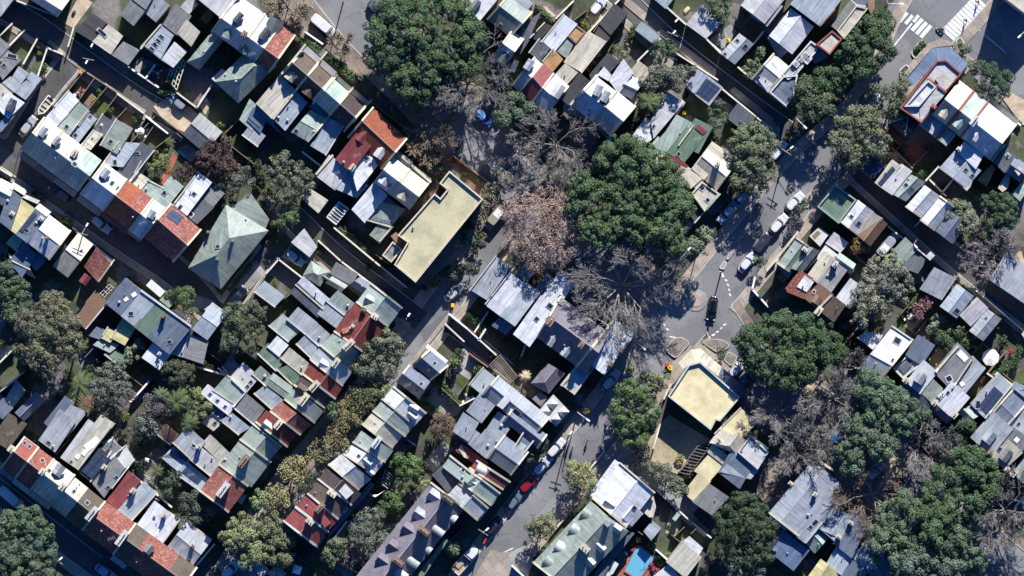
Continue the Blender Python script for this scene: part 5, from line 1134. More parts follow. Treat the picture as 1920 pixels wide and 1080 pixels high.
h.s(840, 195, 900, 290, 1000, 210, 'V', 4.2, 4.4).s(840, 195, 895, 150, 1000, 210, 'W', 4.25, 4.4).pw(840, 420, 1000, 215, 'V').sl(875, 340, 9, 6).sl(812, 415, 9, 6).s(770, 80, 830, 165, 900, 130, 'G', 4)
wing2('dark red metal rear wing|with a white chimney').s(808, 515, 885, 582, 1045, 370, 'R', 4.6, 4.8).s(808, 515, 970, 320, 1045, 372, 'R', 4.65, 4.85).ch(1000, 440, 8, 10, 1.6)
wing2('pale blue-grey rear wing|beside the dark red metal wing').s(890, 590, 980, 660, 1165, 455, 'B', 4.6, 4.9).s(890, 590, 1045, 385, 1165, 455, 'B', 4.62, 4.92)
wing2('white rear wing with round vent|beside a striped awning').s(1030, 705, 1205, 838, 1335, 660, 'W', 4.7, 5).vt(1160, 630, .3).ch(1232, 625, 6, 9, 1.2, 'c').vt(1150, 790, .25)
wing2('tree-dappled grey rear wing|southmost, with two oval vents').g(1240, 880, 1425, 1030, 1590, 810, 'G', 4.4, 5.4, pw='').p([1255, 880, 1440, 690, 1590, 810, 1425, 1028], 4.6, 'w').vt(1420, 950, .3).ch(1445, 845, 6, 8, 1.8).sl(1290, 890, 7, 9)
N('beige yard-side roof|at the west edge of the southwest row').s(-60, 50, 60, 120, 190, -60, 'b', 4.4)
# ---------------------------------------------------------------- north centre terraces
T(1, 0)
GE = 'terraces with party walls facing the tree-lined street'
ROW(275, 470, 745, 880, 112, 112)
h = N('blotchy brown-roofed terrace|with white verandah facing the hedge', group=GE).r(0, 150, 'b', pw='ab').v(0, 150, -165, -118, 'V', 5, 4.6).dm(240, 600, 285, 540, 80, 'w').pw(370, 335, 175, 575, w=.35)
h = N('dark brown-roofed terrace|with a brown rear dormer', group=GE).r(150, 300, 'b', pw='b').v(150, 300, -165, -118, 'V', 5, 4.6).dm(375, 715, 425, 650, 85, 'b').pw(530, 390, 130, 890, w=.35)
h = N('pale green-roofed terrace|beside the speckled brown end roof', group=GE).r(310, 460, 'n', pw='b').pw(610, 560, 425, 780, w=.35).v(310, 460, -150, -118, 'n', 5, 4.6)
h = N('speckled brown end terrace|against the big fig tree', group=GE).r(462, 625, 'x', pw='b').pw(735, 650, 390, 1060, w=.35).pw(865, 750, 660, 985, w=.35).v(462, 625, -155, -118, 'w', 5, 4.6).ch(735, 895, 8, 10, 1)
N('long cream rear wing|with a slanted white patch', 'rear_wing').s(10, 775, 130, 890, 300, 690, 'w', 5.4, 5.6).s(10, 775, 170, 575, 300, 690, 'w', 5.45, 5.6)
N('blue-white rear wing|with three oval vents', 'rear_wing').s(140, 890, 218, 968, 375, 770, 'B', 5.2, 5.4).s(140, 890, 300, 690, 375, 770, 'B', 5.22, 5.42).vt(170, 880, .3).vt(237, 900, .3).an(265, 880)
N('sage rear wing with antenna|behind the pale green roof', 'rear_wing').g(262, 992, 385, 1060, 530, 890, 'n', 5, 5.7).p([395, 800, 490, 700, 600, 800, 525, 890], 4.8, 'D').vt(435, 985, .3).an(400, 920).sl(300, 985, 8, 9)
N('pale blue rear wing|behind the dark end slope', 'rear_wing').s(420, 1090, 520, 1150, 645, 945, 'B', 4.9, 5.2).s(420, 1090, 565, 890, 645, 945, 'B', 4.9, 5.2)
N('small blue-grey wing|below the cream rear wing', 'rear_wing').s(-60, 900, 30, 985, 70, 900, 's', 3.6).p([0, 790, 90, 880, 30, 960, -60, 880], 3.8, 'D')
N('sage gabled rear wing|beside the lattice garden', 'rear_wing').s(20, 830, 130, 920, 200, 1010, 'D', 4, 4).s(-90, 1010, 10, 1085, 60, 1020, 'G', 3)
h = N('orange-tiled house with two rear dormers|shaded by the street trees', wc='C').g(690, 1030, 940, 1265, 1130, 1040, 'o', 6, 8.4, f=.55, pw='ab').dm(770, 1060, 830, 985, 72, 'R')
T(1, 1)
h.dm(905, 100, 955, 30, 70, 'V')
h = N('red metal attic roof house|with white skylit lean-to').s(605, 112, 708, 198, 855, 15, 'R', 6.6, 7.4).s(605, 112, 720, -35, 855, 15, 'R', 6.6, 7.4).vt(658, 135, .25).ch(725, 175, 8, 12, 1)
h.s(708, 205, 800, 290, 900, 160, 'W', 6, 6.4).s(720, 195, 858, 20, 900, 165, 'W', 6, 6.4).sl(828, 108, 9, 10).sl(858, 152, 6, 6)
h = N('large white folded-roof house|half in blue shade').s(452, 232, 590, 335, 690, 195, 'L', 5, 5.1).s(452, 232, 575, 90, 690, 195, 'L', 5, 5.1).p([592, 335, 690, 200, 845, 310, 755, 408], 4.9, 'B').pw(452, 225, 575, 85, 'C', .4).sl(810, 300, 6, 24, .0)  # blue-grey half: shadow of the red house put into the roof colour
GF = 'pair of terraces north of the yellow block'
ROW(960, 195, 1220, 395, 118, 122)
h = N('white-roofed terrace|with a white rear dormer', group=GF).r(0, 140, 'W', pw='ab').dm(940, 300, 985, 240, 70, 'V').sl(1002, 312, 7, 8).v(-10, 140, -180, -128, 'i', 4.6, 4.2)
h = N('beige ribbed terrace|with a cream rear dormer', group=GF).r(148, 325, 'w', pw='ab').dm(1085, 415, 1120, 350, 72, 'w').v(148, 325, -165, -128, 'i', 4.6, 4.2).pw(1085, 85, 1310, 285, 'C', .45)
N('long white rear wing|with a dark stain near the ridge', 'rear_wing').s(728, 490, 815, 580, 975, 385, 'W', 5, 5.4).s(728, 490, 885, 325, 975, 385, 'W', 5, 5.4)
N('dark sage rear wing|beside the yellow block', 'rear_wing').s(845, 565, 1005, 612, 1110, 490, 'e', 4.5, 4.9).s(862, 680, 925, 728, 1015, 622, 'e', 4.2, 4.3).p([848, 565, 985, 392, 1105, 490, 1010, 605], 4.6, 'D').pw(930, 728, 1020, 622, 'C')  # slate polygon paints shade over the sage wing
N('cream lane-side garage|with a beige flat roof', 'lane_garage', 'garage').p([332, 402, 390, 322, 542, 422, 468, 520], 2.8, 'w')
h = N('slatted pergola studio|along the dark lane', 'pergola_studio', 'pergola').p([530, 545, 620, 425, 700, 482, 602, 610], 2.8, 'V')
for i in range(6): h.sl(565+i*22+20, 560-i*10+ (-i*0), 6, 22, .0) if False else None
h.sp(555, 548, 625, 452, 680, 492, 6, 1, .05)  # solar panel shapes stand in for the dark pergola slats
h = N('yellow flat-roofed apartment block|with a ribbed parapet roof', 'apartment_block', 'apartment block', wc='C')
h.p([1450, 200, 1705, 412, 1197, 1040, 1035, 905, 1135, 738, 1062, 684, 1340, 368, 1382, 405, 1432, 342, 1375, 295], 9.4, 'Z', par='C', ph=.55, fd=(.77, -.64, 0))
h.p([945, 835, 1025, 728, 1097, 790, 1015, 890], 7.5, 'g', par='C').p([1010, 690, 1050, 660, 1130, 740, 1090, 790], 5, 'A').ch(1180, 620, 2, 2, .5, 'V', 0)
N('white awning-roofed garage|at the corner of the dark lane', 'lane_garage', 'garage').p([262, 738, 362, 632, 460, 772, 402, 850], 2.8, 'L')
# ---------------------------------------------------------------- row on the west side of the leafy street
GG = 'terraces on the west side of the leafy street'
ROW(955, 610, 215, 1470, 155, 150)   # placeholder direction, replaced per house below
h = N('sage hipped cottage|beside the gravel courtyard').g(350, 985, 480, 1070, 545, 960, 'e', 3.6, 4.8, ha=60, hb=60).g(400, 905, 520, 985, 575, 1050, 'e', 3.4, 4.2)
N('grey lane shed|behind the sage hipped cottage', 'garden_shed', 'shed').s(562, 968, 712, 1050, 755, 978, 'g', 3.2, 3.4).s(562, 968, 645, 880, 755, 978, 'g', 3.25, 3.45)
N('dark-gabled lane wing|right of the grey lane shed', 'rear_wing').g(700, 1055, 800, 1120, 880, 1060, 'D', 3.6, 4.4).g(520, 1040, 640, 1110, 690, 1060, 'e', 3.6, 4.2)
T(1, 2)
def rr(lbl, ax, ay, bx, by, cx, cy, c, zr=9.2, ze=6.2, f=.5, **k):
    return N(lbl, group=GG).g(ax, ay, bx, by, cx, cy, c, ze, zr, f=f, **k)
h = rr('grey end terrace with triangular dormer|at the north end of its row', 755, 105, 860, -35, 1095, 150, 'n', pw='ab').dm(820, 70, 890, 110, 70, 'n', h=1.2)
h = rr('broad red-tiled terrace|with a chimney and pale dormer', 588, 325, 742, 108, 992, 285, 'q', pw='a').ch(808, 165, 8, 8, 1.5, 'K').ch(722, 290, 9, 5, .8, 'V').dm(650, 345, 715, 320, 72, 'r', h=1.2).ch(893, 212, 10, 12, 1.5)
h = rr('grey-green terrace with long chimney shadow|below the broad red tiles', 482, 428, 588, 330, 800, 505, 'e', pw='a').vt(628, 395, .25).ch(695, 425, 10, 24, 1.4, 'C', 4, 1.57)
h = rr('white-rear terrace with square dormer|beside the red tiled strip', 408, 535, 482, 435, 722, 632, 'G', pw='a').dm(480, 555, 545, 590, 62, 'W', h=1.3).ch(600, 560, 9, 18, 1.4, 'C', 3, 1.57)
h = rr('narrow red-tiled terrace|beside a brown dormered roof', 352, 645, 412, 555, 655, 740, 'q', pw='a')
h = rr('brown-tiled terrace with timber dormer|beside the narrow red tiles', 285, 725, 350, 655, 578, 828, 'x', pw='a').dm(310, 740, 385, 790, 80, 'b', h=1.3).ch(438, 735, 10, 22, 1.4, 'C', 4, 1.57)
h = rr('long green-grey terrace|with a wide cream party wall', 215, 835, 285, 745, 510, 920, 'e', pw='a').ch(360, 835, 10, 24, 1.4, 'C', 4, 1.57)
h = rr('light red-tiled terrace|with crisp white edging', 108, 925, 190, 850, 415, 1025, 'r', pw='a')
h = rr('red-tiled terrace with white dormer|beside the light red roof', 0, 1005, 75, 915, 310, 1100, 'q', pw='a').dm(55, 1010, 120, 1060, 70, 'V', h=1.3).ch(170, 1020, 9, 20, 1.4, 'C', 3, 1.57)
GH = 'rear wings of the leafy street terraces'
rw = lambda l: N(l, 'rear_wing', 'house', GH)
rw('white louvre-roofed outbuilding|with dark roof slots').s(0, 25, 140, 130, 205, 62, 'i', 2.9, 3.1).s(0, 25, 40, -40, 205, 62, 'i', 2.95, 3.1)
rw('long dark rear wing|behind the grey end terrace').s(265, 32, 462, 210, 510, 152, 'd', 4.6, 5).s(265, 32, 310, -25, 510, 150, 'd', 4.62, 5)
rw('long white rear wing with flue|beside the dark wing').s(310, -25, 500, 142, 545, 88, 'W', 4.9, 5.2).vt(450, 35, .2, .9).vt(525, 98, .2)
rw('olive-green rear wing|with an oval vent').s(545, 100, 660, 190, 730, 118, 'e', 5, 5.4).s(545, 100, 605, 18, 730, 118, 'e', 5, 5.4).vt(688, 130, .3)
rw('light blue rear wing|with a dark corner shadow').s(470, 192, 600, 290, 665, 192, 'B', 4.8, 5.2).s(470, 192, 540, 108, 665, 192, 'B', 4.8, 5.2)
rw('smooth grey rear wing|with a rounded corner').s(247, 235, 380, 342, 450, 262, 'G', 4.4, 4.7).s(247, 235, 318, 148, 450, 262, 'G', 4.4, 4.7).s(385, 345, 480, 430, 545, 350, 'G', 4.9, 5.3).s(385, 345, 452, 265, 545, 350, 'G', 4.9, 5.3).vt(475, 370, .28)
rw('mint-green rear wing|beside a square roof lantern').s(110, 282, 242, 390, 332, 312, 'n', 3.8, 4.1).s(110, 282, 190, 195, 332, 312, 'n', 3.8, 4.1).sl(325, 358, 12, 14, .3, (.45, .5, .45, 1), 'lens')
rw('pale blue lower rear wing|behind the white square dormer').s(315, 420, 420, 520, 490, 448, 'B', 4.6, 5).s(315, 420, 370, 368, 490, 448, 'B', 4.6, 5)
rw('bright white rear wing|in two parts with a dark slot').s(100, 440, 172, 500, 232, 430, 'W', 4.6, 4.8).s(100, 440, 158, 370, 232, 430, 'W', 4.6, 4.8).s(200, 525, 350, 645, 402, 578, 'w', 4.7, 5.1).s(200, 525, 255, 458, 402, 578, 'w', 4.7, 5.1).vt(342, 595, .26)
rw('bottle-green rear wing|west of the white wing').s(25, 492, 150, 608, 215, 540, 'E', 4.3, 4.5).s(25, 492, 92, 430, 215, 540, 'E', 4.3, 4.5)
rw('second bottle-green rear wing|under the brown dormer').s(170, 612, 272, 712, 360, 680, 'E', 4.5, 4.9).s(170, 612, 222, 560, 360, 680, 'E', 4.5, 4.9)
rw('olive rear wing with big vent|below the bottle-green wing').s(-15, 645, 72, 722, 122, 672, 'e', 4.5, 4.8).s(-15, 645, 45, 595, 122, 672, 'e', 4.5, 4.8).vt(66, 660, .35).g(75, 725, 225, 835, 280, 745, 'e', 5.2, 5.5)
rw('pale blue rear wing|north of the light red tiles').s(0, 792, 120, 900, 192, 842, 'B', 4.6, 5).s(0, 792, 80, 738, 192, 842, 'B', 4.6, 5)
T(0, 2)
rw('dark square shed roof|near the washing yard').s(1678, 590, 1740, 668, 1792, 592, 'd', 3.1).s(1678, 590, 1735, 530, 1792, 592, 'd', 3.12)
rw('white ribbed rear wing|with two dark skylights').s(1740, 668, 1850, 770, 1935, 670, 'V', 4.2, 4.5).s(1740, 668, 1800, 600, 1935, 670, 'V', 4.2, 4.5).sl(1882, 705, 7, 7).sl(1857, 738, 7, 7)
rw('sage rear wing with party wall|beside the white skylit roof').s(1612, 765, 1762, 862, 1842, 772, 'n', 4.6, 5).s(1612, 765, 1695, 662, 1842, 772, 'n', 4.6, 5).pw(1700, 650, 1840, 780, 'V').pw(1750, 890, 1840, 785, 'V')
rw('bright white parapet wing|with three dark skylights').s(1518, 785, 1712, 940, 1752, 890, 'W', 4.9, 5).s(1518, 785, 1560, 742, 1752, 890, 'W', 4.9, 5).sl(1575, 798, 6, 7).sl(1632, 845, 6, 7).sl(1688, 890, 6, 7).p([1510, 800, 1690, 950, 1650, 990, 1490, 860], 4, 'D')
rw('grey ribbed roof house|between pale blue and sage').s(1775, 905, 1900, 1010, 1975, 910, 'g', 5, 5.4).s(1775, 905, 1840, 812, 1975, 910, 'g', 5, 5.4)
rw('pale blue roof with satellite dish|beside the small beige roof').s(1668, 992, 1790, 1090, 1862, 1045, 'B', 4.7, 5).s(1668, 992, 1735, 920, 1862, 1040, 'B', 4.7, 5).vt(1730, 965, .28)
rw('small beige flat roof|with one skylight').s(1530, 1010, 1600, 1062, 1685, 985, 'w', 3.4).s(1530, 1010, 1580, 950, 1685, 985, 'w', 3.42).sl(1612, 1015, 7, 8)
T(0, 3)
h = N('south-end red-tiled terrace|with a very tall white chimney', group=GG).g(1500, 440, 1645, 245, 1860, 405, 'r', 6.2, 8.6, f=.48, pw='ab').ch(1675, 430, 11, 30, 2.0, 'V', 4, 1.57).vs(1780, 520, 1815, 545, 1850, 480, 'V')
h = N('green-grey terrace with long cast shadow|north of the south-end red tiles', group=GG).g(1655, 245, 1800, 55, 2030, 225, 'e', 6, 8.2, f=.5, pw='b').vt(1690, 205, .3).ch(1830, 215, 10, 26, 1.8, 'A', 4, 1.57)
h = N('sage roofed terrace corner|beside the leafy street trees', group=GG).g(1800, 55, 1900, -60, 2110, 110, 'e', 6, 8, pw='b')
h = rw('pale rear wing with small square skylight|above the solar lean-to').s(1310, 80, 1430, 190, 1530, 80, 'G', 4.9, 5.3).s(1310, 80, 1390, -30, 1530, 80, 'G', 4.9, 5.3).sl(1455, 105, 7, 8, 0, (.7, .7, .68, 1))
rw('lavender-white rear wing|with a blue chimney shadow').s(1435, 200, 1580, 320, 1650, 240, 'L', 4.8, 5.2).s(1435, 200, 1500, 110, 1650, 240, 'L', 4.8, 5.2).ch(1495, 110, 7, 9, 1.4)
rw('beige rear wing|beside the green-grey terrace').s(1520, 90, 1655, 220, 1710, 160, 'w', 5, 5.3).s(1520, 90, 1560, 40, 1710, 160, 'w', 5, 5.3).vt(1592, 195, .2)
h = rw('white solar lean-to|with five dark panels').s(1335, 310, 1490, 440, 1555, 360, 'B', 3.8, 4).s(1335, 310, 1395, 240, 1555, 360, 'B', 3.8, 4).sp(1362, 300, 1395, 262, 1515, 355, 1, 5).pw(1330, 320, 1500, 440, 'V')
rw('dark glass pergola wing|above the white solar lean-to').s(1225, 195, 1300, 275, 1400, 215, 'D', 3.4).s(1225, 195, 1300, 120, 1415, 215, 'B', 3.42).sp(1320, 165, 1345, 140, 1415, 200, 1, 4)
rw('timber slatted yard roof|beside the swing garden').s(1190, 15, 1275, 85, 1330, 20, 'h', 2.8)
# ---------------------------------------------------------------- north east of the figs
T(1, 0)
GI = 'terraces northeast of the big fig trees'
N('white dormered roof|at the north edge above the fig', group=GI).p([1525, -10, 1560, -60, 1830, -40, 1800, 10, 1680, 155, 1570, 70], 6.4, 'W').dm(1620, 65, 1670, 0, 55, 'g')
h = N('large grey-green roof|with a pale skylight at its corner', group=GI).g(1735, 145, 1905, 275, 2070, 90, 'e', 6, 8, f=.55, pw='ab').sl(1830, 190, 6, 7, 0, (.7, .7, .68, 1))
T(2, 0)
h.p([-20, -40, 40, -90, 160, 25, 45, 165, -60, 60], 6.2, 'G')
h = N('white-fronted terrace with two dark dormers|beside the bare street tree', group=GI)
ROW(-20, 360, 560, 780, 140, 118)
h.r(-60, 45, 'W', pw='ab').dm(-85, 470, -35, 390, 60, 'd').dm(-10, 535, 25, 450, 60, 'd').s(0, 350, 60, 395, 148, 255, 'd', 5, 5.4).s(70, 195, 0, 350, 140, 255, 'd', 5, 5.4)
ROW(90, 480, 330, 690, 130, 110)
h = N('grey terrace with pointed dormer|north of the ribbed red roof', group=GI).g(0, 640, 55, 690, 225, 480, 'L', 6, 8.2, f=.52, pw='ab').dm(105, 520, 150, 450, 55, 'G')
h = N('red ribbed metal terrace|between grey and white terraces', group=GI).g(75, 688, 147, 772, 312, 550, 'R', 6, 8.2, f=.5, pw='b', c2='h')
h = N('white terrace with grey-faced dormer|south of the red ribbed roof', group=GI).g(152, 775, 250, 865, 425, 645, 'W', 6, 8.2, f=.5, pw='b').dm(315, 725, 375, 635, 75, 'V')
h = N('long charcoal-roofed wing terrace|beside the white dormered roof', group=GI).s(370, 735, 432, 785, 568, 605, 'k', 6.2, 6.6).s(370, 735, 508, 545, 568, 605, 'k', 6.2, 6.6).pw(440, 785, 640, 565, 'V', .5)
N('white rear wing with antenna mast|long, beside the orange deck', 'rear_wing').s(232, 312, 320, 375, 478, 182, 'W', 5.2, 5.4).s(232, 312, 385, 95, 478, 182, 'W', 5.2, 5.4).an(325, 325, 1.5)
N('tan flat roof terrace|with a green patch', 'rear_wing', wc='A').p([325, 375, 420, 270, 475, 305, 410, 440], 4.8, 'e').p([415, 268, 475, 180, 555, 238, 480, 330], 5, 't', par='A', ph=.2).p([425, 440, 480, 330, 490, 345, 415, 450], 5, 't')
N('long cream flat-roofed wing|beside the orange shrubs', 'rear_wing').s(400, 462, 520, 532, 692, 312, 'c', 5.2, 5.5).s(400, 462, 600, 260, 692, 312, 'c', 5.2, 5.5)
N('tan square rear roof|behind the red ribbed terrace', 'rear_wing').s(240, 462, 302, 530, 372, 445, 't', 5, 5.2).s(240, 462, 292, 390, 372, 445, 't', 5, 5.2)
N('beige square rear roof|behind the white dormered terrace', 'rear_wing').s(330, 562, 412, 622, 482, 545, 'w', 5, 5.2).s(330, 562, 402, 480, 482, 545, 'w', 5, 5.2)
N('dark rear roof with pointed shadow|behind the grey terrace', 'rear_wing').s(140, 392, 208, 452, 275, 362, 'd', 5, 5.3).s(140, 392, 195, 310, 275, 362, 'd', 5, 5.3)
N('slatted dark lean-to|in the yard of the orange mat', 'rear_wing').s(150, 280, 195, 300, 290, 200, 'k', 2.6)
h = N('dark flat-roofed garage|beside the parked white car', 'lane_garage', 'garage', wc='A').p([650, 175, 765, 25, 872, 100, 740, 265], 3.0, 'k').p([620, 250, 660, 180, 745, 270, 700, 330], 2.7, 'x')
N('ribbed grey lane shed|north of the brown-green round tree', 'garden_shed', 'shed').s(935, 222, 1062, 322, 1100, 272, 'i', 2.8, 3).s(935, 222, 972, 172, 1100, 272, 'i', 2.8, 3)
h = N('white mansion with twin dormers|and a pink-white east bay', cat='house').g(450, 795, 600, 912, 780, 685, 'W', 6.5, 9, f=.5, pw='ab').dm(625, 715, 665, 640, 58, 'G').dm(680, 760, 720, 685, 58, 'G').sl(578, 828, 7, 5, 0, (.8, .8, .78, 1)).sl(685, 775, 6, 5)
h.g(605, 912, 735, 1020, 925, 795, 'L', 6.5, 9, f=.5, pw='b').s(735, 600, 800, 690, 902, 545, 'W', 5.6, 5.9).s(735, 600, 800, 455, 902, 545, 'W', 5.6, 5.9).p([640, 560, 690, 500, 745, 560, 725, 610], 5.4, 'W').g(795, 695, 900, 745, 985, 610, 'B', 5, 6)
h.s(390, 840, 490, 860, 500, 800, 'L', 4, 4.2).vs(600, 940, 740, 1060, 760, 1030, 'i', 4, 3.6).vs(480, 850, 590, 940, 610, 920, 'V', 4, 3.8).p([860, 760, 905, 700, 955, 745, 910, 810], 4, 'w')
N('charcoal rear wing block|along the white mansion', 'rear_wing').p([580, 560, 720, 392, 805, 465, 735, 545, 670, 500, 600, 620], 5, 'k')
N('cream flat garden studio|behind the white mansion', 'garden_studio', 'shed').s(890, 540, 975, 605, 1035, 530, 'w', 2.9, 3).s(890, 540, 950, 465, 1035, 530, 'w', 2.9, 3)
h = N('dappled white cottage|under the palm tree').s(1035, 900, 1060, 1035, 1295, 765, 'L', 4.8, 5.2) if False else N('dappled white cottage|under the palm tree').p([1040, 905, 1168, 688, 1290, 770, 1062, 1040], 5, 'L').p([872, 1062, 1000, 880, 1050, 910, 1060, 1040, 990, 1085], 4.4, 'W').sl(1062, 948, 8, 6).s(1215, 830, 1235, 850, 1290, 770, 'w', 3.6)
h = N('pale blue lane garage|beside the solar panelled carport', 'lane_garage', 'garage').s(1308, 650, 1372, 692, 1455, 570, 'B', 2.9, 3).s(1308, 650, 1382, 508, 1455, 570, 'B', 2.9, 3)
h = N('solar-roofed lane carport|with six dark panels', 'carport', 'carport').s(1362, 692, 1478, 782, 1572, 658, 'G', 3, 3.2).s(1362, 692, 1462, 578, 1572, 658, 'G', 3, 3.2).sp(1372, 690, 1462, 585, 1565, 658, 2, 3)
N('square grey lane shed|beside the tan brick yard', 'garden_shed', 'shed').s(1622, 882, 1742, 978, 1815, 878, 'd', 2.8, 2.9).s(1622, 882, 1692, 788, 1815, 878, 'd', 2.8, 2.9)
h = N('pale olive house|with a small red canopy').s(1120, 1050, 1235, 1110, 1352, 930, 'n', 5, 5.4).s(1120, 1050, 1240, 868, 1352, 930, 'n', 5, 5.4).pw(1250, 1090, 1360, 940, 'C')
h.p([1180, 920, 1205, 890, 1225, 905, 1200, 940], 3.5, 'P')
h = N('emerald green-roofed house|with a red roof band').s(1275, 1080, 1395, 1140, 1495, 955, 'E', 5.2, 5.5).s(1275, 1080, 1400, 888, 1495, 955, 'E', 5.2, 5.5).p([1372, 958, 1398, 930, 1462, 985, 1432, 1012], 5.6, 'R')
T(2, 1)
h2 = h
h.s(1110, 130, 1180, 60, 1310, 165, 'q', 5, 5.6).dm(1180, 190, 1225, 130, 60, 'E').s(1170, 60, 1290, 130, 1430, -50, 'E', 5.2, 5.5).sl(1250, 75, 8, 9)
h = N('beige-roofed house|behind the emerald roof').s(1010, 60, 1105, 165, 1190, 60, 'w', 4.8, 5).s(1060, 20, 1170, 60, 1260, -40, 'n', 5, 5.2)
h = N('cream long-roofed house by the curve|with a blue chimney shadow').g(1350, 195, 1530, 345, 1680, 140, 'c', 5.2, 6.6, f=.5, pw='b').p([1345, 185, 1500, -20, 1620, 60, 1440, 270], 5.8, 'c').ch(1535, 150, 7, 14, 2.4)
h.s(1220, 250, 1390, 330, 1440, 255, 'L', 5.4, 5.6).s(1225, 240, 1305, 170, 1420, 255, 'w', 5.5, 5.8)
h = N('beige cube house with two roof squares|beside the charcoal glazed deck').p([1345, 370, 1425, 280, 1558, 372, 1445, 508], 6, 'w', par='C').sl(1425, 328, 10, 12, 0, (.5, .5, .5, 1)).sl(1468, 420, 9, 10, 0, (.5, .5, .5, 1)).p([1278, 450, 1340, 385, 1440, 475, 1425, 520, 1370, 585], 5, 'k').pw(1370, 590, 1560, 375, 'V').p([1410, 460, 1420, 450, 1460, 480, 1450, 490], 5.4, 'V')
h = N('scalloped cream turret|poking from the fig tree', 'garden_pavilion', 'pavilion').p([1195, 580, 1210, 545, 1250, 560, 1300, 545, 1365, 590, 1345, 630, 1300, 665, 1240, 655, 1205, 620], 3, 'c')
for a_ in ((1250, 600), (1300, 605), (1295, 640)): h.sl(a_[0], a_[1], 6, 6)
# ---------------------------------------------------------------- top right
T(2, 0)
N('blue-grey lane corner roof|at the north edge of the lane').s(1080, -5, 1152, 55, 1230, -50, 'B', 3, 3.2)
h = N('tree-dappled white carport|on the north lane', 'carport', 'carport').p([1305, 182, 1425, 35, 1560, 130, 1575, 170, 1455, 292], 2.9, 'L')
h = N('grey garage with three skylights|on the north lane', 'lane_garage', 'garage').g(1562, 402, 1705, 248, 1815, 330, 'G', 3.4, 4.4, f=.5).sl(1690, 305, 7, 9).sl(1752, 348, 8, 9).sl(1598, 405, 6, 7)
h = N('white striped house|north of the walled brick courtyard').g(1715, 38, 1900, -190, 2080, -50, 'L', 6, 6.8, f=.5).s(1800, 112, 1912, 188, 2020, 50, 'G', 5.4, 5.8)
N('white terrace beside the north lane|with hedged garden', group=None).g(1798, 592, 1915, 690, 2080, 500, 'L', 5, 6.4, f=.55, pw='ab').sl(1850, 580, 6, 6)
T(3, 0)
N('light grey roofs|at the north edge by the gabled cottage').p([-30, -20, 10, -60, 120, -10, 0, 130, -60, 60], 5, 'D').s(-60, 200, 20, 260, 110, 120, 'k', 3)
h = N('white gabled workshop|with two roof vents').g(8, 268, 172, 60, 345, 200, 'W', 5, 6.6, f=.42).vt(178, 100, .28).vt(270, 135, .28).s(5, 280, 60, 380, 100, 330, 'B', 3.2).s(60, 380, 90, 430, 190, 340, 'L', 3)
h = N('broad blue-grey shop roof|behind the beige parapets', 'shop_building', 'shop').s(180, 30, 395, 190, 560, -30, 'B', 7, 7.3).s(180, 30, 310, -80, 560, -30, 'B', 7, 7.3).pw(395, 190, 500, 70, 'A')
h = N('beige-parapet corner shops|stepping down the main street', 'shop_building', 'shop').p([475, 195, 620, 0, 655, 45, 512, 225], 6.6, 'g').p([515, 228, 660, 40, 752, 62, 570, 292], 7, 'w', par='C').p([360, 332, 480, 228, 558, 292, 462, 412], 7, 'w', par='P').p([620, 0, 700, -80, 790, -10, 760, 60, 655, 40], 6, 'D', par='C').p([752, 60, 745, 0, 800, 0, 800, 60, 770, 105], 7, 'A')
h = N('white roof terrace building|with rooftop equipment', 'shop_building', 'shop').p([100, 560, 320, 305, 380, 345, 360, 390, 205, 570, 150, 600], 6.2, 'L', par='V').p([330, 340, 380, 345, 450, 430, 345, 480], 4, 'B').ac(280, 420, 14, 14).ac(210, 480, 10, 12).ac(250, 450, 8, 8).pw(180, 560, 310, 440, 'V').ac(300, 450, 16, 9)
h = N('blue-grey wedge roof|with a white balustrade by the lane', 'shop_building', 'shop').p([8, 692, 112, 572, 225, 560, 190, 730, 135, 800], 6.2, 'D', par='V', ph=.5)
N('pale slab roof|left of the blue-grey wedge', 'shop_building', 'shop').s(-60, 600, 0, 680, 95, 560, 'L', 5.6).p([-20, 470, 10, 470, 95, 550, 20, 650, -60, 590], 5.4, 'L')
h = N('corner hotel with salmon parapet|and slate blue street awning', 'corner_hotel', 'hotel', wc='P')
h.p([985, 810, 1265, 455, 1335, 450, 1452, 552, 1335, 690, 1150, 925], 7.2, 'L', par='P', ph=.5)
h.p([1020, 800, 1200, 600, 1262, 650, 1132, 800], 7.6, 'W', par='V', ph=.5).p([1250, 592, 1300, 538, 1392, 612, 1330, 682], 7.9, 'w').s(1140, 800, 1150, 905, 1325, 700, 'L', 7.4, 8).pw(1200, 590, 1335, 690, 'P', .35).ch(1240, 800, 7, 9, 1, 'P')
h._v([S(1045, 592)+(3.6,), S(1085, 640)+(4.1,), S(1275, 452)+(4.1,), S(1230, 362)+(3.6,)], 's', 'street_awning')
h._v([S(1230, 362)+(3.6,), S(1275, 452)+(4.1,), S(1330, 450)+(4.1,), S(1362, 350)+(3.6,)], 's', 'street_awning')
h._v([S(1362, 350)+(3.6,), S(1330, 450)+(4.1,), S(1450, 548)+(4.1,), S(1500, 478)+(3.6,)], 's', 'street_awning')
for i in range(12):
    a = S(1210+random.uniform(0, 160), 520+random.uniform(-20, 70))
h = N('dark gabled cottage with white fence|below the salmon parapet').g(915, 925, 1030, 1040, 1130, 930, 'k', 4.6, 5.8, f=.5).pw(915, 920, 1050, 875, 'V', .2).pw(1050, 875, 1030, 1010, 'V', .2).s(890, 990, 1000, 1080, 1050, 1040, 'q', 4, 4.3)
GJ = 'terraces southeast of the corner hotel'
ROW(1325, 742, 1765, 1085, 150, 180)
h = N('cream-roofed terrace with a beige rear dormer|joined to the corner hotel', group=GJ).r(0, 135, 'c', pw='', zr=8.8).dm(1300, 880, 1350, 810, 62, 'w')
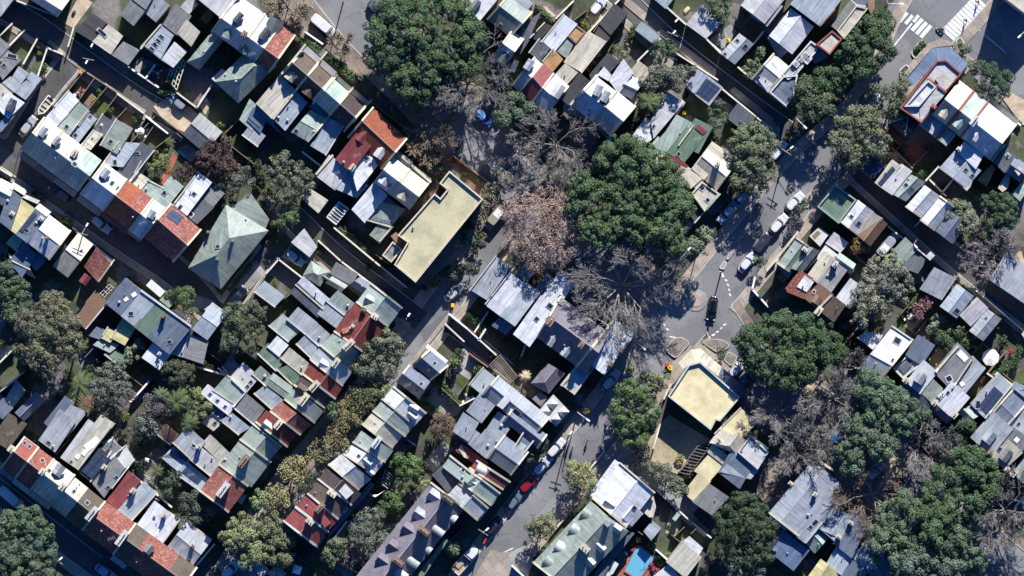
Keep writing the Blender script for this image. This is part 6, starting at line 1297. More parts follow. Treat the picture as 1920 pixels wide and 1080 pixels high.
h = N('pale green terrace with a green rear dormer|between salmon party walls', group=GJ).r(135, 270, 'n', pw='ab', pc='P', zr=8.8).dm(1405, 955, 1465, 890, 62, 'n')
h = N('bright white double terrace|with white rear dormer and tall chimney', group=GJ).r(270, 540, 'W', pw='b', zr=8.8).dm(1535, 1050, 1580, 985, 60, 'W').ch(1545, 905, 9, 20, 1.6, 'V', 4).v(270, 540, -215, -185, 'V', 5, 4.6)
N('lavender rear wing|below the cream-roofed terrace', 'rear_wing').s(1150, 930, 1280, 1030, 1350, 940, 'L', 5, 5.2).s(1150, 930, 1220, 840, 1350, 940, 'L', 5, 5.2).pw(1265, 1035, 1445, 840, 'P', .3)
N('sage rear wing of the white double terrace|with a dark vent shadow', 'rear_wing').s(1280, 1040, 1340, 1085, 1400, 1010, 'n', 4.8, 5).s(1280, 1040, 1345, 975, 1400, 1010, 'n', 4.8, 5)
T(3, 1)
h = N('large dappled pale-blue building|with skylights beside the dark courtyards').g(1285, 180, 1400, 50, 1600, 200, 'B', 5, 5.6, f=.5).p([1370, 230, 1395, 150, 1560, 190, 1520, 320, 1490, 352], 5, 'L').p([1420, 60, 1470, -20, 1620, 80, 1560, 190], 5.8, 'W').sl(1485, 195, 8, 8).sl(1533, 238, 8, 8).ch(1430, 40, 6, 8, 1.4)  # white polygon paints a sunlit patch onto the roof
N('white peaked rear wing|beside the dark blue flat roof', 'rear_wing').s(1600, 70, 1680, 115, 1750, 10, 'L', 5.2, 5.6).s(1540, -20, 1600, 40, 1680, -60, 'B', 5.2)
N('dark blue flat roof with skylight|northeast of the tan brick yard', 'rear_wing').s(1690, 120, 1775, 205, 1865, 105, 'd', 5, 5.2).s(1690, 120, 1780, 30, 1865, 105, 'd', 5, 5.2).sl(1800, 85, 9, 8, 0, (.6, .6, .6, 1))
N('tan brick terrace deck|beside the pale-blue building', 'roof_deck', 'deck', wc='A').p([1568, 268, 1680, 150, 1705, 185, 1640, 322], 3, 't')
N('blue-grey hipped wing|at the east edge', 'rear_wing').g(1785, 210, 1890, 285, 1960, 170, 'D', 5, 6).p([1850, 200, 1880, 165, 1915, 190, 1880, 240], 5.9, 'w')
N('scalloped cream annex|below the hipped wing', 'garden_pavilion', 'pavilion').p([1725, 330, 1790, 215, 1820, 235, 1800, 330, 1760, 360], 3.4, 'c')
N('long pale annex|at the east edge beside the dark tree', 'garden_pavilion', 'pavilion').p([1830, 375, 1900, 290, 1960, 330, 1890, 430], 3.6, 'n')
GK = 'gabled cottages north of the shaded lane'
h = N('dark solar-panelled cottage|under the grey gum tree', group=GK).s(660, 150, 785, 250, 880, 160, 'k', 4, 4.4).s(660, 150, 750, 80, 880, 160, 'k', 4, 4.4).sp(755, 225, 840, 130, 872, 175, 4, 1).sl(788, 240, 7, 7, 0, (.7, .7, .7, 1))
h = N('cream cottage with six slim solar panels|on its long roof', group=GK).s(812, 288, 862, 325, 985, 165, 'c', 4.6, 4.9).s(812, 288, 940, 128, 985, 165, 'c', 4.6, 4.9).sp(825, 290, 930, 165, 958, 190, 6, 1)
h = N('lavender-grey cottage roof|beside the six slim panels', group=GK).s(862, 325, 930, 372, 1070, 205, 'L', 5, 4.6).s(862, 325, 990, 160, 1070, 205, 'G', 5, 4.6)
h = N('mint gabled cottage with two skylights|in the lane row', group=GK).g(930, 374, 1075, 228, 1180, 285, 'n', 4.4, 5.8, f=.45).sl(1035, 308, 9, 10).sl(1078, 342, 10, 11).vt(1052, 262, .2)
h = N('white and grey gabled cottage|northwest of the last white cottage', group=GK).g(1035, 468, 1175, 308, 1290, 390, 'W', 4.4, 6.0, f=.45, pw='a')
h = N('last white gabled cottage|beside the olive round tree', group=GK).g(1145, 568, 1290, 392, 1395, 470, 'W', 4.4, 6.0, f=.5, pw='ab').p([1100, 610, 1145, 570, 1150, 580, 1105, 622], 3, 'V')
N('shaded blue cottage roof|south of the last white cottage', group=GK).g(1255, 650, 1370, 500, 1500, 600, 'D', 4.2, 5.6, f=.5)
h = N('green box-gutter cottage|with pale green parapet', wc='n').p([368, 470, 505, 305, 665, 418, 530, 598], 4.2, 'E', par='n', ph=.5)
h = N('four-gabled cottage|with white, blue and ribbed beige slopes').g(548, 582, 675, 418, 795, 510, 'W', 4.2, 5.6, f=.5, pw='a').sl(625, 545, 8, 8).sl(682, 597, 9, 9).g(663, 682, 795, 512, 900, 598, 'h', 4.2, 5.6, f=.52)
h.s(668, 678, 728, 712, 850, 560, 'w', 4.3, 5.65)
N('flat white garden annex|beside the lawn', 'garden_shed', 'shed').p([430, 745, 497, 658, 605, 742, 542, 818], 3.2, 'L', wc='V')
N('white walled patio building|north of the flat white annex', 'garden_shed', 'shed').p([310, 690, 375, 630, 450, 685, 390, 770], 3, 'V').p([330, 690, 372, 648, 398, 668, 350, 715], 3.05, 'A', walls=False)
GL = 'terraces by the roundabout corner'
h = N('sage corner terrace|with cream outline walls', group=GL).g(75, 895, 215, 705, 300, 765, 'e', 6, 7.0, f=.6, pw='ab').g(155, 925, 290, 760, 390, 800, 'e', 5.6, 7.0, f=.5).ch(275, 790, 7, 10, 1.6, 'V').pw(-10, 950, 225, 660, 'C', .4).sp(255, 935, 340, 850, 365, 870, 3, 1)
h.p([75, 920, 120, 890, 190, 960, 150, 1010], 4, 'e').p([60, 1000, 100, 960, 150, 1000, 120, 1050], 3, 'A')
h = N('cream long-roofed terrace|beside the dark ribbed end roof', group=GL).s(305, 985, 372, 1032, 492, 862, 'c', 5.6, 6).s(305, 985, 438, 808, 492, 862, 'c', 5.6, 6)
h = N('dark grey gabled end terrace|with a slanted chimney shadow', group=GL).s(372, 1035, 465, 1110, 600, 925, 'g', 5.9, 5.3).s(372, 1035, 495, 870, 600, 925, 'g', 5.9, 5.3).vt(445, 985, .25).ch(500, 900, 7, 12, 1.8, 'V').g(495, 890, 620, 980, 660, 900, 'n', 5, 5.8)
N('white lean-to cluster|between the sage and cream terraces', 'rear_wing', group=None).p([355, 860, 430, 758, 555, 855, 490, 865, 440, 808, 390, 880], 4.2, 'V')
h = N('red and white striped roof terrace|with a skylight at the corner', group=GL).s(140, 1085, 230, 1140, 330, 1010, 'r', 5.8, 6.2).s(140, 1085, 245, 950, 330, 1010, 'r', 5.8, 6.2).p([215, 1070, 275, 985, 345, 1035, 290, 1110], 6.4, 'W')
h = N('sage lane house|with a dark mast shadow').s(918, 832, 1000, 912, 1112, 790, 'e', 4.4, 4.7).s(918, 832, 1012, 718, 1112, 790, 'e', 4.4, 4.7).s(1005, 912, 1120, 962, 1195, 850, 'd', 4.6, 4.3).pw(1100, 770, 1195, 850, 'V').ch(1215, 840, 10, 12, 1, 'V', 0)
T(3, 2)
h = N('rust-red roofed terrace|with a skylight and box dormer', group=GL).s(150, 25, 275, 75, 320, -20, 'r', 6, 6.4).s(280, 72, 378, 150, 480, 50, 'h', 6, 6.4).dm(350, 115, 385, 60, 60, 'A').sl(345, 28, 6, 8, 0, (.7, .7, .68, 1))
h = N('weathered brown-grey terrace|with a double chimney by the fig', group=GL).s(398, 172, 492, 245, 572, 130, 'b', 6, 6.6).ch(378, 170, 10, 16, 1.6, 'C', 3).pw(365, 165, 475, 55, 'C', .4).vs(400, 190, 495, 262, 520, 235, 'G', 4, 3.6)
N('white rear wing|under the big open gum tree', 'rear_wing').s(520, 72, 605, 135, 705, 0, 'W', 4.8, 5.1).s(520, 72, 590, -40, 705, 0, 'W', 4.8, 5.1)
T(3, 1)
N('pale roof with solar strip|at the lane bend', 'lane_garage', 'garage').s(1150, 1085, 1300, 1160, 1400, 1010, 'G', 4, 4.6).s(1150, 1085, 1290, 928, 1400, 1010, 'L', 4, 4.6)
N('grey corner roof|south of the bare purple tree').s(1672, 1015, 1960, 1210, 2080, 1020, 'G', 5, 5.4).s(1672, 1015, 1800, 850, 2080, 1020, 'G', 5, 5.4)
T(3, 2)
GM = 'shed roofs along the east lane'
N('dappled grey gabled shed|with a dark roof opening', 'lane_garage', 'garage', GM).g(1288, 138, 1418, -30, 1535, 55, 'G', 3.4, 4.4, f=.45).p([1420, 220, 1290, 138, 1400, 140, 1440, 160], 3.6, 'G') if False else N('dappled grey gabled shed|with a dark roof opening', 'lane_garage', 'garage', GM).g(1288, 138, 1418, -30, 1545, 60, 'B', 3.4, 4.6, f=.5).sl(1418, 172, 10, 12)
N('sun-spotted grey shed|under bare branches', 'lane_garage', 'garage', GM).s(1448, 205, 1520, 275, 1640, 150, 'L', 3.4, 3.8).s(1448, 205, 1550, 80, 1640, 150, 'L', 3.4, 3.8)
N('two-tone gabled shed|beside the garden of the white umbrella', 'lane_garage', 'garage', GM).g(1508, 322, 1645, 155, 1752, 232, 'G', 3.6, 4.8, f=.5).sl(1635, 225, 5, 5)
GN = 'terraces behind the dark green fig row'
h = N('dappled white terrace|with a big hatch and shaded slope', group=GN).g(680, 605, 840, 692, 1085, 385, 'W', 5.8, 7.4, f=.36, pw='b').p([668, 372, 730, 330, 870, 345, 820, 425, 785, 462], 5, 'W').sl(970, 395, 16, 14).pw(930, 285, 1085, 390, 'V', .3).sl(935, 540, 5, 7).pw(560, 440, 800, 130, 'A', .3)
h = N('smooth blue-grey terrace|with a boxed skylight', group=GN).s(1040, 500, 1150, 570, 1242, 432, 'D', 5.6, 5.9).s(1040, 500, 1135, 348, 1242, 432, 'D', 5.6, 5.9).p([935, 605, 1035, 510, 1145, 575, 1012, 682], 5, 'G', par='V').p([980, 600, 1040, 545, 1080, 580, 1020, 645], 5.3, 'd').sl(1010, 530, 5, 6).sl(1062, 548, 11, 9)
h = N('white terrace with hipped rear dormer|below the blue-grey terrace', group=GN).s(1045, 702, 1140, 785, 1262, 632, 'W', 6, 6.6).s(1045, 702, 1168, 553, 1262, 632, 'W', 6, 6.6).dm(1120, 710, 1165, 640, 75, 'G').ch(1030, 690, 9, 10, 1.4).s(990, 745, 1080, 855, 1145, 790, 'D', 4.8, 5.8)  # last slope: shade of the southwest side put into its slate colour
h = N('olive-grey flat terrace|with one dark square roof light', group=GN).s(1255, 632, 1365, 745, 1530, 530, 'g', 5.8, 6.2).s(1255, 632, 1425, 440, 1530, 530, 'g', 5.8, 6.2).sl(1358, 680, 13, 13, .3, (.5, .52, .5, 1)).sl(1460, 510, 22, 12, .0, (.6, .62, .66, 1), 'lens').pw(1260, 625, 1425, 435, 'C', .4)
h = N('pale grey terrace beside the umbrella|with a white roof box', group=GN).s(1390, 700, 1475, 785, 1620, 605, 'G', 5.4, 5.7).s(1390, 700, 1540, 545, 1620, 605, 'G', 5.4, 5.7).sl(1457, 720, 8, 8, .3, (.8, .8, .78, 1), 'lens').sl(1393, 728, 6, 5, .3, (.8, .8, .78, 1), 'lens').pw(1385, 750, 1525, 540, 'C')
h = N('small sage terrace roof|between white chimneyed terraces', group=GN).s(1165, 790, 1232, 855, 1302, 755, 'e', 5.8, 6.2).s(1165, 790, 1222, 710, 1302, 755, 'e', 5.8, 6.2).ch(1300, 800, 8, 14, 1.3, 'V').s(1075, 862, 1180, 935, 1232, 858, 'D', 4.6, 5.8)  # slate southwest slope carries painted shade, the main roof is sage
h = N('white hipped-back terrace|with chimneys on both party walls', group=GN).s(1258, 855, 1382, 968, 1503, 822, 'W', 6, 6.6).s(1258, 855, 1360, 742, 1503, 822, 'W', 6, 6.6).sl(1350, 785, 6, 7).ch(1245, 860, 8, 10, 1.4).ch(1395, 950, 9, 12, 1.4).s(1205, 890, 1340, 1005, 1385, 968, 'D', 4.6, 5.8).p([1340, 770, 1390, 720, 1500, 820, 1440, 830], 6.3, 'n')  # southwest slope coloured slate as painted shade below the white roof
h = N('solar-panelled grey terrace|with ten large panels', group=GN).s(1530, 870, 1622, 962, 1822, 738, 'G', 5.6, 6).s(1530, 870, 1715, 642, 1822, 738, 'G', 5.6, 6).sp(1600, 915, 1685, 735, 1762, 790, 5, 2) if False else N('solar-panelled grey terrace|with ten large panels', group=GN).s(1530, 870, 1622, 962, 1822, 738, 'G', 5.6, 6).sp(1575, 890, 1695, 735, 1765, 795, 5, 2).sl(1575, 875, 18, 10, .9).s(1710, 650, 1720, 640, 1825, 725, 'c', 5, 5.2).pw(1630, 975, 1825, 735, 'V')
h = N('sage hipped wing|under the solar-panelled terrace', 'rear_wing').g(1425, 930, 1500, 1005, 1600, 950, 'n', 4.6, 5.8, f=.4)
h = N('slate-blue terrace at the southeast|with a satellite dish', group=GN).g(1640, 985, 1745, 1085, 1935, 870, 'D', 5.6, 6.2, f=.55, pw='ab').vt(1745, 1015, .35).ac(1720, 1050, 8, 8).sl(1675, 1065, 9, 10, 0, (.4, .4, .4, 1)).g(1800, 800, 1900, 880, 2000, 800, 'D', 5, 6, f=.5)
N('dark hipped garden roof|at the east edge by the hedge').g(1800, 740, 1860, 700, 2000, 800, 'D', 4.6, 5.6)
N('grey terrace with small skylight|at the east edge', group=GN).s(1750, 1090, 1850, 1170, 2050, 950, 'G', 5.4, 5.8).sl(1880, 1020, 6, 8)
N('pale grey corner roof|at the top right beside the shaded lane').s(1770, -10, 1910, 105, 2000, -30, 'G', 4, 4.4)
N('garden room roof|at the east edge beside the bins', 'garden_shed', 'shed').p([1900, 345, 1925, 380, 2000, 330, 1960, 270], 2.6, 'L')
T(3, 3)
GO = 'slate-grey roofs of the southeast corner'
h = N('dormered pale terrace|beside the tall dark fig', group=GN).s(1530, 40, 1672, 165, 1830, -20, 'G', 6.2, 7).s(1530, 40, 1640, -110, 1830, -20, 'G', 6.2, 7).dm(1630, 75, 1690, 0, 80, 'G').ch(1665, 150, 8, 10, 1.2, 'A')
h = N('off-white terrace with large dormer|at the southeast corner', group=GN).s(1675, 180, 1775, 268, 1900, 155, 'w', 6.2, 7).s(1675, 180, 1765, 80, 1895, 160, 'c', 6.2, 7).dm(1755, 210, 1815, 135, 72, 'g').sl(1738, 128, 7, 9).sl(1790, 240, 8, 5).s(1770, 65, 1890, 155, 1960, 60, 'g', 6.4, 6.8).sl(1865, 60, 9, 9, 0, (.7, .72, .7, 1), 'lens').ch(1790, 275, 9, 9, 1.2)
N('sage end terrace|at the east frame edge', group=GN).s(1845, 305, 1950, 410, 2040, 300, 'n', 6, 6.6).ch(1840, 305, 10, 14, 1.3)
h = N('dappled lavender-blue terrace|with a tilted parapet', group=GO).g(8, 605, 330, 215, 555, 390, 'a', 5.6, 6.2, f=.4, pw='a').p([75, 590, 215, 600, 130, 740, 10, 640], 5.8, 'G').ch(170, 385, 6, 8, .8).pw(330, 175, 490, 290, 'C', .45).p([345, 200, 480, 300, 440, 360, 330, 270], 5, 'k')  # paler polygon is a painted patch of sunlight
h = N('lavender-blue terrace with square roof lights|and a vent pipe', group=GO).s(152, 730, 285, 830, 535, 540, 'a', 5.8, 6).s(152, 730, 400, 430, 535, 540, 'a', 5.8, 6).sl(360, 675, 10, 10).sl(320, 715, 9, 9).sl(345, 690, 8, 8).vt(300, 620, .3).ch(350, 465, 6, 8, 1).pw(285, 830, 440, 640, 'V', .2)
h = N('pale slate-blue terrace|with a single small skylight', group=GO).g(375, 725, 490, 565, 660, 640, 'a', 5.8, 6.2, f=.6).p([380, 720, 500, 570, 655, 635, 500, 822], 5.9, 'a').sl(425, 695, 7, 9).ch(530, 785, 6, 9, 1).ch(620, 680, 6, 9, 1)
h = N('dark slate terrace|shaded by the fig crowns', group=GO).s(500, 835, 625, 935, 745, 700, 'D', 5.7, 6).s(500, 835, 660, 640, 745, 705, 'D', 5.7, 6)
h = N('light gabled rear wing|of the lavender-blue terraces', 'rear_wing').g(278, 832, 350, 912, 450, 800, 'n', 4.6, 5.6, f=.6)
h = N('blue shaded sawtooth roof|at the south corner garden').s(0, 880, 190, 1030, 300, 890, 's', 4.2, 4.5).s(0, 880, 100, 755, 300, 890, 's', 4.2, 4.5).sl(285, 955, 8, 7, 0, (.6, .6, .65, 1)).p([20, 870, 40, 850, 70, 880, 50, 900], 4.8, 'a')  # the blue of the shade is painted into this roof
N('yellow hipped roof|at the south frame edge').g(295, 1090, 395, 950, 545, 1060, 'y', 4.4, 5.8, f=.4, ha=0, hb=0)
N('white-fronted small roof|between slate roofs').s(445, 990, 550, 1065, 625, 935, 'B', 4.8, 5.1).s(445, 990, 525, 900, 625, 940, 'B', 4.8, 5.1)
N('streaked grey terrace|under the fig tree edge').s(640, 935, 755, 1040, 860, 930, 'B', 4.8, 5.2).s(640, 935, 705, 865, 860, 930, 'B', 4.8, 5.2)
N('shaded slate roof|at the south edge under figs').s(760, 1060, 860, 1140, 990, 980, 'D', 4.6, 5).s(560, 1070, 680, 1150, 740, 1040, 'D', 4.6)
# ---------------------------------------------------------------- centre
T(1, 1)
GP = 'long roofs between the plane tree and the street'
N('grey end house roof|beside the pale fence line', group=GP).s(1625, 1095, 1730, 1160, 1905, 920, 'G', 4.4, 4.8).s(1625, 1095, 1795, 860, 1905, 920, 'G', 4.4, 4.8).pw(1600, 1100, 1800, 840, 'V', .2)
T(1, 2)
T(0, 0)
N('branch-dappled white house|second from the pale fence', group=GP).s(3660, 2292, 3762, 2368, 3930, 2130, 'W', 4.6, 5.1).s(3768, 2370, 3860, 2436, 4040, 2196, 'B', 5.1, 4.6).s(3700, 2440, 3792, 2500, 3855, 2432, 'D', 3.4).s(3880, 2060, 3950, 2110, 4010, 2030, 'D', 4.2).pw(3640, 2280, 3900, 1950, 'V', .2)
N('narrow blue-grey roof|between two dappled white roofs', 'rear_wing').s(3990, 2210, 4040, 2250, 4150, 2100, 'D', 3.8)
T(2, 2)
N('long dappled white roof|against the dormered slate terrace', group=GP).s(20, 345, 130, 430, 330, 150, 'W', 5, 5.3).s(230, 70, 330, 150, 450, -20, 'W', 4.7, 5).s(180, 130, 250, 40, 330, -30, 'D', 4.5).s(330, -30, 420, 30, 480, -60, 'B', 4.4).sl(185, 232, 9, 9).sl(285, 135, 13, 11).sl(360, 60, 5, 5)
h = N('dormered lavender slate terrace|with four pointed dormers').g(190, 370, 560, 645, 735, 340, 'u', 6, 9.2, f=.52, pw='a').dm(270, 430, 325, 350, 58, 'G').dm(380, 510, 435, 435, 58, 'G').dm(470, 190, 415, 240, 62, 'u').dm(580, 265, 520, 335, 62, 'u').ch(285, 250, 12, 16, 1.2, 'A', 3).ch(520, 425, 8, 12, 1.2, 'A')
h.g(140, 718, 262, 712, 345, 560, 'u', 4.8, 6.4, f=.5) if False else h.g(140, 715, 265, 560, 400, 640, 'u', 4.6, 6.2, f=.5, ha=60).p([150, 830, 210, 780, 270, 820, 215, 890], 4, 'u')
h = N('branch-dappled white corner house|with cream boundary walls').s(545, 530, 692, 642, 908, 355, 'W', 6.2, 6.6).s(545, 530, 760, 235, 908, 355, 'W', 6.2, 6.6).p([370, 728, 545, 532, 625, 590, 470, 802], 4.6, 'B', par='C', ph=.3).pw(370, 730, 770, 235, 'C', .45).pw(690, 640, 910, 355, 'V', .35).p([700, 270, 740, 270, 870, 400, 850, 420], 6.55, 'w').ch(740, 570, 7, 8, .9, 'A').ch(820, 470, 7, 8, .9, 'A')
h = N('white pavilion with four pyramid lanterns|beside the ivy wall', 'garden_pavilion', 'pavilion').p([205, 912, 310, 798, 432, 925, 330, 1042], 3.6, 'V')
for x, y in ((305, 870), (258, 925), (385, 930), (335, 985)):
    a = S(x, y); r_ = 11; zz = 3.6
    cs = [(a[0]-r_, a[1], zz), (a[0], a[1]-r_, zz), (a[0]+r_, a[1], zz), (a[0], a[1]+r_, zz)]; ap = (a[0], a[1], zz+1.5)
    h.faces([[cs[0], cs[1], ap], [cs[1], cs[2], ap], [cs[2], cs[3], ap], [cs[3], cs[0], ap]], 'V', walls=False, name='roof_lantern')
# blue-grey complex
T(1, 2)
GQ = 'blue-grey roofed terraces of the central block'
N('narrow corrugated grey roof|over the green courtyard', 'rear_wing').s(1612, 722, 1702, 795, 1795, 682, 'i', 3, 3.2).s(1612, 722, 1705, 602, 1795, 682, 'i', 3, 3.2)
h = N('grey-blue terrace with white terrace deck|north of its row', group=GQ).g(1700, 800, 2080, 1110, 2200, 970, 'a', 5.2, 6.4, f=.5, pw='ab').p([1805, 880, 1875, 800, 1915, 835, 1850, 910], 6.6, 'V').sl(1955, 935, 18, 10, .1)
h = N('blue-grey terrace with a dark inner court|middle of its row', group=GQ).s(1588, 922, 1690, 1002, 1782, 882, 'a', 5, 5.2).s(1588, 922, 1682, 808, 1782, 882, 'a', 5, 5.2).s(1725, 1075, 1830, 1150, 1925, 1010, 'a', 4.8, 5.2).p([1725, 1075, 1820, 950, 1925, 1000, 1830, 1150], 5, 'a').vt(1840, 1030, .35).g(1860, 1000, 2110, 1200, 2180, 1100, 'D', 5.4, 6.4, f=.5, pw='ab')
h = N('blue-grey terrace with antenna and oval vent|southwest in its row', group=GQ).s(1485, 1072, 1590, 1140, 1662, 1012, 'a', 5, 5.2).s(1485, 1072, 1580, 950, 1662, 1012, 'a', 5, 5.2)
T(1, 3)
h.s(1628, 110, 1730, 192, 1825, 70, 'a', 5, 5.3).s(1628, 110, 1740, -20, 1825, 70, 'a', 5, 5.3).vt(1740, 100, .32).vt(1805, 65, .18).an(1700, 60).s(1500, 10, 1625, 105, 1690, 30, 'a', 4.6)
h.g(1735, 195, 1910, 320, 2040, 150, 'D', 5.4, 6.6, f=.45, pw='ab')
T(2, 3)
h = N('white-edged glass deck terrace|at the street end of the blue-grey row', group=GQ).p([0, 130, 70, 190, 180, 50, 100, -30], 5.4, 'D', par='V', ph=.5).p([20, 130, 70, 75, 110, 105, 65, 165], 5.6, 'n')
# ---------------------------------------------------------------- leafy street east side terraces
T(1, 2)
GR = 'pale roofed terraces on the east side of the leafy street'
h = N('slate-blue double house|with paired skylights and a bright verandah').g(1055, 705, 1215, 825, 1310, 700, 'D', 5.8, 7.4, f=.5, pw='a').g(1175, 575, 1310, 690, 1440, 580, 'D', 5.8, 7.4, f=.5, pw='ab').sl(1238, 718, 8, 9).sl(1205, 768, 8, 9).sl(1295, 618, 8, 9).sl(1340, 565, 8, 9).vs(1270, 445, 1420, 570, 1440, 545, 'L', 4.2, 3.8)
ROW(1055, 945, 500, 1700, 135, 140)
def pr(lbl, ax, ay, bx, by, cx, cy, c, **k): return N(lbl, group=GR).g(ax, ay, bx, by, cx, cy, c, 6, 8.7, **k)
h = pr('white terrace with two white dormers|at the north end of its row', 948, 832, 1032, 742, 1275, 940, 'W', f=.38, pw='ab').dm(1215, 920, 1150, 880, 60, 'V').dm(1200, 985, 1140, 935, 50, 'V').ch(1060, 945, 8, 24, 1.5, 'A', 3, 1.57)
h = pr('sage terrace with shaded back slope|second in its row', 878, 922, 948, 840, 1190, 1030, 'n', f=.4, pw='a').ch(990, 1035, 8, 20, 1.5, 'V', 3, 1.57)
h = pr('off-white terrace with flower boxes|third in its row', 798, 1020, 875, 930, 1100, 1110, 'w', f=.42, pw='a')
T(1, 3)
h = pr('pale green terrace with a dark chimney band|fourth in its row', 728, 75, 790, -10, 1030, 140, 'n', f=.45, pw='a').ch(905, 75, 9, 24, 1.5, 'V', 4, 1.57)
h = pr('white terrace with a skylight and pale side boxes|fifth in its row', 658, 165, 728, 85, 960, 235, 'W', f=.45, pw='a').sl(770, 180, 7, 7).dm(860, 250, 800, 200, 52, 'V').ch(930, 215, 8, 10, 1.6)
h = pr('light blue slate terrace|beside the brown tiled pair', 545, 242, 640, 165, 865, 355, 'L', f=.47, pw='a').ch(655, 350, 9, 14, 1.5, 'C', 3).dm(880, 320, 830, 280, 40, 'W')
h = pr('brown-tiled terrace with white box dormer|beside the light blue slate', 465, 352, 540, 270, 790, 465, 'x', f=.45, pw='a', pc='V').dm(705, 480, 640, 410, 75, 'V', style='s')
h = pr('brown-grey tiled terrace|beside the red metal roof', 388, 462, 462, 355, 690, 545, 'b', f=.47, pw='a', pc='V').ch(570, 460, 9, 16, 1.5, 'C', 2).p([590, 610, 660, 540, 700, 570, 620, 660], 5, 'L')
h = pr('dark red terrace with red box dormer|beside the southernmost red roof', 298, 560, 385, 470, 625, 655, 'R', f=.5, pw='a', pc='V').dm(540, 700, 490, 640, 60, 'R', style='s').ch(480, 565, 9, 20, 1.4, 'A', 3, 1.57)
h = pr('southernmost dappled red terrace|with a green corner roof', 208, 668, 296, 565, 540, 750, 'R', f=.5, pw='ab', pc='V').ch(405, 670, 9, 14, 1.6, 'C', 2).p([420, 830, 495, 745, 525, 790, 460, 865], 5.2, 'E')
h.pw(205, 665, 460, 865, 'V', .3)
N('long blue-grey side verandah|behind the red and brown terraces', 'rear_verandah', 'verandah', wc='V').p([520, 830, 545, 760, 860, 370, 895, 395], 3, 'D')
# ---------------------------------------------------------------- south centre
h = N('sage gabled terrace with small skylight|north of the big slate row').g(1398, 262, 1455, 178, 1825, 470, 'n', 5.8, 7.6, f=.6, pw='b').dm(1580, 385, 1635, 340, 60, 'n').sl(1553, 285, 8, 9, 0, (.7, .68, .6, 1))
h.g(1530, 372, 1600, 285, 1830, 460, 'n', 6, 8.4, f=.4, pw='ab').dm(1590, 360, 1650, 395, 68, 'n', h=1.2).vt(1548, 335, .25)
h = N('slate-grey terrace with pale verandah|beside the sage gabled terrace').s(1330, 322, 1440, 445, 1520, 372, 'd', 5, 5.3).s(1330, 322, 1400, 252, 1520, 372, 'd', 5, 5.3).g(1440, 470, 1520, 380, 1740, 570, 'G', 6, 8, f=.5, pw='ab').s(1655, 640, 1672, 655, 1740, 570, 'w', 5, 4.8)
h = N('red-roofed terrace with white dormer|beside the blue-grey row').g(1602, 270, 1655, 215, 1905, 375, 'R', 6, 8.2, f=.42, pw='ab').dm(1655, 265, 1730, 300, 72, 'V', style='b').p([1495, 140, 1545, 82, 1745, 235, 1690, 275], 3.4, 'R').p([1520, 130, 1540, 90, 1590, 200, 1560, 190], 3.6, 'w')
h = N('long lavender slate terrace row|with five pointed and five barrel dormers').g(740, 1095, 1312, 380, 1565, 575, 'u', 6.5, 10.2, f=.52, pw='b')
for x, y in ((1335, 478), (1225, 618), (1140, 728), (1030, 858), (950, 962)): h.dm(x-35, y-25, x+45, y+30, 92, 'u' if y > 700 else 'G', h=1.5)
for x, y in ((1462, 635), (1368, 740), (1272, 872), (1178, 978), (1090, 1068)): h.dm(x+38, y+28, x-42, y-28, 66, 'n' if 800 < y < 1000 else 'V', 'b', h=1.5)
h.ch(1440, 502, 10, 24, 1.8, 'K', 5, 0).ch(1258, 738, 10, 22, 1.8, 'A', 5, 0).ch(1065, 968, 10, 22, 1.8, 'A', 5, 0)
h.s(1140, 1165, 1230, 1165, 1445, 800, 'E', 5.2, 5.0) if False else h.p([1180, 1110, 1250, 1095, 1442, 812, 1420, 790], 5, 'E', walls=False, name='verandah_roof')
T(2, 3)
h = N('white-roofed street house|with a pointed dormer').g(605, 495, 812, 232, 1065, 452, 'W', 5.6, 7.2, f=.55, pw='a').dm(700, 510, 770, 560, 88, 'W', h=1.2).vs(575, 468, 770, 205, 815, 235, 'W', 4.4, 5) .g(765, 590, 850, 490, 985, 610, 'W', 5, 6.6, f=.5).p([860, 700, 930, 560, 985, 615, 885, 725], 4.6, 'w').sl(918, 570, 8, 8).ch(740, 615, 8, 20, 1.2, 'C', 0, 1.57)
h.pw(810, 232, 1070, 455, 'C', .3)
h = N('large green-grey slate house|with barrel dormers and a hipped end').g(160, 978, 590, 518, 875, 745, 'e', 6.2, 9.8, f=.5, pw='a', hb=40)
h.dm(525, 600, 635, 665, 88, 'e', 'b', h=1.4).dm(440, 715, 545, 780, 88, 'n', 'b', h=1.4).dm(330, 845, 435, 910, 88, 'V', 'b', h=1.4).dm(245, 955, 350, 1030, 88, 'e', 'b', h=1.4)
h.ch(545, 868, 12, 18, 1.4, 'C', 2).dm(690, 890, 630, 835, 62, 'V').dm(610, 1000, 560, 945, 62, 'V').dm(815, 745, 760, 705, 62, 'V').ch(715, 685, 8, 9, 1.2, 'G', 0).p([600, 1090, 720, 900, 880, 740, 920, 760, 760, 960, 690, 1080], 4, 'd')
h.p([680, 1060, 760, 960, 800, 990, 760, 1060, 720, 1090], 3.4, 'V')
h = N('cream-yellow gabled annex|right of the long pergola', wc='C').g(1478, 82, 1560, -30, 1770, 60, 'c', 5, 6.4, f=.62, ha=40).s(1475, 150, 1590, 240, 1620, 190, 'c', 4.2, 4.6).s(1378, 290, 1478, 362, 1585, 240, 'Y', 3.8, 4).s(1378, 290, 1452, 190, 1585, 240, 'Y', 3.8, 4).s(1298, 455, 1370, 518, 1480, 370, 'Y', 3.6, 3.8).s(1298, 455, 1385, 308, 1480, 370, 'Y', 3.6, 3.8)
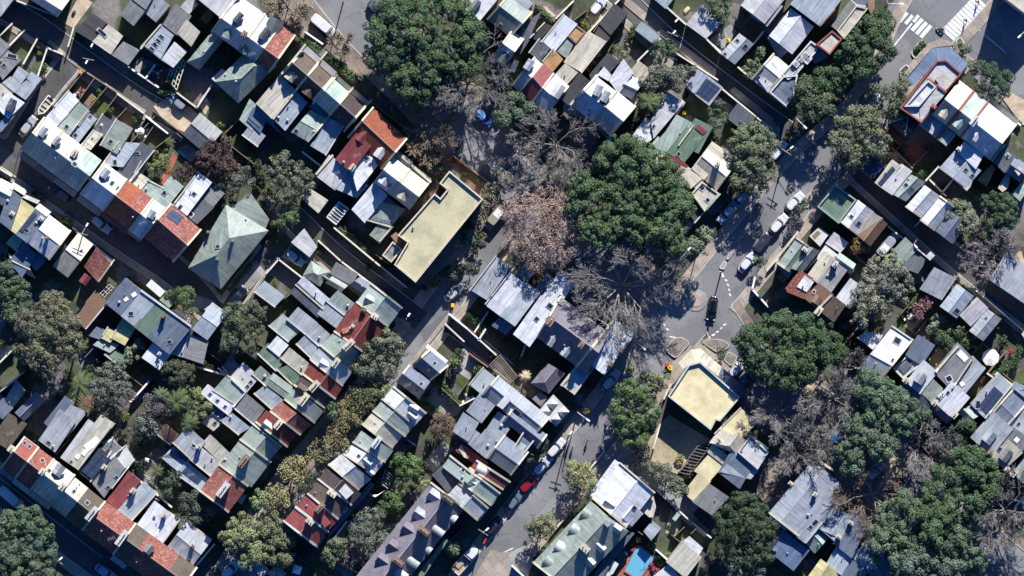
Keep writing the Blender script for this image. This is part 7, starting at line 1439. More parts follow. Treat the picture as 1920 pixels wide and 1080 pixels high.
h = N('grey-roofed house with white deck|east of the cream-yellow annex').s(1365, 522, 1500, 615, 1615, 490, 'g', 4.4, 4.8).s(1365, 522, 1490, 390, 1615, 490, 'g', 4.4, 4.8).p([1690, 150, 1790, 20, 1925, 150, 1842, 282], 5.8, 'L', par='V').p([1760, 60, 1790, 20, 1925, 120, 1890, 170], 5.2, 'D').s(1558, 300, 1705, 415, 1790, 270, 'D', 5, 5.4).p([1560, 300, 1685, 150, 1850, 290, 1790, 355], 5.2, 'B').sl(1720, 152, 5, 4)  # blue roof parts beside the deck have shade put into their colour
h = N('tree-dappled annex roofs|beside the green-yellow yard', 'rear_wing').p([985, 745, 1050, 665, 1120, 720, 1045, 815], 3.2, 'B').p([950, 570, 1060, 480, 1080, 560, 1060, 640, 1030, 640], 4, 'w')
h = N('beige pool-side house|with a white extension').s(1165, 972, 1300, 1085, 1410, 940, 'w', 4.6, 5).s(1165, 972, 1285, 828, 1410, 940, 'w', 4.6, 5).p([1282, 822, 1330, 780, 1435, 870, 1395, 935], 4.2, 'W').p([1060, 1080, 1180, 985, 1260, 1090, 1200, 1140], 3.6, 'V')
N('green yard canopy|beside the dry yellow yard', 'yard_canopy', 'canopy').p([1240, 600, 1265, 620, 1225, 670, 1200, 650], 2.4, 'n')
T(2, 2)
h = N('cream flat-roofed corner hotel|with a fan shaped white awning', 'corner_hotel', 'hotel', wc='C').p([1168, 812, 1325, 575, 1412, 552, 1712, 818, 1560, 1000, 1530, 990, 1490, 1066], 4.5, 'Y', par='V', ph=.6)
h.pw(1310, 912, 1440, 700, 'Y', .2, .08) if False else None
h._v([S(1245, 562)+(3.2,), S(1285, 612)+(3.6,), S(1330, 572)+(3.6,), S(1340, 462)+(3.2,)], 'c', 'street_awning')
h._v([S(1340, 462)+(3.2,), S(1330, 572)+(3.6,), S(1415, 556)+(3.6,), S(1412, 452)+(3.2,)], 'c', 'street_awning')
h._v([S(1412, 452)+(3.2,), S(1415, 556)+(3.6,), S(1545, 662)+(3.6,), S(1572, 590)+(3.2,)], 'c', 'street_awning')
h._v([S(1572, 590)+(3.2,), S(1545, 662)+(3.6,), S(1700, 800)+(3.6,), S(1740, 745)+(3.2,)], 'D', 'street_awning')
h = N('cream rear wing of the flat corner hotel|under bare branches', 'rear_wing', wc='C').s(1535, 1092, 1650, 1190, 1830, 1010, 'Y', 4.6, 4.9).s(1535, 1092, 1690, 900, 1830, 1010, 'Y', 4.6, 4.9)
# roofs at the south edge
T(1, 3)
N('grey sheds at the south edge|beside the leafy street', 'garden_shed', 'shed').p([-30, 1000, 20, 950, 100, 1040, 40, 1100], 3, 'G').p([80, 1060, 150, 1000, 230, 1060, 180, 1110], 2.8, 'n')
T(3, 0)
N('large unseen-front building|with a cream roof at the northeast corner', 'corner_building', 'building').p([1715, -60, 1935, 108, 2200, -180, 1980, -330], 8.2, 'w', par='C')
# ================================================================ vehicles
def outline(L, Wd, n=24, p=3.2, x0=0.0):
    r = []
    for i in range(n):
        t = 2*math.pi*i/n; c, s_ = math.cos(t), math.sin(t)
        r.append((x0+math.copysign(abs(c)**(2/p), c)*L/2, math.copysign(abs(s_)**(2/p), s_)*Wd/2))
    return r
def loft(mb, rings, cap=True):
    for a, b in zip(rings, rings[1:]):
        n = len(a)
        for i in range(n):
            j = (i+1) % n; mb.face([a[i], a[j], b[j], b[i]])
    if cap: mb.face(rings[-1]); mb.face(rings[0][::-1])
def wheels(root, xs, y, r=.32):
    for x in xs:
        for s_ in (-1, 1):
            m = MB(); a = [(x+r*math.cos(t*math.pi/8), s_*y-.11, r+r*math.sin(t*math.pi/8)) for t in range(16)]; b = [(p[0], s_*y+.11, p[2]) for p in a]
            m.prism(a, b); w = m.build('wheel', 'rubber', root)
            m = MB(); a = [(x+r*.6*math.cos(t*math.pi/6), s_*(y+.06)-.06, r+r*.6*math.sin(t*math.pi/6)) for t in range(12)]; m.prism(a, [(p[0], p[1]+.12, p[2]) for p in a]); m.build('rim', 'steel', w, (.5, .5, .52, 1))
def lights(root, L, y, zf=.68, zr=.78):
    for s_ in (-1, 1):
        m = MB(); m.box((L/2-.12, s_*y), .16, .38, zf-.08, zf+.08); m.build('headlight', 'lens', root)
        m = MB(); m.box((-L/2+.1, s_*y), .12, .32, zr-.08, zr+.08); m.build('tail_light', 'plain', root, (.4, .02, .02, 1))
        m = MB(); m.box((L*.16, s_*(y+.32)), .14, .2, .92, 1.05); m.build('wing_mirror', 'paint', root, (.05, .05, .05, 1))
def car_proto(kind):
    root = empty('parked_car'); Wd = 1.8
    L, ht, cb, cf = {'sedan': (4.6, 1.42, -1.75, .95), 'hatch': (4.1, 1.48, -1.95, .85), 'suv': (4.5, 1.68, -2.1, .85), 'wagon': (4.75, 1.5, -2.2, .9)}[kind]
    m = MB(); z = lambda o, h: [(x, y, h) for x, y in o]
    loft(m, [z(outline(L*.96, Wd*.93), .22), z(outline(L, Wd), .45), z(outline(L*.995, Wd), .66), z(outline(L*.97, Wd*.95), .82), z(outline(L*.9, Wd*.84), .9)])
    body = m.build('body', 'paint', root, (.5, .5, .5, 1), smooth=False)
    lc = cf-cb; xc = (cf+cb)/2
    m = MB(); loft(m, [z(outline(lc, Wd*.88, 24, 4, xc), .84), z(outline(lc*.82, Wd*.78, 24, 4, xc-.05), ht-.12), z(outline(lc*.72, Wd*.68, 24, 4, xc-.08), ht-.05)]); m.build('windows', 'glass', root)
    m = MB(); loft(m, [z(outline(lc*.74, Wd*.76, 24, 4, xc-.1), ht-.13), z(outline(lc*.70, Wd*.72, 24, 4, xc-.1), ht-.03), z(outline(lc*.55, Wd*.55, 24, 4, xc-.1), ht+.01)]); m.build('car_roof', 'paint', root, (.5, .5, .5, 1))
    m = MB(); m.box((L*.36, 0), .03, Wd*.62, .9, .912); m.build('bonnet_line', 'rubber', root)
    wheels(root, (L*.31, -L*.3), Wd*.44); lights(root, L, Wd*.34); root['L'] = L; return root
def van_proto():
    root = empty('van'); L, Wd, ht = 5.2, 1.95, 2.2; z = lambda o, h: [(x, y, h) for x, y in o]
    m = MB(); loft(m, [z(outline(L*.97, Wd*.95, 24, 6), .25), z(outline(L, Wd, 24, 6), .6), z(outline(L*.99, Wd, 24, 6), 1.05), z(outline(L*.84, Wd*.97, 24, 7, -.38), 1.2), z(outline(L*.78, Wd*.93, 24, 7, -.5), ht-.1), z(outline(L*.75, Wd*.86, 24, 7, -.52), ht)]); m.build('body', 'paint', root, (.5, .5, .5, 1))
    m = MB()
    for s_ in (0,): m.face([(L*.34, -.82, 1.18), (L*.34, .82, 1.18), (L*.27, .76, 1.9), (L*.27, -.76, 1.9)])
    m.prism([(L*.355, -.84, 1.12), (L*.355, .84, 1.12), (L*.25, .84, 1.12), (L*.25, -.84, 1.12)], [(L*.285, -.76, 1.98), (L*.285, .76, 1.98), (L*.2, .8, 1.98), (L*.2, -.8, 1.98)]); m.build('windscreen', 'glass', root)
    for s_ in (-1, 1):
        m = MB(); m.box((L*.12, s_*.955), .9, .06, 1.25, 1.8); m.build('side_window', 'glass', root)
    m = MB(); m.box((-.9, 0), 1.5, 1.4, ht, ht+.03); m.build('roof_hatch', 'plain', root, (.55, .55, .55, 1))
    wheels(root, (L*.32, -L*.3), .86, .35); lights(root, L, .72); root['L'] = L; return root
def ute_proto():
    root = empty('tray_truck'); z = lambda o, h: [(x, y, h) for x, y in o]
    m = MB(); loft(m, [z(outline(2.3, 1.9, 24, 6, 1.9), .35), z(outline(2.4, 2.0, 24, 6, 1.9), .8), z(outline(2.3, 1.95, 24, 6, 1.85), 1.15), z(outline(1.7, 1.8, 24, 6, 1.6), 2.0), z(outline(1.5, 1.6, 24, 6, 1.6), 2.1)]); m.build('body', 'paint', root, (.7, .7, .7, 1))
    m = MB(); m.prism([(2.75, -.84, 1.2), (2.75, .84, 1.2), (2.4, .84, 1.2), (2.4, -.84, 1.2)], [(2.42, -.76, 1.9), (2.42, .76, 1.9), (2.2, .76, 1.9), (2.2, -.76, 1.9)]); m.build('windscreen', 'glass', root)
    m = MB(); m.box((-1.2, 0), 3.8, 2.0, .75, .9); t = m.build('tray', 'rough', root, (.42, .3, .2, 1))
    for c, sx, sy in (((-1.2, -1.0), 3.8, .06), ((-1.2, 1.0), 3.8, .06), ((-3.1, 0), .06, 2.0), ((.72, 0), .06, 2.0)):
        m = MB(); m.box(c, sx, sy, .9, 1.3); m.build('tray_side', 'plain', t, (.62, .62, .6, 1))
    m = MB(); m.box((-1.0, .3), 2.4, 1.0, .9, 1.15); m.build('load', 'rough', t, (.35, .27, .2, 1))
    m = MB(); m.box((.5, 0), .08, 1.9, 1.3, 2.05); m.build('ladder_rack', 'steel', root, (.5, .5, .5, 1))
    wheels(root, (1.9, -1.6), .86, .38); lights(root, 6.1, .74); root['L'] = 6.2; return root
PC = {k: car_proto(k) for k in ('sedan', 'hatch', 'suv', 'wagon')}; PC['van'] = van_proto(); PC['ute'] = ute_proto(); usedv = set()
def car(kind, tile, f, r, rgb, label, roof=None, k=1.6, cat='car'):
    T(*tile); a, b = S(*f), S(*r); c = ((a[0]+b[0])/2, (a[1]+b[1])/2)
    p = PC[kind]; o = p if kind not in usedv else copy_tree(p); usedv.add(kind)
    o.location = W(c[0], c[1], .08); o.rotation_euler = (0, 0, math.atan2(-(a[1]-b[1]), a[0]-b[0]))
    col = alb(rgb, k)
    for ch in o.children:
        n = ch.name.split('.')[0]
        if n == 'body' or n == 'wing_mirror': ch.color = col
        if n == 'car_roof': ch.color = alb(roof, k) if roof else col
    tag(o, label, cat, 'cars parked along the streets' if cat == 'car' else 'vans and trucks along the streets'); return o
car('sedan', (0, 0), (258, 885), (158, 1010), (185, 188, 190), 'silver sedan parked beside the boat trailer street kerb')
car('wagon', (0, 1), (395, 320), (508, 412), (60, 66, 76), 'dark grey car deep in the shade of the west street', roof=(95, 105, 115))
car('suv', (0, 1), (820, 650), (697, 552), (215, 218, 222), 'white car in the shaded west street beside a lamp pole')
car('suv', (0, 2), (1830, 12), (1738, 118), (30, 34, 44), 'black car beside the blue-white steep roofed house')
car('hatch', (0, 0), (1300, 740), (1360, 790), (150, 160, 170), 'small silver car tucked under shrubs at the lane end')
car('van', (1, 0), (575, 250), (432, 130), (240, 240, 238), 'large white van at the corner near the dry-leaved tree', cat='van')
car('hatch', (1, 0), (940, 105), (868, 35), (95, 110, 125), 'blue-grey car in the fig shade at the top of the street')
car('wagon', (1, 0), (1285, 812), (1165, 715), (100, 108, 112), 'silver-grey car in shade south of the enormous fig', roof=(60, 70, 75))
car('hatch', (1, 0), (1755, 918), (1660, 838), (60, 110, 190), 'bright blue car with a pale blue roof under bare branches', roof=(120, 175, 235))
car('wagon', (1, 1), (1760, 135), (1875, 240), (205, 208, 215), 'white and silver car beside the brick garden of the yellow block')
car('hatch', (2, 1), (250, 320), (320, 280), (70, 75, 85), 'dark car with a white boot beneath the bare and plane trees')
car('van', (1, 1), (1735, 620), (1850, 478), (168, 160, 140), 'dusty beige van beside the pink-brown plane tree', cat='van')
car('sedan', (1, 2), (1540, -15), (1430, 80), (215, 212, 202), 'pale sedan parked east of the yellow block corner')
car('hatch', (2, 0), (688, 0), (605, 92), (225, 228, 232), 'white convertible-topped car in the sandy yard off the lane', roof=(240, 240, 245))
car('suv', (3, 1), (112, 8), (38, 96), (238, 238, 240), 'white car at the curve half under the olive tree')
car('hatch', (2, 1), (1665, 455), (1745, 385), (135, 155, 175), 'small blue-grey car behind the silver-white sedan')
car('sedan', (2, 1), (1555, 580), (1668, 462), (200, 206, 215), 'silver-white sedan parked outside the charcoal glazed deck')
car('suv', (2, 1), (1930, 680), (1822, 818), (52, 58, 70), 'dark grey car between two white cars on the main street')
car('sedan', (2, 1), (1820, 822), (1708, 952), (236, 236, 240), 'white sedan parked nearest the median islands')
car('suv', (3, 1), (255, 375), (142, 492), (238, 238, 240), 'white car beside the round verge shrub')
car('suv', (3, 1), (138, 535), (22, 662), (238, 238, 240), 'white car with dark windows beside the purple shrub')
car('sedan', (2, 2), (1490, 238), (1515, 62), (22, 26, 32), 'black sedan driving past the roundabout')
car('wagon', (2, 2), (785, 635), (695, 748), (215, 220, 228), 'white wagon in shade by the branch-dappled corner house')
car('suv', (2, 3), (385, 55), (272, 182), (240, 238, 232), 'white car with a dark sunroof beside two walking people', roof=(230, 230, 226))
car('wagon', (2, 3), (282, 190), (168, 312), (205, 215, 225), 'blue-tinted white car in front of the red one')
car('hatch', (2, 3), (172, 330), (68, 448), (150, 28, 38), 'dark red car parked in the line on the main street')
car('sedan', (2, 3), (60, 460), (-32, 575), (110, 125, 145), 'steel blue sedan behind the red car')
car('suv', (1, 3), (1855, 620), (1712, 782), (40, 46, 58), 'navy car with open glass roof above the white truck')
car('ute', (1, 3), (1668, 850), (1480, 1062), (236, 236, 234), 'white flatbed truck with a brown load at the south edge', cat='truck')
car('van', (0, 3), (142, 540), (20, 435), (222, 225, 230), 'white van in the shaded south street', cat='van')
car('sedan', (0, 3), (845, 1085), (745, 1018), (190, 198, 208), 'silver car at the bottom edge of the south street')
car('wagon', (0, 3), (1775, 985), (1680, 1078), (232, 232, 232), 'white car with dark windows at the bottom of the leafy street')
car('hatch', (1, 2), (785, 700), (690, 800), (215, 215, 212), 'white hatchback squeezed under the brown-green street tree')
car('hatch', (1, 2), (690, 1030), (610, 1110), (205, 202, 195), 'pale car under brown leaves near the flower boxes')
car('hatch', (1, 1), (345, 895), (245, 812), (190, 205, 220), 'silver car in the walled courtyard off the central lane')
car('van', (3, 1), (930, 715), (860, 795), (165, 170, 178), 'grey van in the brick driveway near the orange-brown tree', cat='van')
car('suv', (3, 3), (835, 255), (770, 330), (236, 236, 236), 'white car nosing out of bare twigs in the avenue')
car('hatch', (3, 3), (775, 345), (725, 385), (80, 105, 140), 'blue-grey car behind the white one in the avenue')
car('suv', (3, 3), (1000, 350), (900, 475), (18, 20, 26), 'glossy black car in the avenue clearing')
car('hatch', (2, 2), (1720, 560), (1650, 645), (222, 225, 230), 'white car half hidden by the fig at the brick bed')
car('sedan', (2, 2), (1800, 640), (1700, 720), (90, 100, 110), 'grey car in fig shade beside the fan awning')
car('suv', (3, 0), (845, 735), (740, 835), (238, 238, 235), 'white car poking out from the dull street tree')
car('hatch', (3, 3), (1535, 830), (1470, 900), (85, 95, 105), 'dark grey car beside the bottom right clearing')
car('hatch', (3, 3), (1590, 880), (1530, 940), (120, 130, 140), 'grey car beside the first bottom right clearing car')
car('sedan', (3, 3), (1660, 930), (1580, 1040), (190, 195, 200), 'silver car at the bottom edge under the bare tree')
car('sedan', (3, 3), (470, 100), (540, 25), (60, 110, 200), 'bright blue car beside the leafless avenue trees') if False else None
for k in PC:
    pass
# boat on a trailer
T(0, 0)
a, b = S(388, 735), S(292, 858); c = ((a[0]+b[0])/2, (a[1]+b[1])/2)
bt = empty('boat_trailer', W(*c), math.atan2(-(b[1]-a[1]), b[0]-a[0])); tag(bt, 'small open boat with cluttered deck resting on a road trailer', 'boat')
z = lambda o, h: [(x, y, h) for x, y in o]
def hull(L, Wd, t): 
    return [(-L/2, -Wd/2), (0, -Wd/2), (L*.28, -Wd*.42), (L/2, 0), (L*.28, Wd*.42), (0, Wd/2), (-L/2, Wd/2)]
m = MB(); loft(m, [z(hull(3.4, .8, 0), .5), z(hull(4.0, 1.6, 0), 1.1)], cap=False); m.face([(x, y, .75) for x, y in hull(3.6, 1.3, 0)]); m.build('hull', 'plain', bt, (.35, .33, .3, 1))
o_, i_ = hull(4.1, 1.7, 0), hull(3.7, 1.3, 0); m = MB()
for k in range(7): m.face([o_[k]+(1.12,), o_[(k+1) % 7]+(1.12,), i_[(k+1) % 7]+(1.12,), i_[k]+(1.12,)])
m.build('gunwale', 'plain', bt, (.62, .58, .5, 1))
for x in (-1.1, 0, .8):
    m = MB(); m.box((x, 0), .3, 1.3, .95, 1.02); m.build('seat', 'rough', bt, (.5, .46, .38, 1))
m = MB(); m.box((-2.1, 0), .4, .4, .7, 1.5); m.build('outboard_motor', 'plain', bt, (.05, .05, .06, 1))
m = MB(); m.box((0, .55), 4.6, .08, .35, .45); m.box((0, -.55), 4.6, .08, .35, .45); m.box((-.6, 0), .1, 1.8, .3, .4); m.build('trailer_frame', 'steel', bt, (.4, .4, .4, 1)); wheels(bt, (-.6,), .95, .28)
# ================================================================ people
def skin_body(name, nodes, edges, mat, color, parent, root=0, sub=2):
    me = bpy.data.meshes.new(name); me.from_pydata([n[:3] for n in nodes], edges, []); me.materials.append(M[mat])
    o = bpy.data.objects.new(name, me); COL.objects.link(o); o.parent = parent; o.color = color
    md = o.modifiers.new('Skin', 'SKIN'); 
    for v, n in zip(me.skin_vertices[0].data, nodes):
        r = n[3]; v.radius = (r, n[4] if len(n) > 4 else r)
    me.skin_vertices[0].data[root].use_root = True
    md.use_smooth_shade = True; s_ = o.modifiers.new('Sub', 'SUBSURF'); s_.levels = s_.render_levels = sub; return o
def person(x, y, heading, shirt, trousers, hair, label, skin=(.45, .28, .2, 1), stride=.22):
    root = empty('person', W(x, y, .13)); root.rotation_euler = (0, 0, heading); tag(root, label, 'person', 'people walking')
    s_ = stride
    N_ = [(0, 0, .95, .12, .15), (0, 0, 1.15, .11, .14), (0, 0, 1.36, .12, .17), (.0, 0, 1.47, .06), (.02, 0, 1.56, .06), (.03, 0, 1.64, .085, .078), (.02, 0, 1.73, .075, .07),
          (0, .17, 1.41, .06), (-.06, .22, 1.14, .043), (.08, .22, .92, .032), (0, -.17, 1.41, .06), (.08, -.22, 1.14, .043), (.22, -.2, .94, .032),
          (0, .09, .88, .095), (s_*.7, .095, .5, .062), (s_, .095, .1, .042), (s_+.16, .1, .04, .035), (0, -.09, .88, .095), (-s_*.35, -.095, .5, .062), (-s_*1.2, -.095, .12, .042), (-s_*1.2+.15, -.1, .04, .035), (.115, 0, 1.62, .018)]
    E = [(0, 1), (1, 2), (2, 3), (3, 4), (4, 5), (5, 6), (2, 7), (7, 8), (8, 9), (2, 10), (10, 11), (11, 12), (0, 13), (13, 14), (14, 15), (15, 16), (0, 17), (17, 18), (18, 19), (19, 20), (5, 21)]
    for hx, hy, hz, sg in ((.08, .22, .92, 1), (.22, -.2, .94, -1)):
        i0 = 9 if sg > 0 else 12; N_.append((hx+.02, hy, hz-.07, .028, .034)); pm = len(N_)-1; E.append((i0, pm))
        for k in range(4):
            N_ += [(hx+.045-.02*k, hy, hz-.12, .011), (hx+.04-.02*k, hy-.012*sg, hz-.165+.006*abs(k-1), .009)]; E += [(pm, len(N_)-2), (len(N_)-2, len(N_)-1)]
        N_.append((hx+.07, hy-.02*sg, hz-.09, .011)); E.append((pm, len(N_)-1))
    skin_body('body', N_, E, 'plain', skin, root)
    skin_body('shirt', [(0, 0, .97, .13, .165), (0, 0, 1.16, .125, .155), (0, 0, 1.36, .135, .185), (.0, 0, 1.45, .075), (0, .17, 1.41, .072), (-.04, .21, 1.2, .06), (0, -.17, 1.41, .072), (.05, -.21, 1.2, .06)], [(0, 1), (1, 2), (2, 3), (2, 4), (4, 5), (2, 6), (6, 7)], 'plain', shirt, root)
    skin_body('trousers', [(0, 0, .98, .128, .16), (0, .09, .87, .108), (s_*.7, .095, .5, .075), (s_, .095, .14, .06), (0, -.09, .87, .108), (-s_*.35, -.095, .5, .075), (-s_*1.2, -.095, .16, .06)], [(0, 1), (1, 2), (2, 3), (0, 4), (4, 5), (5, 6)], 'plain', trousers, root)
    skin_body('hair', [(-.01, 0, 1.69, .088, .085), (-.015, 0, 1.77, .07, .068), (-.06, 0, 1.63, .05)], [(0, 1), (0, 2)], 'rough', hair, root)
    for sg in (-1, 1):
        m = MB(); m.cyl((.112, sg*.03), .008, 1.645, 1.66, 6); m.build('eye', 'rubber', root)
        m = MB(); m.box((s_+.08 if sg > 0 else -s_*1.2+.07, sg*.098), .27, .1, .0, .09); m.build('shoe', 'rough', root, (.05, .05, .05, 1))
    m = MB(); m.box((.112, 0), .012, .05, 1.575, 1.585); m.build('mouth', 'plain', root, (.35, .12, .1, 1))
    return root
T(2, 3)
person(*S(420, 100), -2.2, (.55, .5, .45, 1), (.03, .03, .04, 1), (.03, .02, .015, 1), 'person in pale top and dark trousers walking beside another on the main street')
person(*S(457, 104), -2.2, (.75, .75, .74, 1), (.08, .1, .14, 1), (.12, .07, .04, 1), 'person in a white shirt walking on the main street')
person(*S(566, 56), .8, (.05, .05, .06, 1), (.3, .22, .18, 1), (.02, .02, .02, 1), 'person in dark clothes alone in the middle of the main street')
T(3, 0)
person(*S(1482, 152), 2.3, (.04, .04, .05, 1), (.05, .05, .06, 1), (.02, .02, .02, 1), 'person in black crossing on the long zebra crossing')
person(*S(1572, 12), 2.3, (.06, .06, .07, 1), (.04, .04, .05, 1), (.03, .02, .02, 1), 'person in dark clothes near the top of the zebra crossing')
# ================================================================ street furniture
def lamp(tile, p, q, h, label, cross=False):
    T(*tile); a, b = S(*p), S(*q); A, B = W(*a), W(*b); root = empty('street_lamp', A); tag(root, label, 'street lamp', 'street lamps and poles')
    B = (A[0]+(B[0]-A[0]), A[1]+(B[1]-A[1]), 0)
    m = MB(); m.cyl(A, .14, 0, h, 8, .09); m.build('pole', 'steel', root, (.3, .27, .23, 1), A)
    m = MB(); m.tube((A[0], A[1], h-.3), (B[0], B[1], h+.1), .055, .04, 6); m.build('lamp_arm', 'steel', root, (.7, .7, .68, 1), A)
    an = math.atan2(B[1]-A[1], B[0]-A[0]); m = MB(); m.box((B[0], B[1]), .75, .3, h+.02, h+.2, an); m.build('lamp_head', 'plain', root, (.75, .75, .73, 1), A)
    if cross:
        for dz in (.2, .9):
            m = MB(); m.box(A, .12, 2.2, h-dz-.1, h-dz, an+.3); m.build('crossarm', 'rough', root, (.3, .25, .2, 1), A)
lamp((0, 1), (630, 675), (670, 608), 8, 'lamp pole over the shaded west street beside the white car', True)
lamp((3, 0), (885, 40), (985, 40), 9, 'power pole with a white lamp beside the short crossing', True); lamp((3, 0), (200, 893), (268, 960), 8, 'lamp at the mouth of the north lane on the main street')
lamp((3, 0), (1922, 230), (1865, 283), 8, 'lamp in the deep shade of the northeast corner street'); lamp((2, 1), (1240, 880), (1322, 788), 8, 'long armed lamp beside the largest fig at the junction')
lamp((2, 2), (920, 398), (985, 452), 8, 'lamp and power pole outside the branch-dappled corner house', True); lamp((2, 2), (492, 930), (568, 985), 7.5, 'lamp on the main street by the pyramid lantern pavilion')
lamp((3, 1), (128, 62), (168, 30), 7, 'lamp on the curve casting a long shadow over the road', True); lamp((1, 0), (655, 12), (690, -10), 7.5, 'power pole at the top of the tree-lined street', True)
lamp((3, 1), (1085, 752), (1100, 770), 5, 'plain pole behind the sage lane house', True); lamp((0, 0), (690, 365), (700, 345), 5, 'small white lane lamp on the garage wall'); lamp((2, 0), (1238, 152), (1230, 160), 5, 'small lamp on the north lane wall')
lamp((1, 1), (1590, 830), (1590, 850), 6, 'bare pole among the branches beside the yellow block') if False else None
lamp((2, 0), (1200, 262), (1212, 248), 6, 'pole on the north lane path', True); lamp((2, 3), (425, 20), (440, 0), 7, 'power pole beside the walking people', True); lamp((2, 1), (1568, 960), (1572, 985), 6.5, 'pole beside the dashed give way line', False); lamp((0, 3), (445, 960), (470, 940), 6, 'pole by the lone fig on the south street', True); lamp((0, 0), (672, 448), (660, 470), 5, 'pole at the lane junction beside the cream path', True); lamp((0, 3), (860, 40), (835, 60), 6, 'pole standing in the solar-covered wing yard')
lamp((1, 3), (1705, 745), (1735, 720), 7, 'power pole at the red barrier in the south', True); lamp((1, 2), (1130, 230), (1150, 200), 6.5, 'pole in the leafy street opposite the broad red tiles')
def bin_(tile, p, body, lid, label):
    T(*tile); A = W(*S(*p)); root = empty('wheelie_bin', A); tag(root, label, 'bin', 'wheelie bins')
    m = MB(); m.prism([(A[0]+x*.22, A[1]+y*.24, .06) for x, y in ((-1, -1), (1, -1), (1, 1), (-1, 1))], [(A[0]+x*.29, A[1]+y*.31, .98) for x, y in ((-1, -1), (1, -1), (1, 1), (-1, 1))]); m.build('bin_body', 'plain', root, body, A)
    m = MB(); m.prism([(A[0]+x*.32, A[1]+y*.35, .98) for x, y in ((-1, -1), (1, -1), (1, 1), (-1, 1))], [(A[0]+x*.28, A[1]+y*.3, 1.07) for x, y in ((-1, -1), (1, -1), (1, 1), (-1, 1))]); m.build('lid', 'plain', root, lid, A)
    for s_ in (-1, 1):
        m = MB(); m.cyl((A[0]-.25, A[1]+s_*.28), .1, .0, .2, 10); m.build('wheel', 'rubber', root, None, A)
dk = (.03, .06, .04, 1)
bin_((0, 0), (292, 350), dk, (.75, .5, .02, 1), 'yellow-lidded bin in the gravel yard of the solar-striped house'); bin_((0, 0), (298, 335), dk, (.6, .05, .04, 1), 'red-lidded bin in the gravel yard of the solar-striped house')
bin_((2, 2), (1165, 575), dk, (.6, .04, .04, 1), 'red-lidded bin at the corner hotel kerb'); bin_((2, 2), (1178, 592), dk, (.75, .4, .02, 1), 'yellow-lidded bin at the corner hotel kerb'); bin_((2, 2), (1188, 603), dk, (.75, .45, .02, 1), 'second yellow-lidded bin, southernmost at the corner hotel kerb')
bin_((0, 0), (602, 540), dk, (.7, .2, .03, 1), 'orange-lidded bin at the lane junction fence'); bin_((2, 0), (1625, 305), dk, (.75, .5, .02, 1), 'yellow-lidded bin in the pebble courtyard'); bin_((2, 0), (1205, 905), dk, (.6, .05, .05, 1), 'red-lidded bin by the pale olive house'); bin_((3, 0), (60, 1060), dk, (.75, .45, .02, 1), 'yellow-lidded bin on the main street verge'); bin_((2, 0), (1290, 845), dk, (.75, .55, .05, 1), 'yellow-lidded bin near the solar-roofed carport'); bin_((3, 2), (1905, 315), dk, (.75, .3, .02, 1), 'orange-lidded bin at the east lane'); bin_((1, 2), (1475, 130), dk, (.75, .4, .02, 1), 'orange-lidded bin on the leafy street path')
T(1, 3)
A = W(*S(1720, 810)); root = empty('safety_barrier', A, -.55); tag(root, 'bright red plastic safety barrier on the path beside the white flatbed truck', 'barrier')
m = MB(); m.box((0, 0), 1.6, .5, 0, .3); m.build('barrier_foot', 'plain', root, (.5, .04, .04, 1)); m = MB(); m.prism([(-.8, -.22, .3), (.8, -.22, .3), (.8, .22, .3), (-.8, .22, .3)], [(-.75, -.1, 1.0), (.75, -.1, 1.0), (.75, .1, 1.0), (-.75, .1, 1.0)]); m.build('barrier_top', 'plain', root, (.6, .05, .05, 1))
root.rotation_euler = (0, 0, 1.1)
# umbrella, sails, pool, pergolas
def umbrella(tile, p, r, col, label, n=8, h=2.5, name='parasol'):
    T(*tile); A = W(*S(*p)); root = empty(name, A); tag(root, label, 'parasol')
    m = MB(); m.cyl(A, .04, 0, h, 8); m.build('pole', 'steel', root, (.5, .45, .4, 1), A)
    m = MB()
    for i in range(n):
        a, b = 2*math.pi*(i+.3)/n, 2*math.pi*(i+1.3)/n; m.face([(A[0]+r*math.cos(a), A[1]+r*math.sin(a), h-.55), (A[0]+r*math.cos(b), A[1]+r*math.sin(b), h-.55), (A[0], A[1], h)])
    m.build('canopy', 'plain', root, col, A)
    m = MB(); m.cyl(A, .35, 0, .1, 12); m.build('base', 'plain', root, (.3, .3, .3, 1), A)
umbrella((3, 2), (1665, 520), 1.65, (.74, .72, .66, 1), 'large round white parasol in the garden beside the pale grey terrace')
umbrella((1, 3), (1195, 475), 1.25, (.1, .17, .13, 1), 'dark green square parasol at the head of the slate row', 4); umbrella((1, 3), (1005, 722), 1.1, (.1, .18, .13, 1), 'dark green square parasol halfway down the slate row', 4)
umbrella((0, 0), (1060, 985), .7, (.75, .75, .73, 1), 'small white parasol over the garden table', 6); umbrella((0, 3), (1105, 210), .55, (.75, .75, .74, 1), 'tiny white parasol in the dark southwest garden', 4)
umbrella((1, 3), (310, 1030), 1.1, (.7, .72, .75, 1), 'pale square parasol at the bottom edge by the hedge', 4)
T(1, 3)
pts = [W(*S(*p), z) for p, z in (((850, 470), 2.4), ((910, 470), 3.0), ((965, 440), 2.5), ((895, 488), 3.2))]
root = empty('shade_sail', W(*S(895, 475))); tag(root, 'small white triangular shade sail in the green terrace garden', 'shade sail')
m = MB(); m.face([pts[0], pts[3], pts[2], pts[1]]); m.build('sail', 'plain', root, (.72, .72, .7, 1), W(*S(895, 475)))
for q_ in (pts[0], pts[2], pts[1]):
    m = MB(); m.cyl(q_, .05, 0, q_[2], 6); m.build('post', 'steel', root, (.4, .4, .4, 1), W(*S(895, 475)))
T(2, 3)
pp = [S(*p) for p in ((925, 880), (960, 860), (1065, 945), (965, 1085), (930, 1090), (848, 1040))]
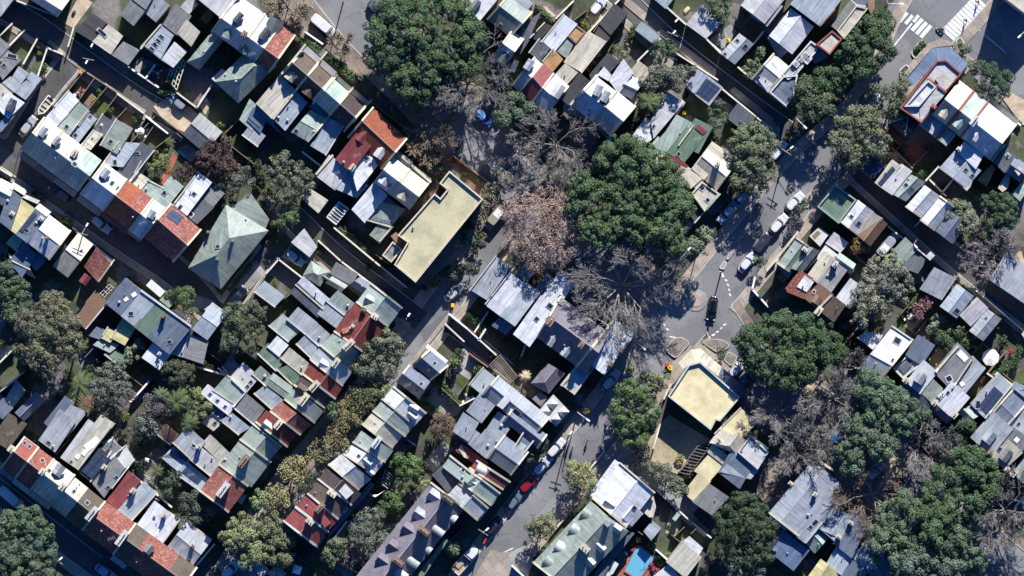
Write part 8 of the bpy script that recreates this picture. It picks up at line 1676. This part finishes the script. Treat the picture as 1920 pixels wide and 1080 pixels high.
cx = sum(p[0] for p in pp)/6; cy = sum(p[1] for p in pp)/6; c = Vector(W(cx, cy)); root = empty('swimming_pool', c); tag(root, 'bright blue backyard swimming pool with red brick edging', 'pool')
w = [Vector(W(*p)) for p in pp]
if sum(w[i].x*w[(i+1) % 6].y-w[(i+1) % 6].x*w[i].y for i in range(6)) < 0: w = w[::-1]
m = MB(); m.face([(p.x, p.y, .3) for p in w]); m.build('water', 'pool', root, None, c)
m = MB()
for i in range(6):
    j = (i+1) % 6; o1 = w[i]+(w[i]-c).normalized()*.35; o2 = w[j]+(w[j]-c).normalized()*.35
    m.face([(o1.x, o1.y, .36), (o2.x, o2.y, .36), (w[j].x, w[j].y, .36), (w[i].x, w[i].y, .36)]); m.face([(w[i].x, w[i].y, .36), (w[j].x, w[j].y, .36), (w[j].x, w[j].y, .0), (w[i].x, w[i].y, .0)])
m.build('coping', 'redpave', root, None, c)
def slats(tile, a, b, c, n, z, label, col=(.5, .46, .36, 1), w=.12, cross=0, name='pergola', cat='pergola'):
    """beams parallel to A-B stepping towards C"""
    T(*tile); A, B, C = S(*a), S(*b), S(*c); v = (C[0]-B[0], C[1]-B[1]); o = W((A[0]+C[0])/2, (A[1]+C[1])/2); root = empty(name, o); tag(root, label, cat)
    for i in range(n):
        t = i/(n-1); p, q_ = W(A[0]+v[0]*t, A[1]+v[1]*t, z), W(B[0]+v[0]*t, B[1]+v[1]*t, z)
        L = math.dist(p[:2], q_[:2]); m = MB(); m.box(((p[0]+q_[0])/2, (p[1]+q_[1])/2), L, w, z-.15, z, math.atan2(q_[1]-p[1], q_[0]-p[0])); m.build('rafter', 'rough', root, col, o)
    m_n = max(2, cross)
    for i in range(m_n):
        t = i/(m_n-1); u = (B[0]-A[0], B[1]-A[1]); p = W(A[0]+u[0]*t, A[1]+u[1]*t, z); q_ = W(A[0]+u[0]*t+v[0], A[1]+u[1]*t+v[1], z)
        L = math.dist(p[:2], q_[:2]); m = MB(); m.box(((p[0]+q_[0])/2, (p[1]+q_[1])/2), L, w, z-.3, z-.153, math.atan2(q_[1]-p[1], q_[0]-p[0])); m.build('beam', 'rough', root, col, o)
        for r_ in (p, q_):
            m = MB(); m.box(r_, .1, .1, 0, z-.3); m.build('post', 'rough', root, col, o)
slats((0, 0), (1390, 470), (1325, 675), (1255, 590), 5, 2.6, 'pale timber lattice pergola beside the long green-gabled house', (.62, .58, .46, 1), .13, 7)
slats((2, 3), (1250, 300), (1330, 320), (1490, 100), 11, 2.6, 'long slatted pergola beside the dry lawn', (.2, .17, .15, 1), .12, 2)
slats((1, 2), (1750, 580), (1830, 500), (1960, 660), 14, 2.7, 'dark slatted timber drive cover below the walled driveway', (.22, .18, .14, 1), .14, 3)
slats((1, 3), (935, 380), (990, 425), (1025, 330), 6, 2.5, 'white ladder-like pergola beside the light blue slate terrace', (.6, .58, .52, 1), .1, 2)
slats((0, 3), (1095, 570), (1140, 600), (1200, 490), 6, 2.6, 'striped cream awning frame beside the white round-vent wing', (.66, .62, .52, 1), .16, 2)
slats((0, 2), (560, 850), (640, 920), (690, 840), 6, 2.5, 'rickety timber pergola in the dark west gardens', (.34, .28, .22, 1), .1, 2)
slats((0, 2), (730, 60), (760, 90), (850, 0), 5, 3.4, 'pale framed roof pergola behind the red cottage', (.5, .48, .45, 1), .1, 3); slats((1, 1), (530, 550), (600, 605), (690, 490), 7, 3.0, 'white slatted pergola over the lane studio', (.7, .68, .62, 1), .1, 2)
slats((0, 3), (1080, 320), (1120, 345), (1180, 420), 4, 2.3, 'thin white garden frame beside the pale blue wing', (.55, .53, .48, 1), .08, 2)
# garden clutter
def table(tile, p, col, label, n=4, r=.55):
    T(*tile); A = W(*S(*p)); root = empty('garden_table', A); tag(root, label, 'garden table'); m = MB(); m.cyl(A, r, .7, .75, 16); m.build('tabletop', 'plain', root, col, A); m = MB(); m.cyl(A, .06, 0, .7, 8); m.build('leg', 'plain', root, col, A)
    for i in range(n):
        a = 2*math.pi*(i+.3)/n; c = (A[0]+math.cos(a)*(r+.45), A[1]+math.sin(a)*(r+.45)); ch = empty('garden_chair', (c[0], c[1], 0), a); tag(ch, label.replace('table', 'chair', 1).replace('round ', '')+' pushed towards its table', 'garden chair', 'chairs around '+label)
        m = MB(); m.box((0, 0), .45, .45, .42, .47); m.build('seat', 'plain', ch, col); m = MB(); m.box((.22, 0), .05, .45, .47, .9); m.build('backrest', 'plain', ch, col)
        for lx in (-.18, .18):
            for ly in (-.18, .18):
                m = MB(); m.box((lx, ly), .05, .05, 0, .42); m.build('leg', 'plain', ch, col)
table((0, 0), (1065, 990), (.72, .72, .7, 1), 'white round table in the terrace courtyard', 5, .6); table((1, 2), (1590, 835), (.7, .7, .7, 1), 'pale garden table on the shady courtyard lawn', 4, .5); table((3, 2), (1065, 215), (.72, .7, .66, 1), 'white round table in the paved garden by the reddish tree', 4, .6); table((3, 1), (1300, 1075), (.5, .4, .3, 1), 'tan garden table by the shed opening', 3, .4) if False else None; table((1, 3), (745, 655), (.6, .6, .58, 1), 'pale round table on the roof patio', 4, .45); table((0, 0), (560, 715), (.7, .7, .66, 1), 'small white table in the first fenced yard', 3, .35); table((0, 0), (1185, 550), (.6, .55, .5, 1), 'small table in the red brick courtyard', 3, .35); table((0, 0), (1110, 480), (.12, .2, .14, 1), 'green table in the tiled courtyard', 3, .35); table((2, 1), (1275, 600), (.3, .25, .2, 1), 'brown table on the scalloped cream turret', 0, .3) if False else None
def blob(tile, p, sx, sy, h, col, name, label, cat, ang=0):
    T(*tile); A = W(*S(*p)); root = empty(name, A, ang); tag(root, label, cat); m = MB()
    o = lambda k, z_: [(x*k, y*k, z_) for x, y in outline(sx, sy, 16, 3)]
    loft(m, [o(.95, 0), o(1, h*.5), o(.85, h*.85), o(.5, h)]); m.build('cover', 'plain', root, col); m = MB(); loft(m, [o(1.04, .02), o(1.04, .1)]); m.build('hem', 'plain', root, tuple(v*.8 for v in col[:3])+(1,))
blob((3, 3), (505, 55), 2.2, 1.5, 1.4, (.06, .2, .55, 1), 'tarp_covered_heap', 'bright blue tarpaulin heap beside the avenue', 'tarpaulin', .7); blob((3, 3), (470, 115), 1.3, 1.2, .8, (.12, .25, .5, 1), 'tarp_covered_heap', 'smaller blue tarpaulin heap below the bright one', 'tarpaulin', .4); blob((3, 3), (420, 25), 1.0, .8, .6, (.7, .7, .7, 1), 'tarp_covered_heap', 'white bundle beside the blue tarpaulin', 'bundle', .4)
blob((0, 1), (1370, 75), 1.9, .55, .35, (.1, .35, .6, 1), 'upturned_kayak', 'blue upturned kayak on the paved yard by the round yellow-green tree', 'kayak', -.7); blob((1, 1), (670, 630), .5, .9, .5, (.6, .58, .5, 1), 'garden_statue', 'pale garden ornament in the walled dark yard', 'ornament', .3); blob((0, 0), (555, 95), .9, .6, .6, (.06, .06, .07, 1), 'wheelbarrow_heap', 'dark wheelbarrow load in the sandy builder yard', 'wheelbarrow', .9); blob((2, 0), (1310, 75), 1.4, .8, .5, (.45, .36, .25, 1), 'open_trailer', 'open trailer of timber beside the dappled carport', 'trailer', .8); blob((3, 2), (1240, 330), 1.3, 1.0, .7, (.6, .58, .55, 1), 'rubble_heap', 'pale rubble heap in the garden below the pinkish tree', 'rubble'); blob((2, 3), (855, 910), .9, .4, .4, (.7, .68, .64, 1), 'sun_lounger', 'white lounger beside the blue pool', 'lounger', -1)
blob((0, 0), (1545, 745), .8, 1.0, .5, (.5, .45, .4, 1), 'rubble_heap', 'pale rubbish pile below the green hip-roofed villa', 'rubble'); blob((2, 0), (205, 130), .8, .5, .5, (.75, .75, .75, 1), 'covered_barbecue', 'white covered barbecue on the brown mat yard', 'barbecue')
# ================================================================ yard walls and fences
FK = {'t': ('timber paling fence', (.17, .135, .1, 1), .06, 1.8, 'rough', 'fence'), 'm': ('pale masonry wall', (.52, .48, .4, 1), .22, 2.0, 'wall', 'wall'), 'w': ('white painted wall', (.68, .67, .63, 1), .24, 2.2, 'wall', 'wall'), 'b': ('brown brick wall', (.2, .12, .09, 1), .22, 1.9, 'wall', 'wall'), 'p': ('thin pale fence', (.5, .48, .44, 1), .07, 1.6, 'rough', 'fence')}
FENCES = []
def fn(k, *a, h=None):
    nm, col, w, hh, mat, cat = FK[k]; h = h or hh; q_ = [S(a[i], a[i+1]) for i in range(0, len(a), 2)]
    c = W(*q_[0]); root = empty('yard_wall' if k in 'mwb' else 'fence', c); n_ = 0
    m = MB(); cm = MB(); pm = MB()
    for p, r_ in zip(q_, q_[1:]):
        A, B = W(*p), W(*r_); L = math.dist(A, B); an = math.atan2(B[1]-A[1], B[0]-A[0]); md = ((A[0]+B[0])/2, (A[1]+B[1])/2)
        m.box(md, L, w, 0, h, an); cm.box(md, L+w, w+.08, h, h+.06, an)
    m.build('fence_panel' if k in 'tp' else 'wall_body', mat, root, jit(col, .12), c); cm.build('capping', mat, root, tuple(min(.8, v*1.12) for v in col[:3])+(1,), c)
    x = sum(p[0] for p in q_)/len(q_); y = sum(p[1] for p in q_)/len(q_); FENCES.append((root, nm, cat, (x, y)))
T(0, 0)
for a in ((0, 270, 95, 180), (75, 345, 190, 225), (180, 480, 285, 290), (285, 580, 360, 360), (360, 360, 475, 410)): fn('m', *a)
for a in ((425, 790, 630, 540), (600, 745, 710, 590), (665, 825, 805, 655), (745, 900, 885, 710), (860, 910, 955, 810), (1050, 960, 1110, 870), (630, 535, 720, 590, 885, 700)): fn('t', *a)
fn('m', 885, 705, 1080, 850, h=2.4); fn('w', 970, 505, 1190, 655, h=1.8); fn('w', 1095, 590, 1165, 490); fn('w', 1100, 875, 1260, 1000); fn('t', 1150, 830, 1380, 1010); fn('m', 1320, 690, 1480, 810, 1590, 640); fn('m', 515, 350, 555, 215); fn('t', 690, 95, 830, 190); fn('t', 975, 1080, 1165, 870); fn('t', 1165, 930, 1080, 1060); fn('t', 1330, 1000, 1385, 1050); fn('m', 1060, 365, 1220, 180); fn('t', 1690, 1000, 1900, 790)
T(1, 0)
fn('b', 130, 160, 330, 330, h=1); fn('w', 520, 385, 700, 540, 790, 600, h=1.1); fn('w', 370, 240, 500, 330, h=1.0); fn('b', 870, 770, 1140, 980, h=1.2)
T(1, 1)
fn('b', 1480, 90, 1830, 350, h=1.4); fn('m', 590, 630, 890, 880, 1130, 1075, h=3); fn('w', 350, 60, 490, 170); fn('m', 470, 725, 640, 880, 900, 1075, h=1.9); fn('m', 165, 860, 345, 1000); fn('t', 640, 520, 600, 620); fn('t', 700, 490, 830, 580); fn('m', 80, 970, 175, 860); fn('b', 900, 830, 1000, 900); fn('t', 1600, 1085, 1920, 700); fn('t', 600, 620, 740, 690)
T(1, 2)
fn('w', 1450, 195, 1580, 300, h=2.6); fn('m', 1580, 300, 1800, 500, h=2.2); fn('m', 1420, 270, 1560, 400, h=2); fn('w', 1670, 390, 1720, 310); fn('b', 1600, 490, 1740, 590); fn('m', 1530, 880, 1690, 800); fn('t', 1330, 690, 1530, 880); fn('m', 1220, 830, 1310, 700); fn('t', 1590, 700, 1520, 800); fn('m', 1640, 330, 1740, 180); fn('t', 1680, 390, 1780, 250); fn('b', 0, 520, 240, 720); fn('t', 110, 490, 30, 420); fn('t', 200, 90, 280, 30); fn('b', 40, 590, 280, 730)
T(0, 1)
fn('m', 0, 185, 90, 240); fn('t', 200, 350, 300, 420); fn('b', 385, 510, 450, 560, h=1); fn('w', 700, 750, 840, 870, h=1.2); fn('m', 550, 630, 690, 740, h=1.4); fn('t', 1740, 20, 1920, 160); fn('t', 1170, 30, 1290, -60); fn('t', 1580, 200, 1800, 150); fn('b', 80, 700, 40, 860); fn('t', 1690, 1070, 1900, 830)
T(0, 2)
fn('m', 0, 560, 120, 440); fn('w', 985, 850, 1120, 700); fn('t', 640, 520, 720, 430); fn('t', 770, 600, 830, 520); fn('w', 1480, 590, 1720, 660); fn('m', 1780, 430, 1920, 530); fn('w', 1640, 600, 1740, 680); fn('t', 150, 480, 240, 610); fn('t', 950, 640, 1080, 740); fn('m', 1300, 165, 1430, 260); fn('t', 1540, 460, 1700, 590)
T(0, 3)
fn('w', 1060, 370, 1200, 480); fn('t', 1000, 200, 1090, 300); fn('w', 1440, 1040, 1610, 840, h=2.6); fn('t', 1220, 30, 1300, 130); fn('w', 1195, 480, 1290, 560); fn('t', 1300, 130, 1220, 200); fn('b', 1580, 790, 1450, 690); fn('t', 420, 170, 560, 10)
T(1, 3)
fn('t', 290, 920, 380, 980); fn('t', 600, 970, 780, 1060); fn('w', 590, 790, 680, 670); fn('t', 870, 430, 940, 380); fn('t', 1100, 100, 1210, 100); fn('b', 1620, 560, 1560, 545); fn('m', 1140, 60, 1200, 100); fn('m', 240, 960, 300, 910); fn('t', 1440, 820, 1560, 720)
T(2, 0)
fn('t', 175, 30, 320, 165); fn('m', 330, 140, 460, 10); fn('m', 555, 265, 860, -60); fn('t', 610, 240, 730, 60); fn('t', 720, 390, 770, 300); fn('m', 940, 460, 1110, 290, h=2); fn('m', 1230, 400, 1540, 600, h=2); fn('m', 1570, 665, 1830, 880, 1950, 970, h=2.2); fn('t', 1240, 830, 1350, 690); fn('t', 1480, 770, 1580, 660); fn('t', 1600, 900, 1700, 780); fn('w', 1450, 290, 1560, 390, h=2.2); fn('w', 1810, 330, 1900, 220, h=2); fn('t', 1690, 520, 1800, 350); fn('t', 470, 150, 560, 80); fn('t', 1640, 980, 1760, 960); fn('b', 1800, 130, 1900, 220); fn('t', 1680, 130, 1710, 220)
T(2, 0)
fn('m', 1160, 60, 1300, 185, h=3.2); fn('m', 1450, 290, 1560, 400, h=3.2); fn('m', 1690, 505, 1800, 600, h=3.2); fn('m', 1050, -40, 1090, 0, h=3)  # tall walls added to throw shade onto the lane
T(0, 0)
fn('m', 60, -20, 430, 125, h=3); fn('m', 960, 490, 970, 505, h=3)  # high walls added to keep this lane in shade
T(3, 0)
fn('w', 1760, 820, 1890, 940, h=1.2); fn('t', 0, 210, 190, 10); fn('m', 0, 695, 140, 810, h=2.4); fn('b', 860, 1060, 960, 980); fn('m', -20, 930, 60, 1020)
T(3, 1)
fn('m', 1180, 275, 1280, 165, 1490, 350, h=2.2); fn('m', 1300, 370, 1380, 270); fn('b', 930, 30, 1080, 180, h=1.8); fn('t', 1090, 160, 1200, 50); fn('t', 900, 110, 980, 20); fn('m', 1210, 270, 1330, 390); fn('m', 380, 630, 460, 690, h=1.8); fn('t', 620, 720, 680, 670); fn('m', 900, 620, 1020, 720, h=2); fn('w', 1600, 890, 1640, 800); fn('t', 640, 820, 760, 930); fn('w', 0, 930, 60, 870, h=1.2); fn('t', 680, 900, 540, 1070); fn('b', 780, 850, 880, 760); fn('t', 1790, 830, 1700, 960)
T(3, 2)
fn('m', 555, 440, 810, 120, h=2); fn('t', 990, 200, 1140, 20); fn('t', 1110, 340, 1200, 220); fn('b', 1640, 640, 1780, 470); fn('t', 1500, 520, 1600, 420); fn('m', 1520, 520, 1620, 600); fn('t', 1600, 410, 1680, 470); fn('m', 1640, 640, 1700, 680); fn('t', 1200, 560, 1280, 430); fn('m', 1075, 860, 1150, 785); fn('w', 1130, 980, 1240, 860, h=2.2); fn('t', 1760, 640, 1830, 700); fn('w', 990, 740, 1050, 690); fn('w', 1285, 1060, 1320, 1040); fn('b', 1180, 760, 1300, 610); fn('m', 1560, 20, 1900, 310, h=1.6)
T(3, 3)
fn('m', 270, 300, 330, 180, h=2.8); fn('w', 1680, 420, 1800, 280, h=1.6); fn('w', 1770, 380, 1850, 300, h=1.6); fn('t', 0, 760, 60, 810); fn('t', 410, 930, 520, 800); fn('b', 100, 600, 0, 730); fn('m', 0, 880, 190, 1030); fn('w', 1850, 560, 1920, 480, h=1.4)
T(2, 3)
fn('t', 800, 60, 960, 190, 1110, 330); fn('m', 1090, 440, 1220, 560, 1340, 670, 1490, 790, h=1.9); fn('w', 1080, 880, 1170, 960); fn('t', 1220, 780, 1290, 710); fn('t', 1250, 300, 1340, 210); fn('m', 580, 280, 690, 145, h=.8); fn('m', 290, 770, 380, 660, h=.9); fn('t', 770, 950, 930, 740); fn('t', 940, 740, 1080, 840); fn('t', 1195, 770, 1280, 840); fn('m', 1060, 120, 1110, -60, h=1.6); fn('w', 0, 1000, 120, 1110, h=1.5); fn('t', 160, 980, 270, 1075); fn('t', 1340, 760, 1440, 660)
T(2, 2)
fn('m', 530, 160, 740, 290, h=1.8); fn('w', 705, 290, 770, 235, 905, 350, h=2.2); fn('t', 0, 540, 60, 470); fn('m', 100, 430, 70, 510); fn('b', 0, 760, 200, 900, h=2.6); fn('t', 1060, 960, 1130, 810); fn('m', 1190, 720, 1140, 830, h=1); fn('m', 330, 100, 440, 170); fn('w', 1800, 10, 1920, 140, h=1.5) ; fn('w', 1800, 10, 1820, -80, h=1.5); fn('b', 310, 790, 360, 740)
# ================================================================ finish houses, labels
TX = TY = 0
for h in HOUSES:
    if h.root is not None and h.name in ('terrace_house', 'rear_wing') and random.random() < .45:
        x_, y_ = h.c[0]+random.uniform(-9, 9), h.c[1]+random.uniform(-9, 9)
        if zat(x_, y_, h): (h.vt(x_*4, y_*4, random.uniform(.1, .2), random.uniform(.3, .7)) if random.random() < .7 else h.an(x_*4, y_*4, random.uniform(1.2, 2.4)))
flush()
pts = [(h, h.c) for h in HOUSES if h.root is not None]
taken = {}
for o in list(COL.objects):
    if o.parent is None and o.get('label'): taken[o['label']] = taken.get(o['label'], 0)+1
DIR = ('east of', 'southeast of', 'south of', 'southwest of', 'west of', 'northwest of', 'north of', 'northeast of')
def autolabel(desc, c):
    near = sorted(pts, key=lambda t: math.dist(t[1], c))[:9]
    for h, hc in near:
        d = DIR[int(round(math.atan2(c[1]-hc[1], c[0]-hc[0])/(math.pi/4))) % 8]
        l = f'{desc} {d} the {h.ref}'
        if l not in taken and len(l.split()) <= 16: return l
    return l
for root, desc, cat, c, grp in TREES:
    if len(desc.split()) <= 3 and grp == 'garden shrubs' or len(desc.split()) < 3: l = autolabel(desc, c)
    else: l = desc
    taken[l] = taken.get(l, 0)+1; tag(root, l, cat, grp)
for root, desc, cat, c in FENCES:
    l = autolabel(desc, c); taken[l] = taken.get(l, 0)+1; tag(root, l, cat, 'garden walls and fences')
dup = [l for l, n in taken.items() if n > 1]
if dup: print('DUPLICATE LABELS', dup)
# ================================================================ camera and light
cam = bpy.data.cameras.new('survey_camera'); co = bpy.data.objects.new('survey_camera', cam); COL.objects.link(co)
co.location = (0, 0, H); cam.angle = 2*math.atan(96/H); cam.clip_start = 10; cam.clip_end = 4000; SC.camera = co
SUN_EL, SUN_AZ = math.radians(32.5), math.radians(14.6)     # azimuth clockwise from image up
sd = Vector((math.sin(SUN_AZ)*math.cos(SUN_EL), math.cos(SUN_AZ)*math.cos(SUN_EL), math.sin(SUN_EL)))
sl_ = bpy.data.lights.new('sun', 'SUN'); sl_.energy = 5.0; sl_.angle = math.radians(.53); sl_.color = (1, .975, .945)
so = bpy.data.objects.new('sun', sl_); COL.objects.link(so); so.rotation_euler = (-sd).to_track_quat('-Z', 'Y').to_euler(); so.location = (50, 200, 150)
wd = bpy.data.worlds.new('World'); SC.world = wd; wd.use_nodes = True; nt = wd.node_tree
sky = nt.nodes.new('ShaderNodeTexSky'); sky.sky_type = 'NISHITA'; sky.sun_disc = False; sky.sun_elevation = SUN_EL; sky.sun_rotation = SUN_AZ
bg = nt.nodes['Background']; bg.inputs['Strength'].default_value = .05; hs = nt.nodes.new('ShaderNodeHueSaturation'); hs.inputs['Saturation'].default_value = 1.5; nt.links.new(sky.outputs[0], hs.inputs['Color']); nt.links.new(mul(nt, hs.outputs[0], (.52, .92, 1.5, 1)), bg.inputs[0])
vs = SC.view_settings; vs.view_transform = 'Standard'; vs.look = 'None'; vs.exposure = .95; vs.gamma = 1
SC.cycles.max_bounces = 3; SC.cycles.diffuse_bounces = 1
